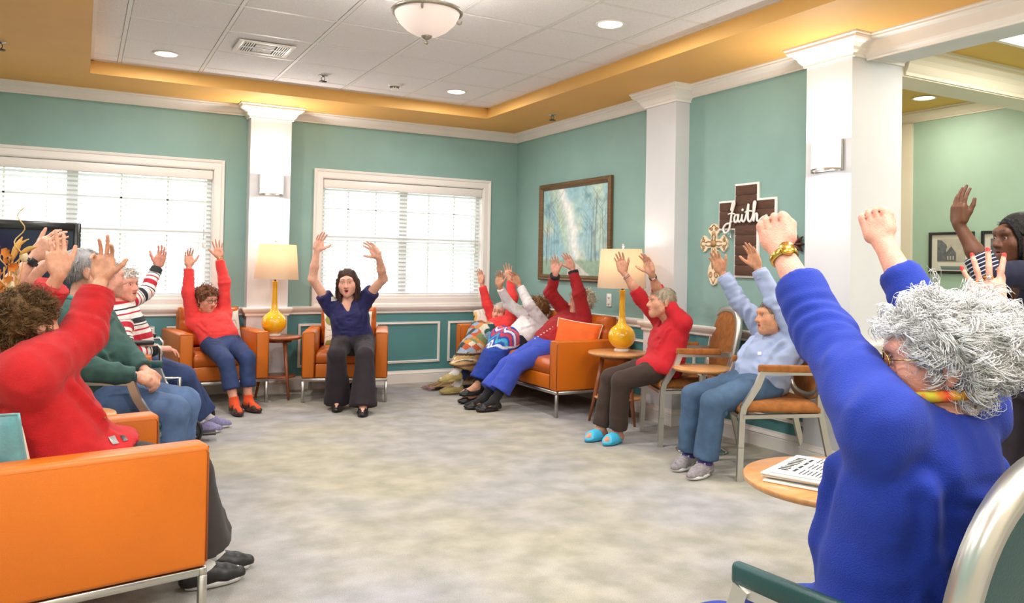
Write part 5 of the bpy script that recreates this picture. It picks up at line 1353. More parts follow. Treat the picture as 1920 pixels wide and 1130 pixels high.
def side_chair(c, f, label, pad_m, seat_m, W=.55, group='metal framed armchairs', back='oval'):
    """c = middle of the front legs on the floor; f facing. local front -y, origin at front middle"""
    r = empty('side_chair', c, FRONT(f), label, 'chair', group)
    t = .030
    fm = MB()
    for q in (-1, 1):
        x = q*(W/2-t/2)
        leg = [(x, 0, 0), (x, .005, .20), (x, .012, .40), (x, .022, .445), (x*.995, .060, .50), (x*.99, .105, .57), (x*.985, .125, .62), (x*.985, .135, .650)]
        l = MB()
        for a, b in zip(leg[:-1], leg[1:]): l.bar(a, np.array(b)+nrm(np.array(b)-np.array(a))*.004, t, .034 if a[2] < .4 else .036, up=(0, 1, 0))
        l.build('front_leg', FRAMEM, r)
        l = MB(); xr = q*(.40/2+.012)
        rear = [(xr, .60, 0), (xr*1.04, .545, .22), (xr*1.08, .50, .42), (xr*1.1, .495, .50), (xr*1.13, .53, .66)]
        for a, b in zip(rear[:-1], rear[1:]): l.bar(a, np.array(b)+nrm(np.array(b)-np.array(a))*.004, t, .034, up=(0, 1, 0))
        l.build('rear_leg', FRAMEM, r)
        a = MB().bar((x*.985, .118, .652), (xr*1.13, .545, .652), .022, .034, up=(0, 0, 1)).build('arm_rail', FRAMEM, r)
        puff = MB().bar((x*.985, .108, .674), (x*.95, .44, .672), .026, .046, up=(0, 0, 1), bevel=.010); puff.build('arm_pad', pad_m, r)
        fm.bar((x, .015, .385), (xr*1.08, .505, .395), .040, .022, up=(0, 0, 1))
    fm.bar((-W/2+t, .012, .385), (W/2-t, .012, .385), .022, .040, up=(0, 1, 0)); fm.bar((-.21, .50, .392), (.21, .50, .392), .022, .038, up=(0, 1, 0))
    fm.build('seat_frame', FRAMEM, r)
    puffy('seat', W-.045, .50, .055, .018, seat_m, r, (0, .245, .438), edge=.03)
    # oval back
    tilt = .20; hc, hw, hh = .725, .262, .242
    def bp(a, k=1.0, off=0): # superellipse
        ca, sa = math.cos(a), math.sin(a); e = .72
        x = hw*k*abs(ca)**e*np.sign(ca); z = hh*k*abs(sa)**e*np.sign(sa)
        return np.array([x, .545+z*tilt+off-.0*x*x, hc+z])
    fr = MB(); N = 48
    ring = [bp(2*math.pi*i/N) for i in range(N)]
    n2 = V3(0, 1, -tilt); n2 = nrm(n2)
    for i in range(N):   # rectangular section ring
        pass
    vs = []; prof = [(-.020, -.020), (.020, -.020), (.024, 0), (.020, .020), (-.020, .020), (-.024, 0)]
    for i in range(N):
        tdir = nrm(ring[(i+1) % N]-ring[i-1]); side = np.cross(tdir, n2)
        for a, b in prof: vs.append(ring[i]+side*a+n2*b)
    m = len(prof)
    fr.add(vs, [(i*m+k, ((i+1) % N)*m+k, ((i+1) % N)*m+(k+1) % m, i*m+(k+1) % m) for i in range(N) for k in range(m)], True)
    fr.build('back_frame', FRAMEM, r)
    pv = []; pf = []; K = 10
    for sgn in (1, -1):
        b0 = len(pv)
        for k in range(K+1):
            for i in range(N): pv.append(bp(2*math.pi*i/N, .955*(k/K) if k else .001)+n2*sgn*(.010+.018*(1-(k/K)**2.5)))
        for k in range(K):
            for i in range(N): pf.append((b0+k*N+i, b0+k*N+(i+1) % N, b0+(k+1)*N+(i+1) % N, b0+(k+1)*N+i))
    MB().add(pv, pf, True).build('back_pad', seat_m, r)
    return r
F_CH = face_xy((-.92, .39))
F_MAN = face_xy((.95, -.31)); F_FG = face_xy((-.10, 1))
F_C2 = face_xy((-.90, .44))
side_chair(V3(-.593, -3.26, 0), F_CH, 'grey metal chair with tan arm pads beneath the red top woman', RUST, RUST)
side_chair(V3(-.723, -4.193, 0), F_C2, 'grey metal chair with rust seat beneath the woman in pale blue', RUST, RUST)
side_chair(V3(-4.53, -3.70, 0), nrm(V3(1, .1, 0)), 'grey metal chair with green pads hidden behind the red jacket woman', TEALV, TEALV)
side_chair(V3(-1.60, -6.55, 0), nrm(V3(.42, .91, 0)), 'grey metal chair with green pads at the far right, mostly out of frame', TEALV, TEALV)
LM = np.cross(V3(0, 0, 1), F_MAN)
c_man = V3(-4.06, -3.60, 0)+LM*.27
side_chair(c_man+F_MAN*.10, F_MAN, 'grey metal chair with green pads beneath the man in green', TEALV, TEALV)
c_fg = V3(-3.19, -6.80, 0)+np.cross(F_FG, V3(0, 0, 1))*.27
side_chair(c_fg+F_FG*.08, F_FG, 'green vinyl metal chair in the right foreground beneath the royal blue woman', TEALV, TEALV)

def round_table(c, r0, h, label, style, top_m, leg_m, name='side_table', a0=0.4, shelf=True):
    r = empty(name, (c[0], c[1], 0), 0, label, 'table', None)
    MB().lathe([(r0-.012, h-.026), (r0-.002, h-.016), (r0, h-.008), (r0-.004, h), (.0001, h)], n=56).build('tabletop', top_m, r)
    if style == 'tripod':
        for k in range(3):
            a = a0+k*2.094; MB().tube([(r0*.50*math.cos(a), r0*.50*math.sin(a), h-.02), (r0*.72*math.cos(a), r0*.72*math.sin(a), h*.45), (r0*.92*math.cos(a), r0*.92*math.sin(a), 0)], [.019, .016, .010], 12).build('leg', leg_m, r)
        if shelf: MB().lathe([(.0001, h*.34), (r0*.76, h*.34), (r0*.78, h*.34+.008), (r0*.76, h*.34+.016), (.0001, h*.34+.016)], n=40).build('shelf', top_m, r)
        MB().lathe([(r0*.55, h-.055), (r0*.55, h-.026)], n=32, cap=True).build('apron', leg_m, r)
    else:
        MB().lathe([(r0*.86, .002), (r0*.86, .008), (r0*.70, .018), (r0*.40, .040), (.05, .09), (.030, .16), (.024, .30), (.028, h-.06), (.09, h-.028)], n=40).build('pedestal', CHROME, r)
    return r
round_table((-2.70, -.42), .210, .57, 'round walnut side table with tapered legs left of the lead armchair', 'tripod', WALNUT_T, WALNUT, a0=-1.25)
round_table((-.43, -2.62), .255, .57, 'round oak side table between the couch and the pillar', 'tripod', OAK, WALNUT, a0=2.6)
round_table((-.50, -3.71), .205, .58, 'round oak table on a chrome pedestal between two metal chairs', 'pedestal', OAK, CHROME)
round_table((-2.02, -6.13), .325, .56, 'round oak table in the right foreground holding newspapers', 'pedestal', OAK, CHROME)
round_table((-4.36, -3.90), .20, .565, 'round oak table beside the man in green', 'pedestal', OAK, CHROME)
# lamps
YGL = mat('glossy_yellow_glaze', S(240, 182, 24), .10, var=.06, vscale=6, coat=.7)
SHADE = bpy.data.materials.new('cream_lampshade'); SHADE.use_nodes = True
_nt = SHADE.node_tree; _b = _nt.nodes['Principled BSDF']; _b.inputs['Base Color'].default_value = (*S(240, 222, 196), 1); _b.inputs['Roughness'].default_value = .9
_t = _nt.nodes.new('ShaderNodeBsdfTranslucent'); _t.inputs[0].default_value = (*S(246, 222, 190), 1); _x = _nt.nodes.new('ShaderNodeMixShader'); _x.inputs[0].default_value = .5
_nt.links.new(_b.outputs[0], _x.inputs[1]); _nt.links.new(_t.outputs[0], _x.inputs[2]); _nt.links.new(_x.outputs[0], _nt.nodes['Material Output'].inputs[0])
def table_lamp(c, zt, label, power, tilt=0, sx=1.0):
    r = empty('table_lamp', (c[0], c[1], zt), 0, label, 'lamp', 'yellow vase lamps'); R = .112
    MB().lathe([(.060, 0), (.064, .006), (.060, .022), (.052, .026)], n=32).build('base', mat('clear_acrylic', S(226, 222, 214), .1, coat=.5), r)
    pr = [(.046, .024)]+[(R*math.sin(a)*(1.0), .024+.100-.104*math.cos(a)) for a in np.linspace(.42, 2.62, 18)]+[(.038, .232), (.030, .262), (.025, .32), (.023, .40), (.024, .47), (.027, .502), (.024, .506), (.020, .50)]
    MB().lathe(pr, n=48, cap=False).build('vase_body', YGL, r)
    MB().lathe([(.010, .50), (.010, .60), (.016, .60), (.016, .64), (.006, .64), (.005, .86), (.012, .862), (.010, .885), (.001, .89)], n=14).build('stem', METAL, r)
    sh = MB(); z0, z1, r0, r1 = .525, .845, .200*sx, .168*sx
    sh.lathe([(r0, z0), (r1, z1), (r1-.004, z1), (r0-.004, z0), (r0, z0)], n=56, cap=False)
    s = sh.build('lamp_shade', SHADE, r); s.rotation_euler = (0, tilt, 0)
    hp = MB()
    for k in range(3): a = k*2.094; hp.tube([(.006*math.cos(a), .006*math.sin(a), z1-.01), ((r1-.003)*math.cos(a), (r1-.003)*math.sin(a), z1-.004)], .002, 5)
    hp.build('spider', METAL, r)
    MB().lathe([(.001, .76), (.02, .755), (.03, .72), (.022, .68), (.013, .65), (.013, .64)], n=16).build('bulb', glow('warm_bulb', (1, .82, .58), 8), r)
    l = bpy.data.lights.new('lamp_bulb_glow', 'POINT'); l.energy = power; l.color = (1, .88, .74); l.shadow_soft_size = .05
    o = bpy.data.objects.new('lamp_bulb_glow', l); o.location = (c[0], c[1], zt+.80); COL.objects.link(o)
table_lamp((-2.745, -.42), .57, 'yellow gourd table lamp with cream shade on the walnut table', 2.2, .02)
table_lamp((-.39, -2.60), .57, 'yellow gourd table lamp with cream shade beside the couch', 6, -.02)
def cord(pts, label, m, r=.004):
    o = MB().tube(pts, r, 6).build('power_cord', m, None); tag(o, label, 'cord'); return o
cord([(-2.80, -.62, .004), (-2.86, -.55, .004), (-2.90, -.40, .006), (-2.85, -.26, .006), (-2.88, -.17, .02), (-2.88, -.155, .30)], 'thin lamp cord trailing down behind the walnut side table', WHITE)

# cushions
def pillow(loc, rotm, w, h, t, mats, label, name='throw_pillow', seed=0, piping=None, pattern=None, two=False):
    r = empty(name, loc, 0, label, 'pillow', None); r.rotation_euler = Matrix(rotm).to_euler() if not hasattr(rotm, 'to_euler') else rotm.to_euler()
    n = 22; xs = np.linspace(-1, 1, n); sides = []
    for sg in (1, -1):
        vs = []; fs = []
        for x in xs:
            for y in xs:
                e = max(0, (1-abs(x)**3.2)*(1-abs(y)**3.2)); k = 1-.07*(1-abs(x))*abs(y)**2-.07*0
                px_ = x*(1-.06*(1-y*y))*w/2; py_ = y*(1-.06*(1-x*x))*h/2
                vs.append((px_, py_, sg*(t/2*e**.55+.003*math.sin(7*x+seed)*math.sin(6*y+seed*2)*e)))
        I = lambda i, j: i*n+j
        fs = [(I(i, j), I(i+1, j), I(i+1, j+1), I(i, j+1)) for i in range(n-1) for j in range(n-1)]
        sides.append((vs, fs))
    if two:
        MB().add(*sides[0], True).build('front_panel', mats[0], r); MB().add(*sides[1], True).build('back_panel', mats[1], r)
    else:
        MB().add(*sides[0], True).add(*sides[1], True).build('cover', mats[0], r)
    if piping:
        pts = []
        for k in range(64):
            s_ = k/16; e = int(s_) % 4; f = (s_-int(s_))*2-1
            x, y = [(f, -1), (1, f), (-f, 1), (-1, -f)][e]; pts.append((x*(1-.06*(1-y*y))*w/2, y*(1-.06*(1-x*x))*h/2, 0))
        MB().tube(pts, .005, 6, close=True).build('piping', piping, r)
    return r
def frame_mat(x, y, z): return Matrix(np.array([nrm(x), nrm(y), nrm(z)]).T.tolist())
# ================================================================== the people
def knit(name, c, **k): return mat(name, c, .85, var=k.pop('var', .10), vscale=k.pop('vscale', 14), bump=k.pop('bump', .35), bscale=k.pop('bscale', 420), sheen=k.pop('sheen', .06), **k)
RED_FLEECE = knit('red_fleece', S(180, 8, 16), bscale=300); CORAL = knit('coral_knit', S(234, 60, 58)); DKGREEN = knit('dark_green_fleece', S(44, 78, 72), var=.25)
NAVY = knit('navy_blouse', S(30, 30, 82), bump=.15); NAVY2 = knit('navy_polo', S(24, 26, 52), bump=.2); ROYAL = knit('royal_blue_jersey', S(12, 46, 152), var=.06)
DENIM = mat('blue_denim', S(78, 102, 140), .8, var=.28, vscale=11, bump=.3, bscale=420, color2=None); DENIM_D = mat('dark_denim', S(42, 60, 104), .8, var=.25, vscale=12, bump=.3, bscale=420)
DENIM_L = mat('light_denim', S(96, 128, 168), .8, var=.25, vscale=12, bump=.3, bscale=420); DENIM_T = mat('teal_denim', S(66, 92, 122), .8, var=.22, vscale=12, bump=.3, bscale=420)
BROWN_T = knit('dark_brown_trousers', S(58, 42, 34), bump=.2); BLACK_T = knit('black_trousers', S(34, 24, 32), bump=.2); COCOA = knit('black_brown_skirt', S(48, 40, 38), bump=.2)
WHITE_K = knit('white_knit', S(232, 226, 226)); REDC = knit('deep_red_cardigan', S(160, 18, 26)); REDT = knit('red_top', S(188, 14, 30)); PALEB = knit('pale_blue_sweatshirt', S(160, 174, 208), var=.08)
COBALT = knit('cobalt_jersey', S(56, 80, 190)); ORANGE_S = knit('orange_socks', S(236, 84, 32)); PURPLE_S = knit('purple_socks', S(72, 54, 128)); WHITE_S = knit('white_socks', S(228, 222, 218)); BLACK_S = knit('black_socks', S(28, 28, 30))
BLACK_L = mat('black_leather', S(28, 24, 24), .4); WHITE_R = mat('white_rubber', S(232, 230, 226), .5); GREY_MESH = mat('grey_mesh_sneaker', S(150, 142, 146), .8, var=.2, vscale=60, bump=.3, bscale=300)
LAV_MESH = mat('lavender_mesh_sneaker', S(136, 130, 168), .8, var=.2, vscale=60, bump=.3, bscale=300); OLIVE_L = mat('olive_leather', S(172, 152, 92), .45, var=.12, vscale=20); AQUA = mat('aqua_foam', S(70, 188, 226), .45); BRN_L = mat('brown_leather', S(70, 46, 38), .45)
GOLD = mat('gold', S(222, 178, 84), .22, 1.0); SILVER = mat('silver', (.8, .8, .8), .2, 1.0)
PINKSKIN, TAN, PALE, ROSE = S(226, 170, 148), S(206, 150, 118), S(232, 184, 160), S(222, 158, 138)
def up_hand(w, tip, back=1.0, d_off=0.0, side=0.0, **o):
    """raised hand: fingers towards a photo pixel, back of hand (+1) or palm (-1) to the viewer, side turns it"""
    z = TOCAM(w)*back+CAM_R[0]*side
    return (handdir(w, tip, d_off), z, o)
def lap(hipp, f, n, Lh, s=.95): # resting hand on the thigh
    q = 1 if n == 'L' else -1
    w = hipp+f*.26*s+Lh*q*.10+V3(0, 0, .13); return w
def seat_legs(hip, f, fwd=.47, gap=.10, z=.085):
    Lh = np.cross(V3(0, 0, 1), f)
    return {n: V3(*(hip[:2]+f[:2]*fwd+Lh[:2]*q*gap), z) for q, n in ((1, 'L'), (-1, 'R'))}
def from_ankles(a1, a2, f, z=.54, fwd=.43):
    m = (np.asarray(a1)+np.asarray(a2))/2; return V3(m[0]-f[0]*fwd, m[1]-f[1]*fwd, z)
def neck_from(head, hf, u, s): return np.asarray(head)-nrm(u)*.165*s-nrm(hf)*.028*s

# 1 red jacket, left foreground, seen from behind
f = F_RED; hip = from_ankles(PZ(392, 1040, .085), PZ(372, 1062, .085), f, .53, .48); hd = PD(52, 612, 2.80); hf = nrm((.72, .66, .02))
wL = PD(112, 512, 3.12)
J1 = person('red_jacket', 'person in a bright red jacket with curly brown hair in the left foreground', s=.97, hip=hip, face=f, neck=neck_from(hd, f, (0, 0, 1), .97), head=hd, hface=hf, h=.005,
  wr=dict(L=wL, R=(190, 522, .95, True)), hands=dict(R=lambda w: up_hand(w, (205, 405), -1, 0, .3, curl=[.25, .10, .18, .55], spread=.10, thumb=.7), L=up_hand(wL, (97, 432), 1, 0, 0, curl=[.10, .05, .18, .5], spread=.12, thumb=.45)),
  elb=dict(L=V3(-.2, .9, -.3), R=V3(-.1, -.3, -.8)), ankles=dict(L=PZ(392, 1040, .085), R=PZ(372, 1062, .085)), toes=dict(L=f, R=f), hair=('curly', S(104, 76, 44)), hair_n=420, clump=8, seed=11, skin=S(214, 158, 128), old=1.0, bulk=1.12,
  top=dict(m=RED_FLEECE, name='jacket', sleeve=.86, hem=.02, loose=1.18, neckline='high', h=.0065, amp=.009, cw=1.5, cuff=.055, long_hem=1, arm_r=1.42, sc=9), pants=dict(m=COCOA, name='skirt', hem=.80, flare=.05, skirt=True, wide=1.15, h=.008), socks=dict(m=WHITE_S, top=.14), shoes=dict(m=BLACK_L, sole=WHITE_R, kind='sneaker', sole_t=.030))
# little grey and black applique motifs on the jacket front edge
def on_cloth(J, part, o, d, name, w, h, m, label=None, thick=.003):
    """a flat patch laid on a garment where a ray from o along d meets it"""
    me = part.data; bm = bmesh.new(); bm.from_mesh(me); from mathutils.bvhtree import BVHTree
    t = BVHTree.FromBMesh(bm); bm.free()
    loc, nor, idx, dist = t.ray_cast(Vector(np.asarray(o)-J['base']), Vector(d))
    if loc is None: return None
    z = nrm(nor); x = nrm(np.cross(V3(0, 0, 1), z)); y = np.cross(z, x); c = np.array(loc)
    n = 6; vs = []
    for i in range(n+1):
        for j in range(n+1):
            p = c+x*(i/n-.5)*w+y*(j/n-.5)*h+z*.03; l2, n2, _, _ = t.ray_cast(Vector(p), Vector(-z)); vs.append((np.array(l2) if l2 is not None else c)+z*thick)
    fs = [(i*(n+1)+j, (i+1)*(n+1)+j, (i+1)*(n+1)+j+1, i*(n+1)+j+1) for i in range(n) for j in range(n)]
    o2 = MB().add(vs, fs).build(name, m, part)
    if label: o2['label'] = label
    return dict(c=c, x=x, y=y, z=z, o=o2)
for (u, v, w_, h_, m_) in ((192, 757, .020, .040, BLACK_L), (212, 826, .026, .034, SILVER), (232, 822, .016, .032, BLACK_L), (196, 782, .007, .007, GOLD)):
    on_cloth(J1, J1['top'], CAM_C, ray(u, v), 'applique', w_, h_, m_)

# 2 hidden person with a smart watch, only forearms and hands seen above the red jacket woman
f = nrm((1, .1, 0)); hip = V3(-4.85, -3.74, .56); hd = PD(-62, 585, depth(hip)+.02); wR = PD(90, 450, depth(hip)+.02); wL = PD(127, 458, depth(hip)+.22)
J2 = person('watch_person', 'person hidden behind the red jacket woman, bare forearms raised with a smart watch', s=.97, hip=hip, face=f, neck=neck_from(hd, f, (0, 0, 1), .97), head=hd, hface=f, h=.0065,
  wr=dict(L=(127, 458, 0.98, True), R=(90, 450, 0.98, True)), hands=dict(R=lambda w: up_hand(w, (142, 407), 1, 0, -.6, curl=.28, spread=.10, thumb=.5), L=lambda w: up_hand(w, (136, 412), -1, .02, .3, curl=.3, spread=.1)),
  elb=dict(L=V3(-.6, .4, -.5), R=V3(-.9, -.2, -.5)), ankles=seat_legs(hip, f), hair=('short', S(150, 140, 132)), hair_n=160, seed=12, skin=S(220, 164, 140), old=.8,
  top=dict(m=knit('grey_tee', S(120, 124, 132)), name='tee', sleeve=.40, hem=.02), pants=dict(m=DENIM_D), socks=dict(m=BLACK_S), shoes=dict(m=BLACK_L, kind='sneaker', sole=WHITE_R))
band(J2, 'R', .86, BLACK, 'watch_strap', r=.029, face='square', face_m=mat('dark_glass', (.02, .02, .025), .08), face_dir=CAM_R[0]*.4+TOCAM(J2['wr']['R']))
# 3 man in dark green
f = F_MAN; cm = c_man+F_MAN*.10; hip = V3(*(cm-f*.38)[:2], .55); hd = PD(160, 509, depth(hip)+.02); hf = nrm((.95, .20, -.05))
hcp = PD(288, 703, depth(hip)-.10)
Lm = np.cross(V3(0, 0, 1), f)
J3 = person('man_green', 'person with short grey hair in a dark green jacket and jeans, hands clasped in lap', s=1.02, hip=hip, face=f, neck=neck_from(hd, hf, (0, 0, 1), 1.02), head=hd, hface=hf, jaw=1.1,
  wr=dict(L=hcp+Lm*.055-f*.05+V3(0, 0, .01), R=hcp-Lm*.06-f*.06), hands=dict(R=(nrm(f*.8+Lm*.55-V3(0, 0, .25)), nrm(-Lm*.6+V3(0, 0, .8)), dict(curl=.55, thumb=.3)), L=(nrm(f*.8-Lm*.5-V3(0, 0, .25)), nrm(Lm*.6+V3(0, 0, .8)), dict(curl=.5, thumb=.3))),
  elb=dict(L=nrm(Lm*.6-f*.5-V3(0, 0, .5)), R=nrm(-Lm*.6-f*.5-V3(0, 0, .5))), ankles=seat_legs(hip, f, .37, .13), hair=('short', S(150, 146, 146)), hair_n=420, seed=13, skin=S(216, 158, 132), old=.9, bulk=1.10, shoulder_up=(0, 0),
  top=dict(m=DKGREEN, name='jacket', sleeve=.95, hem=.02, loose=1.12, neckline='high', amp=.009, cw=1.3, belly=1.1, bust=.8, arm_r=1.12, collar=knit('teal_collar', S(52, 116, 112)), long_hem=0), pants=dict(m=DENIM, hem=.97, wide=1.12, flare=.012, amp=.006), socks=dict(m=WHITE_S), shoes=dict(m=BLACK_L, kind='sneaker', sole=WHITE_R))
# 4 in the hidden armchair: only jeans and a glimpse of face show
f = F_P4; hip = V3(*(c_p4-F_P4*.06)[:2], .53); hd = PD(198, 520, depth(hip)+.02); Lq = np.cross(V3(0, 0, 1), f)
J4 = person('light_jeans', 'person in light blue jeans mostly hidden behind the man in dark green', s=.98, hip=hip, face=f, neck=neck_from(hd, f, (0, 0, 1), .98), head=hd, hface=nrm((1, .15, 0)),
  wr=dict(L=lap(hip, f, 'L', Lq), R=lap(hip, f, 'R', Lq)), hands=dict(R=(nrm(f*.9+Lq*.2-V3(0, 0, .1)), V3(0, 0, 1), dict(curl=.3)), L=(nrm(f*.9-Lq*.2-V3(0, 0, .1)), V3(0, 0, 1), dict(curl=.3))),
  elb=dict(L=nrm(Lq-f-V3(0, 0, .4)), R=nrm(-Lq-f-V3(0, 0, .4))), ankles=seat_legs(hip, f, .5, .12), hair=('short', S(170, 160, 150)), hair_n=160, seed=14, shoulder_up=(0, 0), skin=ROSE,
  top=dict(m=knit('charcoal_knit', S(58, 60, 64)), sleeve=.95, hem=.01), pants=dict(m=DENIM_L, hem=.96, wide=1.15), socks=dict(m=WHITE_S), shoes=dict(m=BLACK_L, kind='sneaker', sole=WHITE_R))
# 5 striped sweater, wheelchair
f = face_xy((1, -.10)); hip = V3(-4.03, -1.83, .55); hd = PD(231, 533, depth(hip)); hf = nrm((.72, -.68, .0)); Lq = np.cross(V3(0, 0, 1), f)
wR = hip+f*.20-Lq*.16+V3(0, 0, .10)
STRIPE = bpy.data.materials.new('striped_knit'); STRIPE.use_nodes = True
_nt = STRIPE.node_tree; _b = _nt.nodes['Principled BSDF']; _b.inputs['Roughness'].default_value = .85
_a = _nt.nodes.new('ShaderNodeAttribute'); _a.attribute_name = 'stripe'; _m = _nt.nodes.new('ShaderNodeMath'); _m.operation = 'FRACT'; _nt.links.new(_a.outputs['Fac'], _m.inputs[0])
_r = _nt.nodes.new('ShaderNodeValToRGB'); _r.color_ramp.interpolation = 'CONSTANT'; _nt.links.new(_m.outputs[0], _r.inputs[0]); _nt.links.new(_r.outputs[0], _b.inputs['Base Color'])
_e = _r.color_ramp.elements; _e[0].position = 0; _e[0].color = (*S(40, 38, 48), 1); _e[1].position = .14; _e[1].color = (*S(236, 226, 220), 1)
for p_, c_ in ((.27, S(190, 28, 52)), (.31, S(236, 226, 220)), (.40, S(40, 38, 48)), (.44, S(236, 226, 220)), (.55, S(190, 28, 52)), (.70, S(236, 226, 220)), (.80, S(190, 28, 52)), (.84, S(236, 226, 220)), (.93, S(40, 38, 48)), (.96, S(236, 226, 220))):
    x = _e.new(p_); x.color = (*c_, 1)
def stripe5(J):
    def fn(V):
        t = (V-J['hip'])@J['U']; val = t/.26
        for n in 'LR':
            a, e, w = J['sh'][n], J['el'][n], J['wr'][n]
            d1 = V-a; ax = nrm(e-a); t1 = d1@ax; r1 = np.linalg.norm(d1-t1[:, None]*ax, axis=1); L1 = np.linalg.norm(e-a)
            ax2 = nrm(w-e); d2 = V-e; t2 = d2@ax2; r2 = np.linalg.norm(d2-t2[:, None]*ax2, axis=1)
            on1 = (t1 > .05) & (t1 < L1+.03) & (r1 < .085); on2 = (t2 > -.02) & (r2 < .085)
            val = np.where(on1, .3+t1/.26, val); val = np.where(on2 & (t2 > 0), .3+(L1+t2)/.26, val)
        return val
    return fn
J5 = person('striped', 'person with short white hair in a red, white and black striped sweater, left arm raised', s=.97, hip=hip, face=f, neck=neck_from(hd, f, (0, 0, 1), .97), head=hd, hface=hf, h=.0048,
  wr=dict(L=(296, 499, .96, True), R=wR), hands=dict(L=lambda w: up_hand(w, (312, 455), -1, 0, .5, curl=.10, spread=.1, thumb=.6), R=(nrm(f+Lq*.2), V3(0, 0, 1), dict(curl=.3))), elb=dict(L=V3(.3, .2, -.8), R=nrm(-Lq-f-V3(0, 0, .4))),
  ankles=dict(L=PZ(386, 782, .085), R=PZ(368, 790, .085)), toes=dict(L=f, R=nrm((1, -.25, 0))), hair=('curly', S(226, 216, 206)), hair_n=420, seed=15, skin=S(230, 160, 138), old=.9, bulk=1.10, shoulder_up=(1, 0), brow=S(190, 160, 140), mouth=.1,
  top=dict(m=STRIPE, name='striped_sweater', sleeve=.93, hem=.03, loose=1.12, stripe=stripe5, belly=1.15, cuff=.05, cuff_m=knit('black_cuff', S(36, 40, 40))), pants=dict(m=DENIM_D, hem=.90, wide=1.2, flare=.02), socks=dict(m=WHITE_S), shoes=dict(m=LAV_MESH, kind='sneaker', sole=WHITE_R, lace=WHITE_R))
dr = MB()
for q in (-1, 1):
    a = J5['neck']+J5['F']*.10+J5['L']*q*.035-J5['U']*.05; dr.tube([a-J5['base'], a-J5['U']*.10+J5['F']*.055-J5['base'], a-J5['U']*.22+J5['F']*.085-J5['base'], a-J5['U']*.34+J5['F']*.085+J5['L']*q*.02-J5['base']], .005, 6)
dr.build('drawstring', WHITE_K, J5['root'])
# 6 coral sweater with glasses
f = F_CORAL; hip = from_ankles(PZ(440, 757, .085), PZ(466, 752, .085), f, .54)+V3(-.06, 0, 0); hd = PD(387, 561, depth(hip)+.06); hf = nrm((.52, -.83, -.18)); dd = depth(hip)-.02
wR = PD(354, 492, dd); wL = PD(411, 478, dd)
J6 = person('coral', 'person in a coral sweater and glasses in the left window armchair', s=.93, hip=hip, face=f, neck=PD(392, 597, depth(hip)+.10), head=hd, hface=hf, h=.0048,
  wr=dict(L=(411, 479, 0.98, True), R=(354, 492, 0.98, True)), hands=dict(R=lambda w: up_hand(w, (352, 460), -1, 0, -.5, curl=.15, spread=.1, thumb=.6), L=lambda w: up_hand(w, (408, 455), -1, -.01, 0, curl=.05, spread=.2, thumb=.6)), elb=dict(L=V3(.6, -.2, -.2), R=V3(-.6, -.2, -.2)),
  ankles=dict(R=PZ(440, 757, .085), L=PZ(466, 752, .085)), toes=dict(R=nrm((.15, -1, 0)), L=nrm((.45, -.9, 0))), hair=('curly', S(128, 84, 58)), hair_n=420, seed=16, skin=S(224, 160, 134), old=.8, brow=S(130, 90, 70), shoulder_up=(1.2, 1.2),
  top=dict(m=CORAL, name='coral_sweater', sleeve=.95, hem=.03, loose=1.06, neckline='crew'), pants=dict(m=DENIM_D, hem=.66, wide=1.05, flare=.012), socks=dict(m=ORANGE_S, top=.055), shoes=dict(m=BRN_L, kind='strap', sole=BRN_L))
glasses(J6, BLACK); band(J6, 'L', .955, GOLD, 'bracelet', r=.028, w=.008)
# 7 the leader in navy
f = F_LEAD; hip = from_ankles(PZ(633, 748, .085), PZ(681, 756, .085), f, .55); hd = PD(652, 530, depth(hip)-.02); hf = nrm((-.42, -.90, -.03)); J7 = person('leader', 'person with long brown hair in a navy blouse and black trousers', s=1.05, hip=hip, face=f, neck=PD(652, 571, depth(hip)+.02), head=hd, hface=hf, h=.0042,
  wr=dict(L=(710, 481, .93, False), R=(594, 470, .94, False)), hands=dict(R=lambda w: up_hand(w, (603, 433), -1, .03, -.6, curl=.15, spread=.12, thumb=.8), L=lambda w: up_hand(w, (688, 448), -1, .03, .8, curl=.18, spread=.12, thumb=.75)), elb=dict(R=V3(-.7, .1, -.2), L=V3(.7, .0, -.2)),
  ankles=dict(R=PZ(633, 748, .085), L=PZ(681, 756, .085)), toes=dict(R=f, L=f), hair=('long', S(66, 42, 34)), hair_n=620, seed=17, skin=S(232, 176, 152), old=.15, brow=S(80, 56, 44), lips=S(184, 84, 84), mouth=.5, iris='blue', shoulder_up=(1.2, 1.2),
  top=dict(m=NAVY, name='blouse', sleeve=.22, hem=.01, loose=1.0, neckline='v', vd=.045, bust=1.08, amp=.007, sc=16, arm_r=1.05), pants=dict(m=BLACK_T, hem=1.06, flare=.05, wide=1.05), shoes=dict(m=BLACK_L, kind='flat', sole=BLACK_L))
tagp = on_cloth(J7, J7['top'], CAM_C, ray(626, 560), 'name_tag', .075, .040, mat('white_tag', S(238, 236, 230), .4), thick=.006)
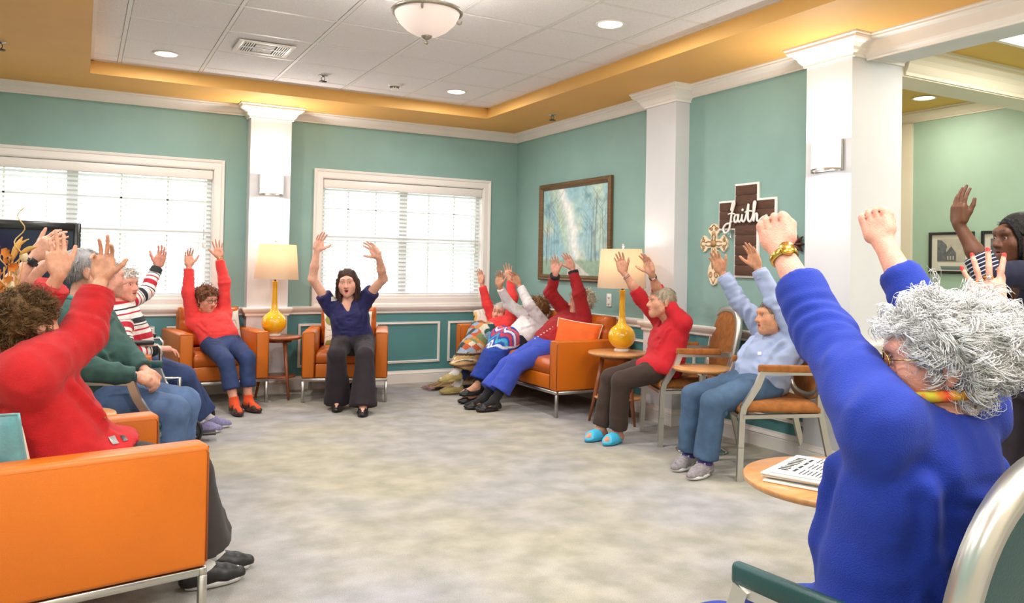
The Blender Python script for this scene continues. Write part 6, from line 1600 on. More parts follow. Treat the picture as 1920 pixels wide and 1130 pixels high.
# 8-10 on the couch
f = face_xy((-1, -.06)); Lq = np.cross(V3(0, 0, 1), f)
hip = V3(-.56, -.62, .54); d0 = depth(hip)+.08; hd = PD(938, 586, d0+.0); hf = nrm((-.80, -.62, .06)); wR = PD(902, 527, d0-.05); wL = PD(955, 522, d0+.05)
J8 = person('couch_coral', 'person in a coral sweatshirt under a tapestry throw at the far end of the couch', s=.95, hip=hip, face=f, neck=PD(944, 613, d0), head=hd, hface=hf,
  wr=dict(L=wL, R=(902, 527, 0.97, True)), hands=dict(R=lambda w: up_hand(w, (898, 490), -1, 0, .8, curl=.1), L=up_hand(wL, (951, 487), -1, 0, 0, curl=.05, spread=.22)), elb=dict(R=V3(0, .6, -.2), L=V3(0, -.6, -.2)),
  ankles=dict(R=PZ(842, 712, .16), L=PZ(857, 722, .085)), toes=dict(R=nrm((-1, .15, -.10)), L=nrm((-1, .1, 0))), hair=('short', S(206, 196, 186)), hair_n=160, seed=18, skin=S(226, 168, 142), old=.9, brow=S(90, 70, 60),
  top=dict(m=CORAL, name='sweatshirt', sleeve=.93, hem=.03, loose=1.1), pants=dict(m=DENIM_D, hem=.8), socks=dict(m=WHITE_S, top=.18), shoes=dict(m=OLIVE_L, kind='sneaker', sole=OLIVE_L, lace=OLIVE_L))
hip = V3(-.60, -1.18, .54); d0 = depth(hip)+.10; hd = PD(1008, 578, d0-.02); hf = nrm((-.92, .10, .10)); wR = PD(936, 536, d0-.16); wL = PD(973, 533, d0-.10)
J9 = person('couch_white', 'person in a white cardigan with brown hair in the middle of the couch', s=.93, hip=hip, face=f, neck=PD(1008, 606, d0), head=hd, hface=hf,
  wr=dict(L=wL, R=(936, 536, 0.97, False)), hands=dict(R=lambda w: up_hand(w, (937, 494), -1, 0, .3, curl=.12, spread=.14), L=up_hand(wL, (963, 510), -1, 0, .9, curl=.15)), elb=dict(R=V3(0, .5, -.6), L=V3(0, -.5, -.6)),
  ankles=dict(R=PZ(879, 742, .085), L=PZ(890, 738, .085)), toes=dict(R=nrm((-1, .05, 0)), L=nrm((-1, 0, 0))), hair=('wavy', S(150, 108, 70)), hair_n=420, seed=19, skin=TAN, old=.8,
  top=dict(m=WHITE_K, name='cardigan', sleeve=.93, hem=.03, loose=1.06), pants=dict(m=BLACK_S, hem=.86), shoes=dict(m=BLACK_L, kind='flat', sole=BLACK_L, bow=BLACK_L))
hip = V3(-.60, -1.74, .54); d0 = depth(hip)+.12; hd = PD(1088, 566, d0-.02); hf = nrm((-.92, .18, .06)); wR = PD(1042, 512, d0-.10); wL = PD(1072, 499, d0-.10)
J10 = person('couch_red', 'person in a deep red cardigan over cobalt blue at the near end of the couch', s=.96, hip=hip, face=f, neck=PD(1082, 598, d0), head=hd, hface=hf,
  wr=dict(L=wL, R=wR), hands=dict(R=up_hand(wR, (1037, 458), -1, 0, .3, curl=.10, spread=.14), L=up_hand(wL, (1053, 452), -1, 0, .6, curl=.10, spread=.12)), elb=dict(R=V3(0, .5, -.6), L=V3(0, -.5, -.6)),
  ankles=dict(R=PZ(905, 748, .085), L=PZ(926, 752, .085)), toes=dict(R=nrm((-1, .1, 0)), L=nrm((-1, 0, 0))), hair=('curly', S(226, 212, 192)), hair_n=420, seed=20, skin=S(224, 164, 144), old=.9,
  top=dict(m=REDC, name='cardigan', sleeve=.93, hem=.02, loose=1.12, long_hem=0, arm_r=1.1, cuff=.02, cuff_m=BLACK_S), pants=dict(m=COBALT, hem=.72, wide=1.25, flare=.03), socks=dict(m=BLACK_S, top=.13), shoes=dict(m=BLACK_L, kind='flat', sole=BLACK_L))
tr = MB()
for k in range(13):
    t = k/12; p = J10['neck']+J10['F']*(.105+.07*t)-J10['U']*(.06+.40*t)-J10['L']*-.045; tr.box(p-J10['base'], (.010, .010, .010))
tr.build('button_trim', WHITE_K, J10['root'])
# 11 red top, blue clogs
f = F_CH; hip = V3(-.53, -3.33, .55); d0 = depth(hip)+.05; hd = PD(1240, 566, d0-.0); hf = nrm((-.96, .26, .04)); wR = PD(1164, 503, d0-.22); wL = PD(1221, 512, d0-.10)
J11 = person('red_top', 'person in a red top and brown trousers wearing bright blue clogs', s=.96, hip=hip, face=nrm((-1, .15, 0)), neck=PD(1264, 607, d0+.04), head=hd, hface=hf, h=.0047,
  wr=dict(L=wL, R=(1164, 503, 0.96, False)), hands=dict(R=lambda w: up_hand(w, (1152, 448), -1, 0, .2, curl=.14, spread=.13, thumb=.5), L=up_hand(wL, (1204, 448), -1, 0, .9, curl=.16, spread=.12, thumb=.8)), elb=dict(R=V3(.2, .6, -.5), L=V3(.5, .8, -.3)),
  ankles=dict(R=PZ(1127, 802, .085), L=PZ(1158, 808, .085)), toes=dict(R=nrm((-1, -.25, 0)), L=nrm((-1, -.35, 0))), hair=('thin', S(164, 150, 128)), hair_n=420, seed=21, skin=S(214, 156, 128), old=1.0, brow=S(150, 120, 100), mouth=.05,
  top=dict(m=REDT, name='red_top', sleeve=.66, hem=.10, loose=1.06, neckline='v', long_hem=1, amp=.007, sc=10), pants=dict(m=BROWN_T, hem=.95, wide=1.05, flare=.012), shoes=dict(m=AQUA, kind='slide', sole=AQUA, sole_t=.026))
band(J11, 'R', .86, SILVER, 'bracelet', r=.028, w=.006); band(J11, 'R', .80, mat('rose_beads', S(170, 120, 110), .4), 'bracelet', r=.0285, w=.008); band(J11, 'L', .82, BLACK, 'watch_strap', r=.028, w=.018, face='square', face_m=SILVER, face_dir=TOCAM(wL))
# 12 pale blue sweatshirt
f = F_C2; hip = V3(-.53, -4.27, .55); d0 = depth(hip)+.05; hd = PD(1448, 592, d0-.04); hf = nrm((-.95, .30, .0)); wR = PD(1350, 505, d0-.20); wL = PD(1419, 498, d0-.16)
J12 = person('pale_blue', 'person in a pale blue sweatshirt and jeans with grey sneakers on the right', s=.97, hip=hip, face=nrm((-1, .12, 0)), neck=PD(1470, 632, d0+.04), head=hd, hface=hf, h=.0055,
  wr=dict(L=(1419, 498, 0.95, False), R=(1350, 505, 0.97, False)), hands=dict(R=lambda w: up_hand(w, (1328, 452), -1, 0, .2, curl=.16, spread=.13, thumb=.5), L=lambda w: up_hand(w, (1402, 446), -1, 0, .9, curl=.08, spread=.06, thumb=.55)), elb=dict(R=V3(0, .3, -.8), L=V3(.1, -.3, -.8)),
  ankles=dict(R=PZ(1292, 852, .085), L=PZ(1322, 866, .085)), toes=dict(R=nrm((-1, -.3, 0)), L=nrm((-1, -.30, 0))), hair=('short', S(120, 104, 90)), hair_n=260, seed=22, skin=S(210, 152, 118), old=.8, bulk=1.06,
  top=dict(m=PALEB, name='sweatshirt', sleeve=.93, hem=.06, loose=1.14, amp=.013, cw=1.5, sc=10, cuff=.05, belly=1.08, arm_r=1.08), pants=dict(m=DENIM_T, hem=.93, wide=1.10, flare=.010, amp=.006), socks=dict(m=PURPLE_S, top=.14), shoes=dict(m=GREY_MESH, kind='sneaker', sole=WHITE_R, lace=WHITE_R, logo=WHITE_R, sole_t=.018))
bt = on_cloth(J12, J12['top'], CAM_C, ray(1424, 663), 'button', .022, .022, WHITE, thick=.006)
# 13 royal blue, right foreground
f = F_FG; cf = c_fg+F_FG*.08; hip = V3(*(cf-f*.30)[:2], .55); hd = PD(1764, 674, 1.53); hf = nrm((-.62, .78, -.05))
J13 = person('royal_blue', 'person with curly white hair in a royal blue jacket in the right foreground, fists raised', s=.98, hip=hip, face=f, neck=PD(1748, 780, 1.52), head=hd, hface=hf, h=.0042,
  wr=dict(L=(1462, 466, .975, True), R=(1654, 450, .96, True)), hands=dict(L=lambda w: up_hand(w, (1436, 372), 1, .06, -.3, curl=1.05, spread=.02), R=lambda w: up_hand(w, (1628, 365), 1, .05, -.5, curl=1.05, spread=.02)), elb=dict(L=V3(.1, -.4, -.8), R=V3(.6, .2, -.4)),
  ankles=dict(L=hip*0+V3(hip[0]-.13, hip[1]+.55, .085), R=V3(hip[0]+.10, hip[1]+.58, .085)), toes=dict(L=f, R=f), hair=('curly', S(255, 252, 248)), hair_n=560, clump=14, seed=23, skin=S(230, 164, 142), old=1.0, bulk=1.05,
  top=dict(m=ROYAL, name='jacket', sleeve=.80, hem=.22, loose=1.16, neckline='crew', h=.0065, amp=.009, cw=1.5, long_hem=1, arm_r=1.08, sc=8), pants=dict(m=ROYAL, hem=.96, wide=1.25, h=.008, flare=.02), socks=dict(m=WHITE_S), shoes=dict(m=BLACK_L, kind='sneaker', sole=WHITE_R))
glasses(J13, GOLD)
b13 = band(J13, 'L', .90, GOLD, 'watch_band', r=.0295, w=.017, face='round', face_m=GOLD, face_dir=TOCAM(J13['wr']['L'])+V3(.3, -.2, .2))
sc = MB(); pts = []
for i in range(20):
    a = 2*math.pi*i/20; pts.append(J13['neck']+J13['L']*math.cos(a)*.068+J13['F']*(.008+math.sin(a)*.064)+J13['U']*(.040-.02*math.sin(a))-J13['base'])
sc.tube(pts, .011, 8, close=True); sc.build('neckerchief', mat('red_yellow_print', S(214, 34, 28), .7, color2=S(190, 200, 40), vscale=34), J13['root'])
# 14 standing in navy polo
hd = PD(1908, 447, 3.45); f = nrm((-.93, .10, 0)); hf = nrm((-.91, .34, -.02)); hip = V3(hd[0]+.16, hd[1]-.02, .83); wL = PD(1797, 420, 3.42)
DARK = S(104, 66, 46)
J14 = person('navy_standing', 'person with dark hair standing in a navy polo at the right edge, one hand raised', s=.96, hip=hip, face=f, neck=neck_from(hd, f, (0, 0, 1), .96)+V3(.02, 0, 0), head=hd, hface=hf, h=.0042,
  wr=dict(L=wL, R=V3(hip[0]-.10, hip[1]+.26, .86)), hands=dict(L=up_hand(wL, (1798, 360), .35, 0, -1, curl=.10, spread=.05, thumb=.25), R=(V3(-.1, 0, -1), V3(0, 1, 0), dict(curl=.25))), elb=dict(L=V3(.1, -.4, -.9), R=V3(.5, .5, 0)), knee_hint=dict(L=f, R=f),
  ankles=dict(L=V3(hip[0]-.02, hip[1]-.12, .085), R=V3(hip[0]+.02, hip[1]+.12, .085)), toes=dict(L=f, R=f), hair=('bun', S(24, 20, 20)), hair_n=700, seed=24, skin=DARK, old=.1, lips=S(120, 66, 56), brow=S(40, 26, 20), mouth=.1, shoulder_up=(1, 0),
  top=dict(m=NAVY2, name='polo_shirt', sleeve=.62, hem=.06, loose=1.08, neckline='v', collar=NAVY2), pants=dict(m=BLACK_T, hem=1.0, flare=.01), shoes=dict(m=BLACK_L, kind='sneaker', sole=BLACK_L))
a_, e_, w_ = J14['sh']['L'], J14['el']['L'], J14['wr']['L']; ax = nrm(w_-e_)
STRIPE2 = STRIPE.copy(); STRIPE2.name = 'navy_white_stripe'; _e = STRIPE2.node_tree.nodes['Color Ramp'].color_ramp.elements
while len(_e) > 2: _e.remove(_e[-1])
_e[0].position = 0; _e[0].color = (*S(28, 30, 56), 1); _e[1].position = .74; _e[1].color = (*S(206, 208, 218), 1)
V, q = sdf_mesh([grp([rc(e_-ax*.05, e_+ax*.12, .064, .054)], .02, 0, cuts=[(e_+ax*.085, ax), (e_-ax*.005, -ax)])], .006)
me = np_mesh('striped_cuff', V-J14['base'], q); a14 = me.attributes.new('stripe', 'FLOAT', 'POINT'); a14.data.foreach_set('value', (((V-e_)@ax)/.016+10).astype(np.float32))
link('striped_cuff', me, STRIPE2, J14['root'])
lg = on_cloth(J14, J14['top'], CAM_C, ray(1914, 585), 'chest_logo', .05, .016, mat('white_embroidery', S(220, 222, 230), .7), thick=.004)
ra = MB()
for k in range(2):
    pts = [J14['HP'](x, y, z)-J14['base'] for x, y, z in ((.030, .078, .085), (.060, .062, .050), (.076, .045, 0), (.074, .040, -.06), (.066, .038, -.11))]
    ra.tube([p+J14['hf']*(.010*k) for p in pts], [.006, .008, .008, .007, .004], 6)
ra.build('loose_braid', mat('hair_bun_24', S(24, 20, 20)), J14['root'])
# 15 neighbour out of frame: raised left hand with red nails
f = nrm((.42, .91, 0)); wL = PD(1856, 588, 2.08); hip = V3(-1.73, -6.84, .55); hd = hip+V3(.05, .0, .68)
Lq = np.cross(V3(0, 0, 1), f)
J15 = person('red_nails', 'person behind the white-haired woman, left hand raised with red nails and rings', s=.97, hip=hip, face=f, neck=neck_from(hd, f, (0, 0, 1), .97), head=hd, hface=f, h=.0048,
  wr=dict(L=wL, R=lap(hip, f, 'R', Lq)), hands=dict(L=up_hand(wL, (1838, 462), 1, 0, .1, curl=.10, spread=.30, thumb=.1), R=(f, V3(0, 0, 1), dict(curl=.3))), elb=dict(L=V3(.1, -.2, -.9), R=nrm(-Lq-f-V3(0, 0, .4))),
  ankles=seat_legs(hip, f), hair=('curly', S(200, 190, 180)), hair_n=200, seed=25, skin=S(224, 166, 142), old=1.0, nails=S(206, 40, 34), shoulder_up=(.5, 0),
  top=dict(m=knit('midnight_knit', S(28, 30, 56)), sleeve=.80, hem=.02), pants=dict(m=BLACK_T), socks=dict(m=BLACK_S), shoes=dict(m=BLACK_L, kind='flat', sole=BLACK_L))
y = J15  # rings on ring and middle fingers
hy, hz = up_hand(wL, (1838, 462), 1, 0, .1)[:2]; hy = nrm(hy); hz = nrm(hz-hy*np.dot(hz, hy)); hx = np.cross(hy, hz); sx_ = .97
for fx, fy, sp2, m_ in ((-.0105, .090, -.5, GOLD), (.0095, .098, .5, GOLD)):
    dfin = nrm(hy*math.cos(sp2*.30*.75)+hx*math.sin(sp2*.30*.75)); c = y['wr']['L']+sx_*(hx*fx*.95+hy*fy)
    o = MB().lathe([(.0096, -.003), (.0118, -.002), (.0118, .002), (.0096, .003)], c-y['base'], 18, cap=False, axis=dfin).build('ring', m_, y['root'])
    MB().lathe([(.0001, -.003), (.006, -.002), (.006, .002), (.0001, .004)], c+hz*.012-y['base'], 10, axis=hz).build('ring_stone', SILVER, o)
# ================================================================== cushions, throws and small things
TEALP = mat('teal_velvet', S(92, 152, 158), .5, var=.25, vscale=9, sheen=.6, bump=.2, bscale=60); IVORY = mat('ivory_cloth', S(232, 222, 200), .8, var=.06, vscale=20, bump=.2, bscale=200)
ORP = mat('orange_cotton', S(232, 100, 28), .75, var=.1, vscale=12, bump=.25, bscale=220)
def flower_cloth(name, base, petals, spots, seed):
    m = bpy.data.materials.new(name); m.use_nodes = True; nt = m.node_tree; N, L = nt.nodes, nt.links; b = N['Principled BSDF']; b.inputs['Roughness'].default_value = .8
    tc = N.new('ShaderNodeTexCoord'); vo = N.new('ShaderNodeTexVoronoi'); vo.inputs['Scale'].default_value = 5.2; vo.inputs['Randomness'].default_value = .75; L.new(tc.outputs['Object'], vo.inputs['Vector'])
    no = N.new('ShaderNodeTexNoise'); no.inputs['Scale'].default_value = 24; L.new(tc.outputs['Object'], no.inputs['Vector'])
    ad = N.new('ShaderNodeMath'); ad.operation = 'MULTIPLY_ADD'; ad.inputs[1].default_value = .22; L.new(no.outputs['Fac'], ad.inputs[0]); L.new(vo.outputs['Distance'], ad.inputs[2])
    r = N.new('ShaderNodeValToRGB'); L.new(ad.outputs[0], r.inputs[0]); r.color_ramp.interpolation = 'CONSTANT'; e = r.color_ramp.elements
    e[0].position = 0; e[0].color = (*spots, 1); e[1].position = .20; e[1].color = (*petals, 1); x = e.new(.42); x.color = (*base, 1); x = e.new(.60); x.color = (*tuple(v*.62 for v in base), 1); x = e.new(.63); x.color = (*base, 1)
    L.new(r.outputs[0], b.inputs['Base Color']); return m
FLOWER = flower_cloth('flower_cloth', S(226, 216, 204), S(232, 186, 110), S(110, 60, 40), 1); BLUEF = flower_cloth('blue_leaf_cloth', S(214, 220, 216), S(96, 132, 170), S(196, 160, 70), 2); GREENF = flower_cloth('green_leaf_cloth', S(232, 228, 216), S(150, 160, 84), S(214, 178, 70), 3)
Zv = V3(0, 0, 1)
def lean(c, nrm_dir, w, h, t, mats, label, roll=0.0, tilt=.25, **k):
    z = nrm(V3(nrm_dir[0], nrm_dir[1], tilt)); x = nrm(np.cross(Zv, z)); y = np.cross(z, x)
    x, y = x*math.cos(roll)+y*math.sin(roll), y*math.cos(roll)-x*math.sin(roll)
    return pillow(c, frame_mat(x, y, z), w, h, t, mats, label, **k)
lean(c_red-F_RED*.19+np.cross(F_RED, V3(0, 0, 1))*.11+V3(0, 0, .585), nrm(np.cross(F_RED, V3(0, 0, 1))*.55-F_RED*.85), .38, .38, .11, (TEALP, IVORY), 'teal and ivory throw pillow in the left foreground armchair', roll=.05, tilt=-.22, piping=TEALP, two=True, seed=1)
lean(c_cor-F_CORAL*.14+V3(.10, 0, .62), F_CORAL, .34, .34, .10, (BLUEF,), 'blue patterned pillow behind the person in the coral sweater', roll=.1, seed=2)
lean(c_lead-F_LEAD*.10+V3(.0, 0, .62), F_LEAD, .46, .34, .10, (GREENF,), 'white leafy pillow behind the person in the navy blouse', roll=.03, seed=3)
lean(V3(-.52, -.36, .64), nrm(V3(-.9, -.45, 0)), .36, .36, .10, (FLOWER,), 'cream flowered pillow at the far end of the couch', roll=.25, seed=4)
lean(V3(-.46, -2.02, .625), nrm(V3(-.75, -.65, 0)), .42, .32, .13, (ORP,), 'orange pillow with ivory piping at the near end of the couch', roll=-.12, piping=IVORY, seed=5, tilt=.35)

def throw(J, label, m, color_fn, hem, wide, name, extra=(), seed=5, drape_to=None, h=.008):
    hip, b, s = J['hip'], J['b'], J['s']; f = J['f0']; M0 = (J['kn']['L']+J['kn']['R'])/2
    r = empty(name, J['base'], 0, label, 'blanket'); g = []; up = Zv
    for n in 'LR':
        g += [rc(J['hp'][n]+f*.12+up*.03, J['kn'][n]+up*.02, .108*b*wide, .092*b*wide), rc(J['kn'][n]+up*.01, J['kn'][n]+(J['an'][n]-J['kn'][n])*1.0, .092*b*wide, .088*b*wide)]
    g += [rc(J['hp']['L']+f*.15, J['hp']['R']+f*.15, .10*b, .10*b), rc(J['kn']['L'], J['kn']['R'], .085*b, .085*b), rc(M0, (J['an']['L']+J['an']['R'])/2, .085, .085)]+list(extra)
    V, q = sdf_mesh([grp(g, .06, .02, cuts=[(V3(*((J['an']['L']+J['an']['R'])/2)[:2], hem), (f[0]*.35, f[1]*.35, -1)), (hip+f*.07, -f+up*.25)])], h)
    V = folds(V, q, .009, 8, seed); V = laplace(V, q, 1, .4)
    me = np_mesh('cloth', V-J['base'], q); set_color(me, np.clip(color_fn(V, J), 0, 1)); c = link('cloth', me, m, r)
    return r, V, q
TAP = mat('tapestry_weave', S(150, 140, 120), .9, var=.25, vscale=90, bump=.5, bscale=300, attr='col'); BLT = mat('blue_blanket_weave', S(60, 90, 180), .9, var=.2, vscale=60, bump=.4, bscale=300, attr='col')
def tap_color(V, J):
    a = (V-J['hip'])@nrm(J['f0']); lat = (V-J['hip'])@J['Lh']; s_ = a+np.maximum(0, .56-V[:, 2])*1.0
    n1 = vnoise(V, 9, 31); n2 = vnoise(V, 24, 32)
    cell = np.floor(s_/.085).astype(int)*7+np.floor((lat+.5)/.095+.3*np.floor(s_/.085)).astype(int)*13
    pal = np.array([S(150, 168, 190), S(196, 92, 52), S(214, 206, 186), S(34, 84, 84), S(40, 70, 70), S(206, 140, 66), S(120, 140, 96), S(172, 186, 200)])
    c = pal[np.mod(cell+(n1*3).astype(int), 8)]
    edge = np.minimum(np.abs((s_/.085) % 1-.5), np.abs(((lat+.5)/.095+.3*np.floor(s_/.085)) % 1-.5)); c = np.where((edge > .455)[:, None], np.array(S(70, 58, 52)), c)
    hi = (V[:, 2]-.30-(a-.35)*.0)
    bd = (V[:, 2] < .40) ; c = np.where(bd[:, None], np.array(S(196, 160, 104)), c)
    ph = lat*34+np.sin(V[:, 2]*60)*.0; wv = np.abs(V[:, 2]-(.335+.022*np.sin(ph*2)))
    c = np.where((bd & (wv < .008))[:, None], np.array(S(236, 226, 200)), c); c = np.where((bd & (np.abs(V[:, 2]-.385) < .010))[:, None], np.array(S(60, 48, 44)), c)
    c = np.where((bd & (np.abs(V[:, 2]-.285) < .012))[:, None], np.array(S(120, 84, 60)), c); c = np.where((bd & (((ph/3.14) % 1) < .3) & (wv < .028) & (wv > .012))[:, None], np.array(S(84, 66, 58)), c)
    return c*(1+.3*(n2-.5))[:, None]
rt, Vt, qt = throw(J8, 'colourful tapestry throw with tan border over the knees at the couch far end', TAP, tap_color, .27, 1.12, 'tapestry_throw', extra=[rc(J8['kn']['R']+V3(0, .10, -.0), J8['kn']['R']+V3(-.02, .16, -.35), .07, .08)])
FR = mat('mauve_fringe', S(150, 118, 124), .9, var=.3, vscale=60)
low = Vt[Vt[:, 2] < Vt[:, 2].min()+.03]; fb = MB(); rngf = random.Random(3)
if len(low):
    cen = low.mean(0); ang = np.arctan2(low[:, 1]-cen[1], low[:, 0]-cen[0])
    for k in range(90):
        a = -math.pi+2*math.pi*k/90; sel = low[np.abs(ang-a) < .08]
        if not len(sel): continue
        p = sel[np.argmax(np.linalg.norm(sel[:, :2]-cen[:2], axis=1))]; o = nrm(p-cen)*.012
        fb.tube([p-J8['base'], p+o+V3(rngf.uniform(-.01, .01), rngf.uniform(-.01, .01), -.035)-J8['base'], p+o*.6+V3(rngf.uniform(-.015, .015), rngf.uniform(-.015, .015), -.075)-J8['base']], [.0055, .005, .003], 5)
    fo = fb.build('fringe', FR, rt); fo['kind'] = 'stuff'
# trailing corner of the throw on the carpet and its bunched upper edge
cm_ = MB(); pts = [PZ(880, 716, .05), PZ(850, 722, .03), PZ(826, 724, .02), PZ(808, 728, .015)]
nn = 14; vs = []; 
for i, t in enumerate(np.linspace(0, 1, nn)):
    a = t*3; k = min(2, int(a)); p = pts[k]*(1-(a-k))+pts[k+1]*(a-k); wd = .16*(1-.35*t)
    for j in range(7):
        y = (j/6-.5)*2; vs.append(p+V3(0, y*wd, .012+.020*abs(math.sin(5*t+3*y))*(1-t*.4)+.16*(1-t)**2*(1-y*y))-J8['base'])
cm_.add(vs, [(i*7+j, (i+1)*7+j, (i+1)*7+j+1, i*7+j+1) for i in range(nn-1) for j in range(6)], True)
me = cm_.mesh('trailing_corner'); Vc = np.array([v.co for v in me.vertices]); n_ = np.array([[i % 7] for i in range(len(Vc))])
cc = np.where(n_ % 2 == 0, np.array(S(196, 160, 104)), np.array(S(110, 78, 60))); set_color(me, cc); link('trailing_corner', me, TAP, rt)
tb = MB()
for k in range(10):
    p = pts[-1]+V3(-.0, (k/9-.5)*.20, .012); tb.tube([p-J8['base'], p+V3(-.03, rngf.uniform(-.02, .02), .004)-J8['base'], p+V3(-.07, rngf.uniform(-.03, .03), -.010)-J8['base']], [.007, .006, .004], 5)
tb.build('fringe', FR, rt)['kind'] = 'stuff'
def blue_color(V, J):
    a = (V-J['hip'])@nrm(J['f0']); lat = (V-J['hip'])@J['Lh']; n2 = vnoise(V, 24, 41)
    c = np.tile(np.array(S(34, 76, 170)), (len(V), 1)); up = V[:, 2] > .50
    w = (a*1.0+.03*np.sin(lat*40))
    for a0, wd, col in ((.14, .018, S(216, 90, 100)), (.18, .012, S(226, 226, 232)), (.22, .016, S(196, 60, 80)), (.27, .016, S(70, 160, 196)), (.33, .012, S(226, 226, 232)), (.40, .010, S(90, 180, 214))):
        c = np.where((up & (np.abs(w-a0) < wd))[:, None], np.array(col), c)
    c = np.where((np.abs(V[:, 2]-.505-.012*np.sin(lat*50)) < .009)[:, None], np.array(S(214, 222, 230)), c)
    c = np.where((V[:, 2] < .47)[:, None], np.array(S(30, 58, 150)), c)
    return c*(1+.3*(n2-.5))[:, None]
throw(J9, 'royal blue patterned lap blanket over the knees in the middle of the couch', BLT, blue_color, .24, 1.06, 'lap_blanket', extra=[rc(J9['kn']['R']+V3(.05, .10, -.02), J9['kn']['R']+V3(.12, .13, -.32), .045, .05)], seed=8)

# wheelchair under the striped sweater
f = J5['f0']; Lq = J5['Lh']; hb = J5['base']
wc = empty('wheelchair', (hb[0], hb[1], 0), math.atan2(f[1], f[0]), 'black wheelchair with spoked front casters under the striped sweater', 'wheelchair')
fm = MB()
for q in (-1, 1):
    y = q*.255
    fm.tube([(.34, y, .10), (.34, y, .46), (.22, y, .46), (-.24, y, .46)], .012, 8); fm.tube([(-.24, y, .16), (-.24, y, .92), (-.34, y, .94)], .012, 8); fm.tube([(.22, y, .46), (.22, y, .66), (.20, y, .685), (-.24, y, .69)], .011, 8); fm.tube([(.34, y, .20), (-.24, y, .18)], .011, 8)
    fm.tube([(.34, y, .40), (.42, y*.85, .30), (.46, y*.75, .08)], .010, 8)
fm.tube([(.0, -.255, .20), (.0, .255, .20)], .010, 8); fm.build('frame', CHROME, wc)
for q in (-1, 1):
    MB().box((.0, q*.265, .705), (.36, .055, .028), bevel=.010).build('armrest', BLACK, wc); MB().box((-.02, q*.258, .58), (.32, .008, .20), bevel=.003).build('side_panel', BLACK, wc)
    MB().box((.52, q*.15, .055), (.13, .12, .015), bevel=.004).build('footrest', BLACK, wc)
    MB().tube([(-.335, q*.255, .94), (-.42, q*.255, .94)], .017, 10).build('push_grip', BLACK, wc)
    for nme, x, yy, r_ in (('caster', .50 if q > 0 else .40, .31 if q > 0 else .30, .098), ('rear_wheel', -.20, .30, .152)):
        w = empty(nme, (x, q*yy, r_)); w.parent = wc
        n = 28; MB().tube([(r_*.88*math.cos(6.2832*k/n), 0, r_*.88*math.sin(6.2832*k/n)) for k in range(n)], r_*.12, 8, close=True).build('tyre', BLACK, w)
        sp_ = MB(); sp_.tube([(r_*.74*math.cos(6.2832*k/n), 0, r_*.74*math.sin(6.2832*k/n)) for k in range(n)], r_*.07, 6, close=True)
        for k in range(6): a = k*1.0472; sp_.bar((.01*math.cos(a), 0, .01*math.sin(a)), (r_*.72*math.cos(a), 0, r_*.72*math.sin(a)), r_*.13, .012, up=(0, 1, 0))
        sp_.lathe([(.001, -.022), (r_*.24, -.020), (r_*.24, .020), (.001, .022)], n=16, axis=(0, 1, 0)); sp_.build('spokes', mat('dark_grey_plastic', S(44, 46, 50), .45), w)
        fk = MB()
        for e in (-1, 1): fk.bar((0, e*.024, 0), (-.03 if nme == 'caster' else 0, e*.024, r_*1.25), .022, .006, up=(0, 1, 0))
        fk.build('fork', CHROME, w)
MB().box((.02, 0, .455), (.42, .46, .03), bevel=.01).build('seat', BLACK, wc); MB().box((-.245, 0, .70), (.02, .46, .40), bevel=.008).build('backrest', BLACK, wc)

# television on its console at the left edge
tc_ = PD(-32, 514, 5.05); td = nrm(V3(CAM_C[0]-tc_[0], CAM_C[1]-tc_[1], 0)); td = nrm(td+V3(.35, 0, 0))
tv = empty('television', (tc_[0], tc_[1], .78), FRONT(td), 'black flat television at the left edge in front of the window', 'television')
zc = tc_[2]-.78; W_, H_ = 1.16, .70
b = MB(); b.box((0, .05, zc), (W_, .09, H_), bevel=.015, seg=3)
for q in (-1, 1): b.box((q*(W_/2-.022), -.002, zc), (.044, .024, H_), bevel=.006); b.box((0, -.002, zc+q*(H_/2-.028)), (W_-.088, .024, .056), bevel=.006)
b.build('casing', mat('gloss_black', (.012, .012, .014), .18, coat=.3), tv)
MB().box((0, .003, zc), (W_-.088, .008, H_-.11)).build('screen', mat('dark_screen_glass', S(28, 30, 58), .08, coat=.5), tv)
MB().box((0, .06, (zc-H_/2)/2+.01), (.16, .06, zc-H_/2), bevel=.01).build('neck', BLACK, tv); MB().box((0, .06, .012), (.56, .28, .022), bevel=.008).build('foot', BLACK, tv)
tvs = empty('media_console', (tc_[0], tc_[1], 0), FRONT(td), 'walnut media console under the television', 'console')
MB().box((0, .06, .765), (.86, .44, .03), bevel=.006).build('top', WALNUT_T, tvs); MB().box((0, .06, .45), (.82, .40, .60), bevel=.006).build('body', WALNUT, tvs)
for q in (-1, 1):
    d_ = MB().box((q*.205, -.150, .45), (.40, .018, .56), bevel=.004).build('door', WALNUT_T, tvs); MB().lathe([(.001, -.02), (.012, -.018), (.008, 0)], (q*.05, -.160, .45), 12, axis=(0, 1, 0)).build('knob', METAL, d_)
    for e in (-1, 1): MB().tube([(q*.36, .06+e*.15, .15), (q*.38, .06+e*.17, 0)], [.02, .012], 10).build('leg', WALNUT, tvs)
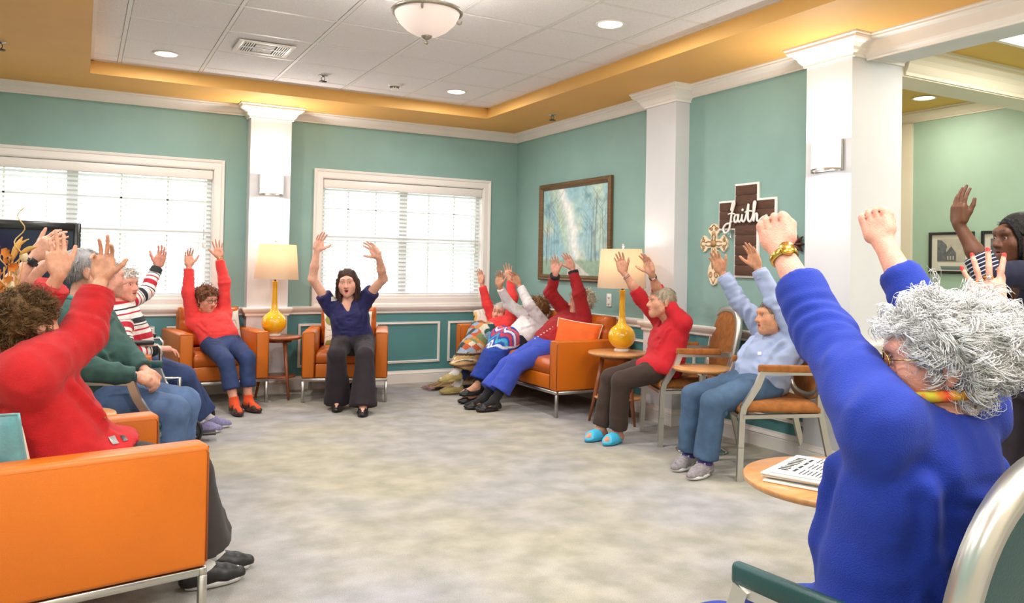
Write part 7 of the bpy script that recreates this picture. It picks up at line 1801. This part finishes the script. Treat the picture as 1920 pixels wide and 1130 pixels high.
# dried arrangement in a tall floor vase
vc = PD(6, 600, 3.20); va = empty('dried_arrangement', (vc[0], vc[1], 0), 0, 'dried arrangement of curly twigs, seed discs and wheat at the left edge', 'dried plant')
dv = 3.20
MB().lathe([(.07, 0), (.085, .02), (.10, .22), (.085, .45), (.055, .62), (.05, .70), (.06, .74), (.052, .74), (.043, .70)], n=36, cap=False).build('vase', mat('amber_ceramic', S(140, 84, 40), .3, var=.2, vscale=10), va)
base_v = V3(vc[0], vc[1], 0); T0 = V3(0, 0, .72); Q = lambda u, v, o=0: PD(u, v, dv+o)-base_v
TW = mat('pale_curly_twig', S(206, 172, 110), .7, var=.2, vscale=20); STRAW = mat('straw', S(206, 160, 84), .7, var=.2, vscale=40); LEAFO = mat('dried_orange_leaf', S(196, 112, 32), .7, var=.35, vscale=18); DISC = mat('pale_seed_disc', S(222, 208, 168), .6, var=.15, vscale=30)
def curve_pts(a, b, bend, n=14): return [a*(1-t)**2+2*((a+b)/2+bend)*t*(1-t)+b*t*t for t in np.linspace(0, 1, n)]
for (u, v, br) in ((43, 388, .026), (6, 470, .020), (22, 560, .016)):
    e_ = Q(u, v); pts = []
    for i, t in enumerate(np.linspace(0, 1, 60)):
        p = T0+(e_-T0)*t; w = br*(.5+t*.5)*(1-t*.35); pts.append(p+CAM_R[0]*w*math.sin(t*44)+CAM_R[2]*w*math.cos(t*44)*.6)
    MB().tube(pts, [.0048*(1-.6*t) for t in np.linspace(0, 1, 60)], 6).build('curly_twig', TW, va)
for (u0, v0, u1, v1, r_) in ((22, 488, 42, 444, .011), (38, 476, 70, 463, .009), (26, 470, 54, 448, .004)):
    a, b_ = Q(u0, v0), Q(u1, v1); s_ = MB().tube(curve_pts(T0, a, V3(0, 0, .05)), .0022, 6).build('wheat_stalk', STRAW, va)
    pp = curve_pts(a, b_, CAM_R[1]*.012); MB().tube(pp, [r_*math.sin(math.pi*min(.97, t*.9+.12))+.0015 for t in np.linspace(0, 1, 14)], 8).build('wheat_ear', STRAW, s_)
for (u, v, r_) in ((45, 481, .020), (31, 506, .018), (22, 537, .019), (60, 500, .0), (4, 575, .014)):
    if not r_: continue
    c = Q(u, v); s_ = MB().tube(curve_pts(T0, c, V3(0, 0, .02)), .0018, 5).build('seed_stem', STRAW, va)
    n = 18; vs = [c+CAM_R[0]*r_*math.cos(k*.349)*.8+CAM_R[1]*r_*math.sin(k*.349)*1.1 for k in range(n)]; z = CAM_R[2]*.002
    MB().add([p-z for p in vs]+[p+z for p in vs]+[c-z*1.8, c+z*1.8], [(k, (k+1) % n, 2*n) for k in range(n)]+[(n+k, 2*n+1, n+(k+1) % n) for k in range(n)]+[(k, n+k, n+(k+1) % n, (k+1) % n) for k in range(n)], True).build('seed_disc', DISC, s_)
rl = random.Random(8)
for k in range(16):
    u, v = rl.uniform(-8, 24), rl.uniform(474, 585); c = Q(u, v, rl.uniform(-.06, .06)); d = nrm(CAM_R[0]*rl.uniform(-1, 1)+CAM_R[1]*rl.uniform(.2, 1)); sd = nrm(np.cross(d, CAM_R[2])+CAM_R[2]*rl.uniform(-.6, .6)); L_ = rl.uniform(.035, .058)
    o_ = [(0, 0), (.25, .20), (.35, .42), (.55, .26), (.75, .30), (1, 0)]
    up_ = [c+d*L_*a+sd*L_*b_+np.cross(d, sd)*.010*math.sin(a*3) for a, b_ in o_]; dn = [c+d*L_*a-sd*L_*b_+np.cross(d, sd)*.010*math.sin(a*3+1) for a, b_ in o_[1:-1]]
    mid = [c+d*L_*a for a, _ in o_[1:-1]]; vs = up_+dn+mid; th = np.cross(d, sd)*.0012
    fs = [(0, 1, 10), (1, 2, 11, 10), (2, 3, 12, 11), (3, 4, 13, 12), (4, 5, 13), (0, 10, 6), (10, 11, 7, 6), (11, 12, 8, 7), (12, 13, 9, 8), (13, 5, 9)]
    mb = MB(); mb.add([p+th for p in vs], fs, True); mb.add([p-th for p in vs], [tuple(reversed(x)) for x in fs], True); mb.build('leaf', LEAFO, va)
MB().tube(curve_pts(T0, Q(8, 500), V3(0, 0, .03)), .003, 6).tube(curve_pts(T0, Q(18, 480), V3(0, 0, .03)), .003, 6).tube(curve_pts(T0, Q(0, 540), V3(0, 0, .03)), .003, 6).build('leaf_branch', STRAW, va)

# newspapers on the right foreground table
PAPER_N = bpy.data.materials.new('newsprint'); PAPER_N.use_nodes = True
_nt = PAPER_N.node_tree; _b = _nt.nodes['Principled BSDF']; _b.inputs['Roughness'].default_value = .8; _b.inputs['Base Color'].default_value = (*S(226, 222, 214), 1)
INK = mat('printing_ink', S(40, 40, 44), .8)
nc = PZ(1556, 902, .56)
for k in range(5):
    w, l = .29, .36; a = .42+.03*((k*7) % 3-1)
    o = empty('newspaper', (nc[0]+.012*((k*5) % 3-1), nc[1]+.01*((k*3) % 4-1.5), .5605+k*.0075), a, 'folded newspaper in the stack on the right foreground table, '+['lowest', 'second from the bottom', 'middle', 'second from the top', 'topmost with visible print'][k], 'newspaper', 'folded newspapers')
    MB().box((0, 0, .0037), (w, l, .0074), bevel=.0030, seg=2).build('sheets', PAPER_N, o)
    if k == 4:
        t = MB(); rr = random.Random(2)
        for j in range(9): t.box((-w*.36+.024*j+.004, l*.40, .0074), (.016, .030*(.8+.4*rr.random()), .0006))
        for j in range(4): t.box((-w*.36+.055*j+.02, l*.30, .0074), (.045, .010, .0006))
        for cx in (-.33, 0, .33):
            for j in range(15): t.box((cx*w, l*.23-j*.0135, .0074), (w*.27*(.75+.25*rr.random()), .0045, .0006))
        t.build('print', INK, o)
# bag under the lead armchair
bg = c_lead+F_LEAD*.16+V3(.13, 0, 0)
hb_ = empty('handbag', (bg[0], bg[1], 0), .3, 'slouchy black handbag on the carpet under the middle armchair', 'bag')
V, q = sdf_mesh([grp([el((0, 0, .075), (.17, .09, .075)), bx((0, 0, .04), (.13, .06, .03), .02)], .03, 0)], .008); V = folds(V, q, .008, 14, 4)
link('body', np_mesh('body', V, q), mat('black_nylon', S(30, 30, 34), .55, bump=.3, bscale=60), hb_)
MB().tube([(-.09, -.05, .12), (-.08, -.08, .155), (0, -.09, .165), (.08, -.08, .155), (.09, -.05, .12)], .008, 8).build('handle', BLACK, hb_)
MB().box((.02, -.092, .07), (.10, .006, .04), bevel=.002).build('front_pocket', mat('mustard_cloth', S(190, 150, 50), .8), hb_)
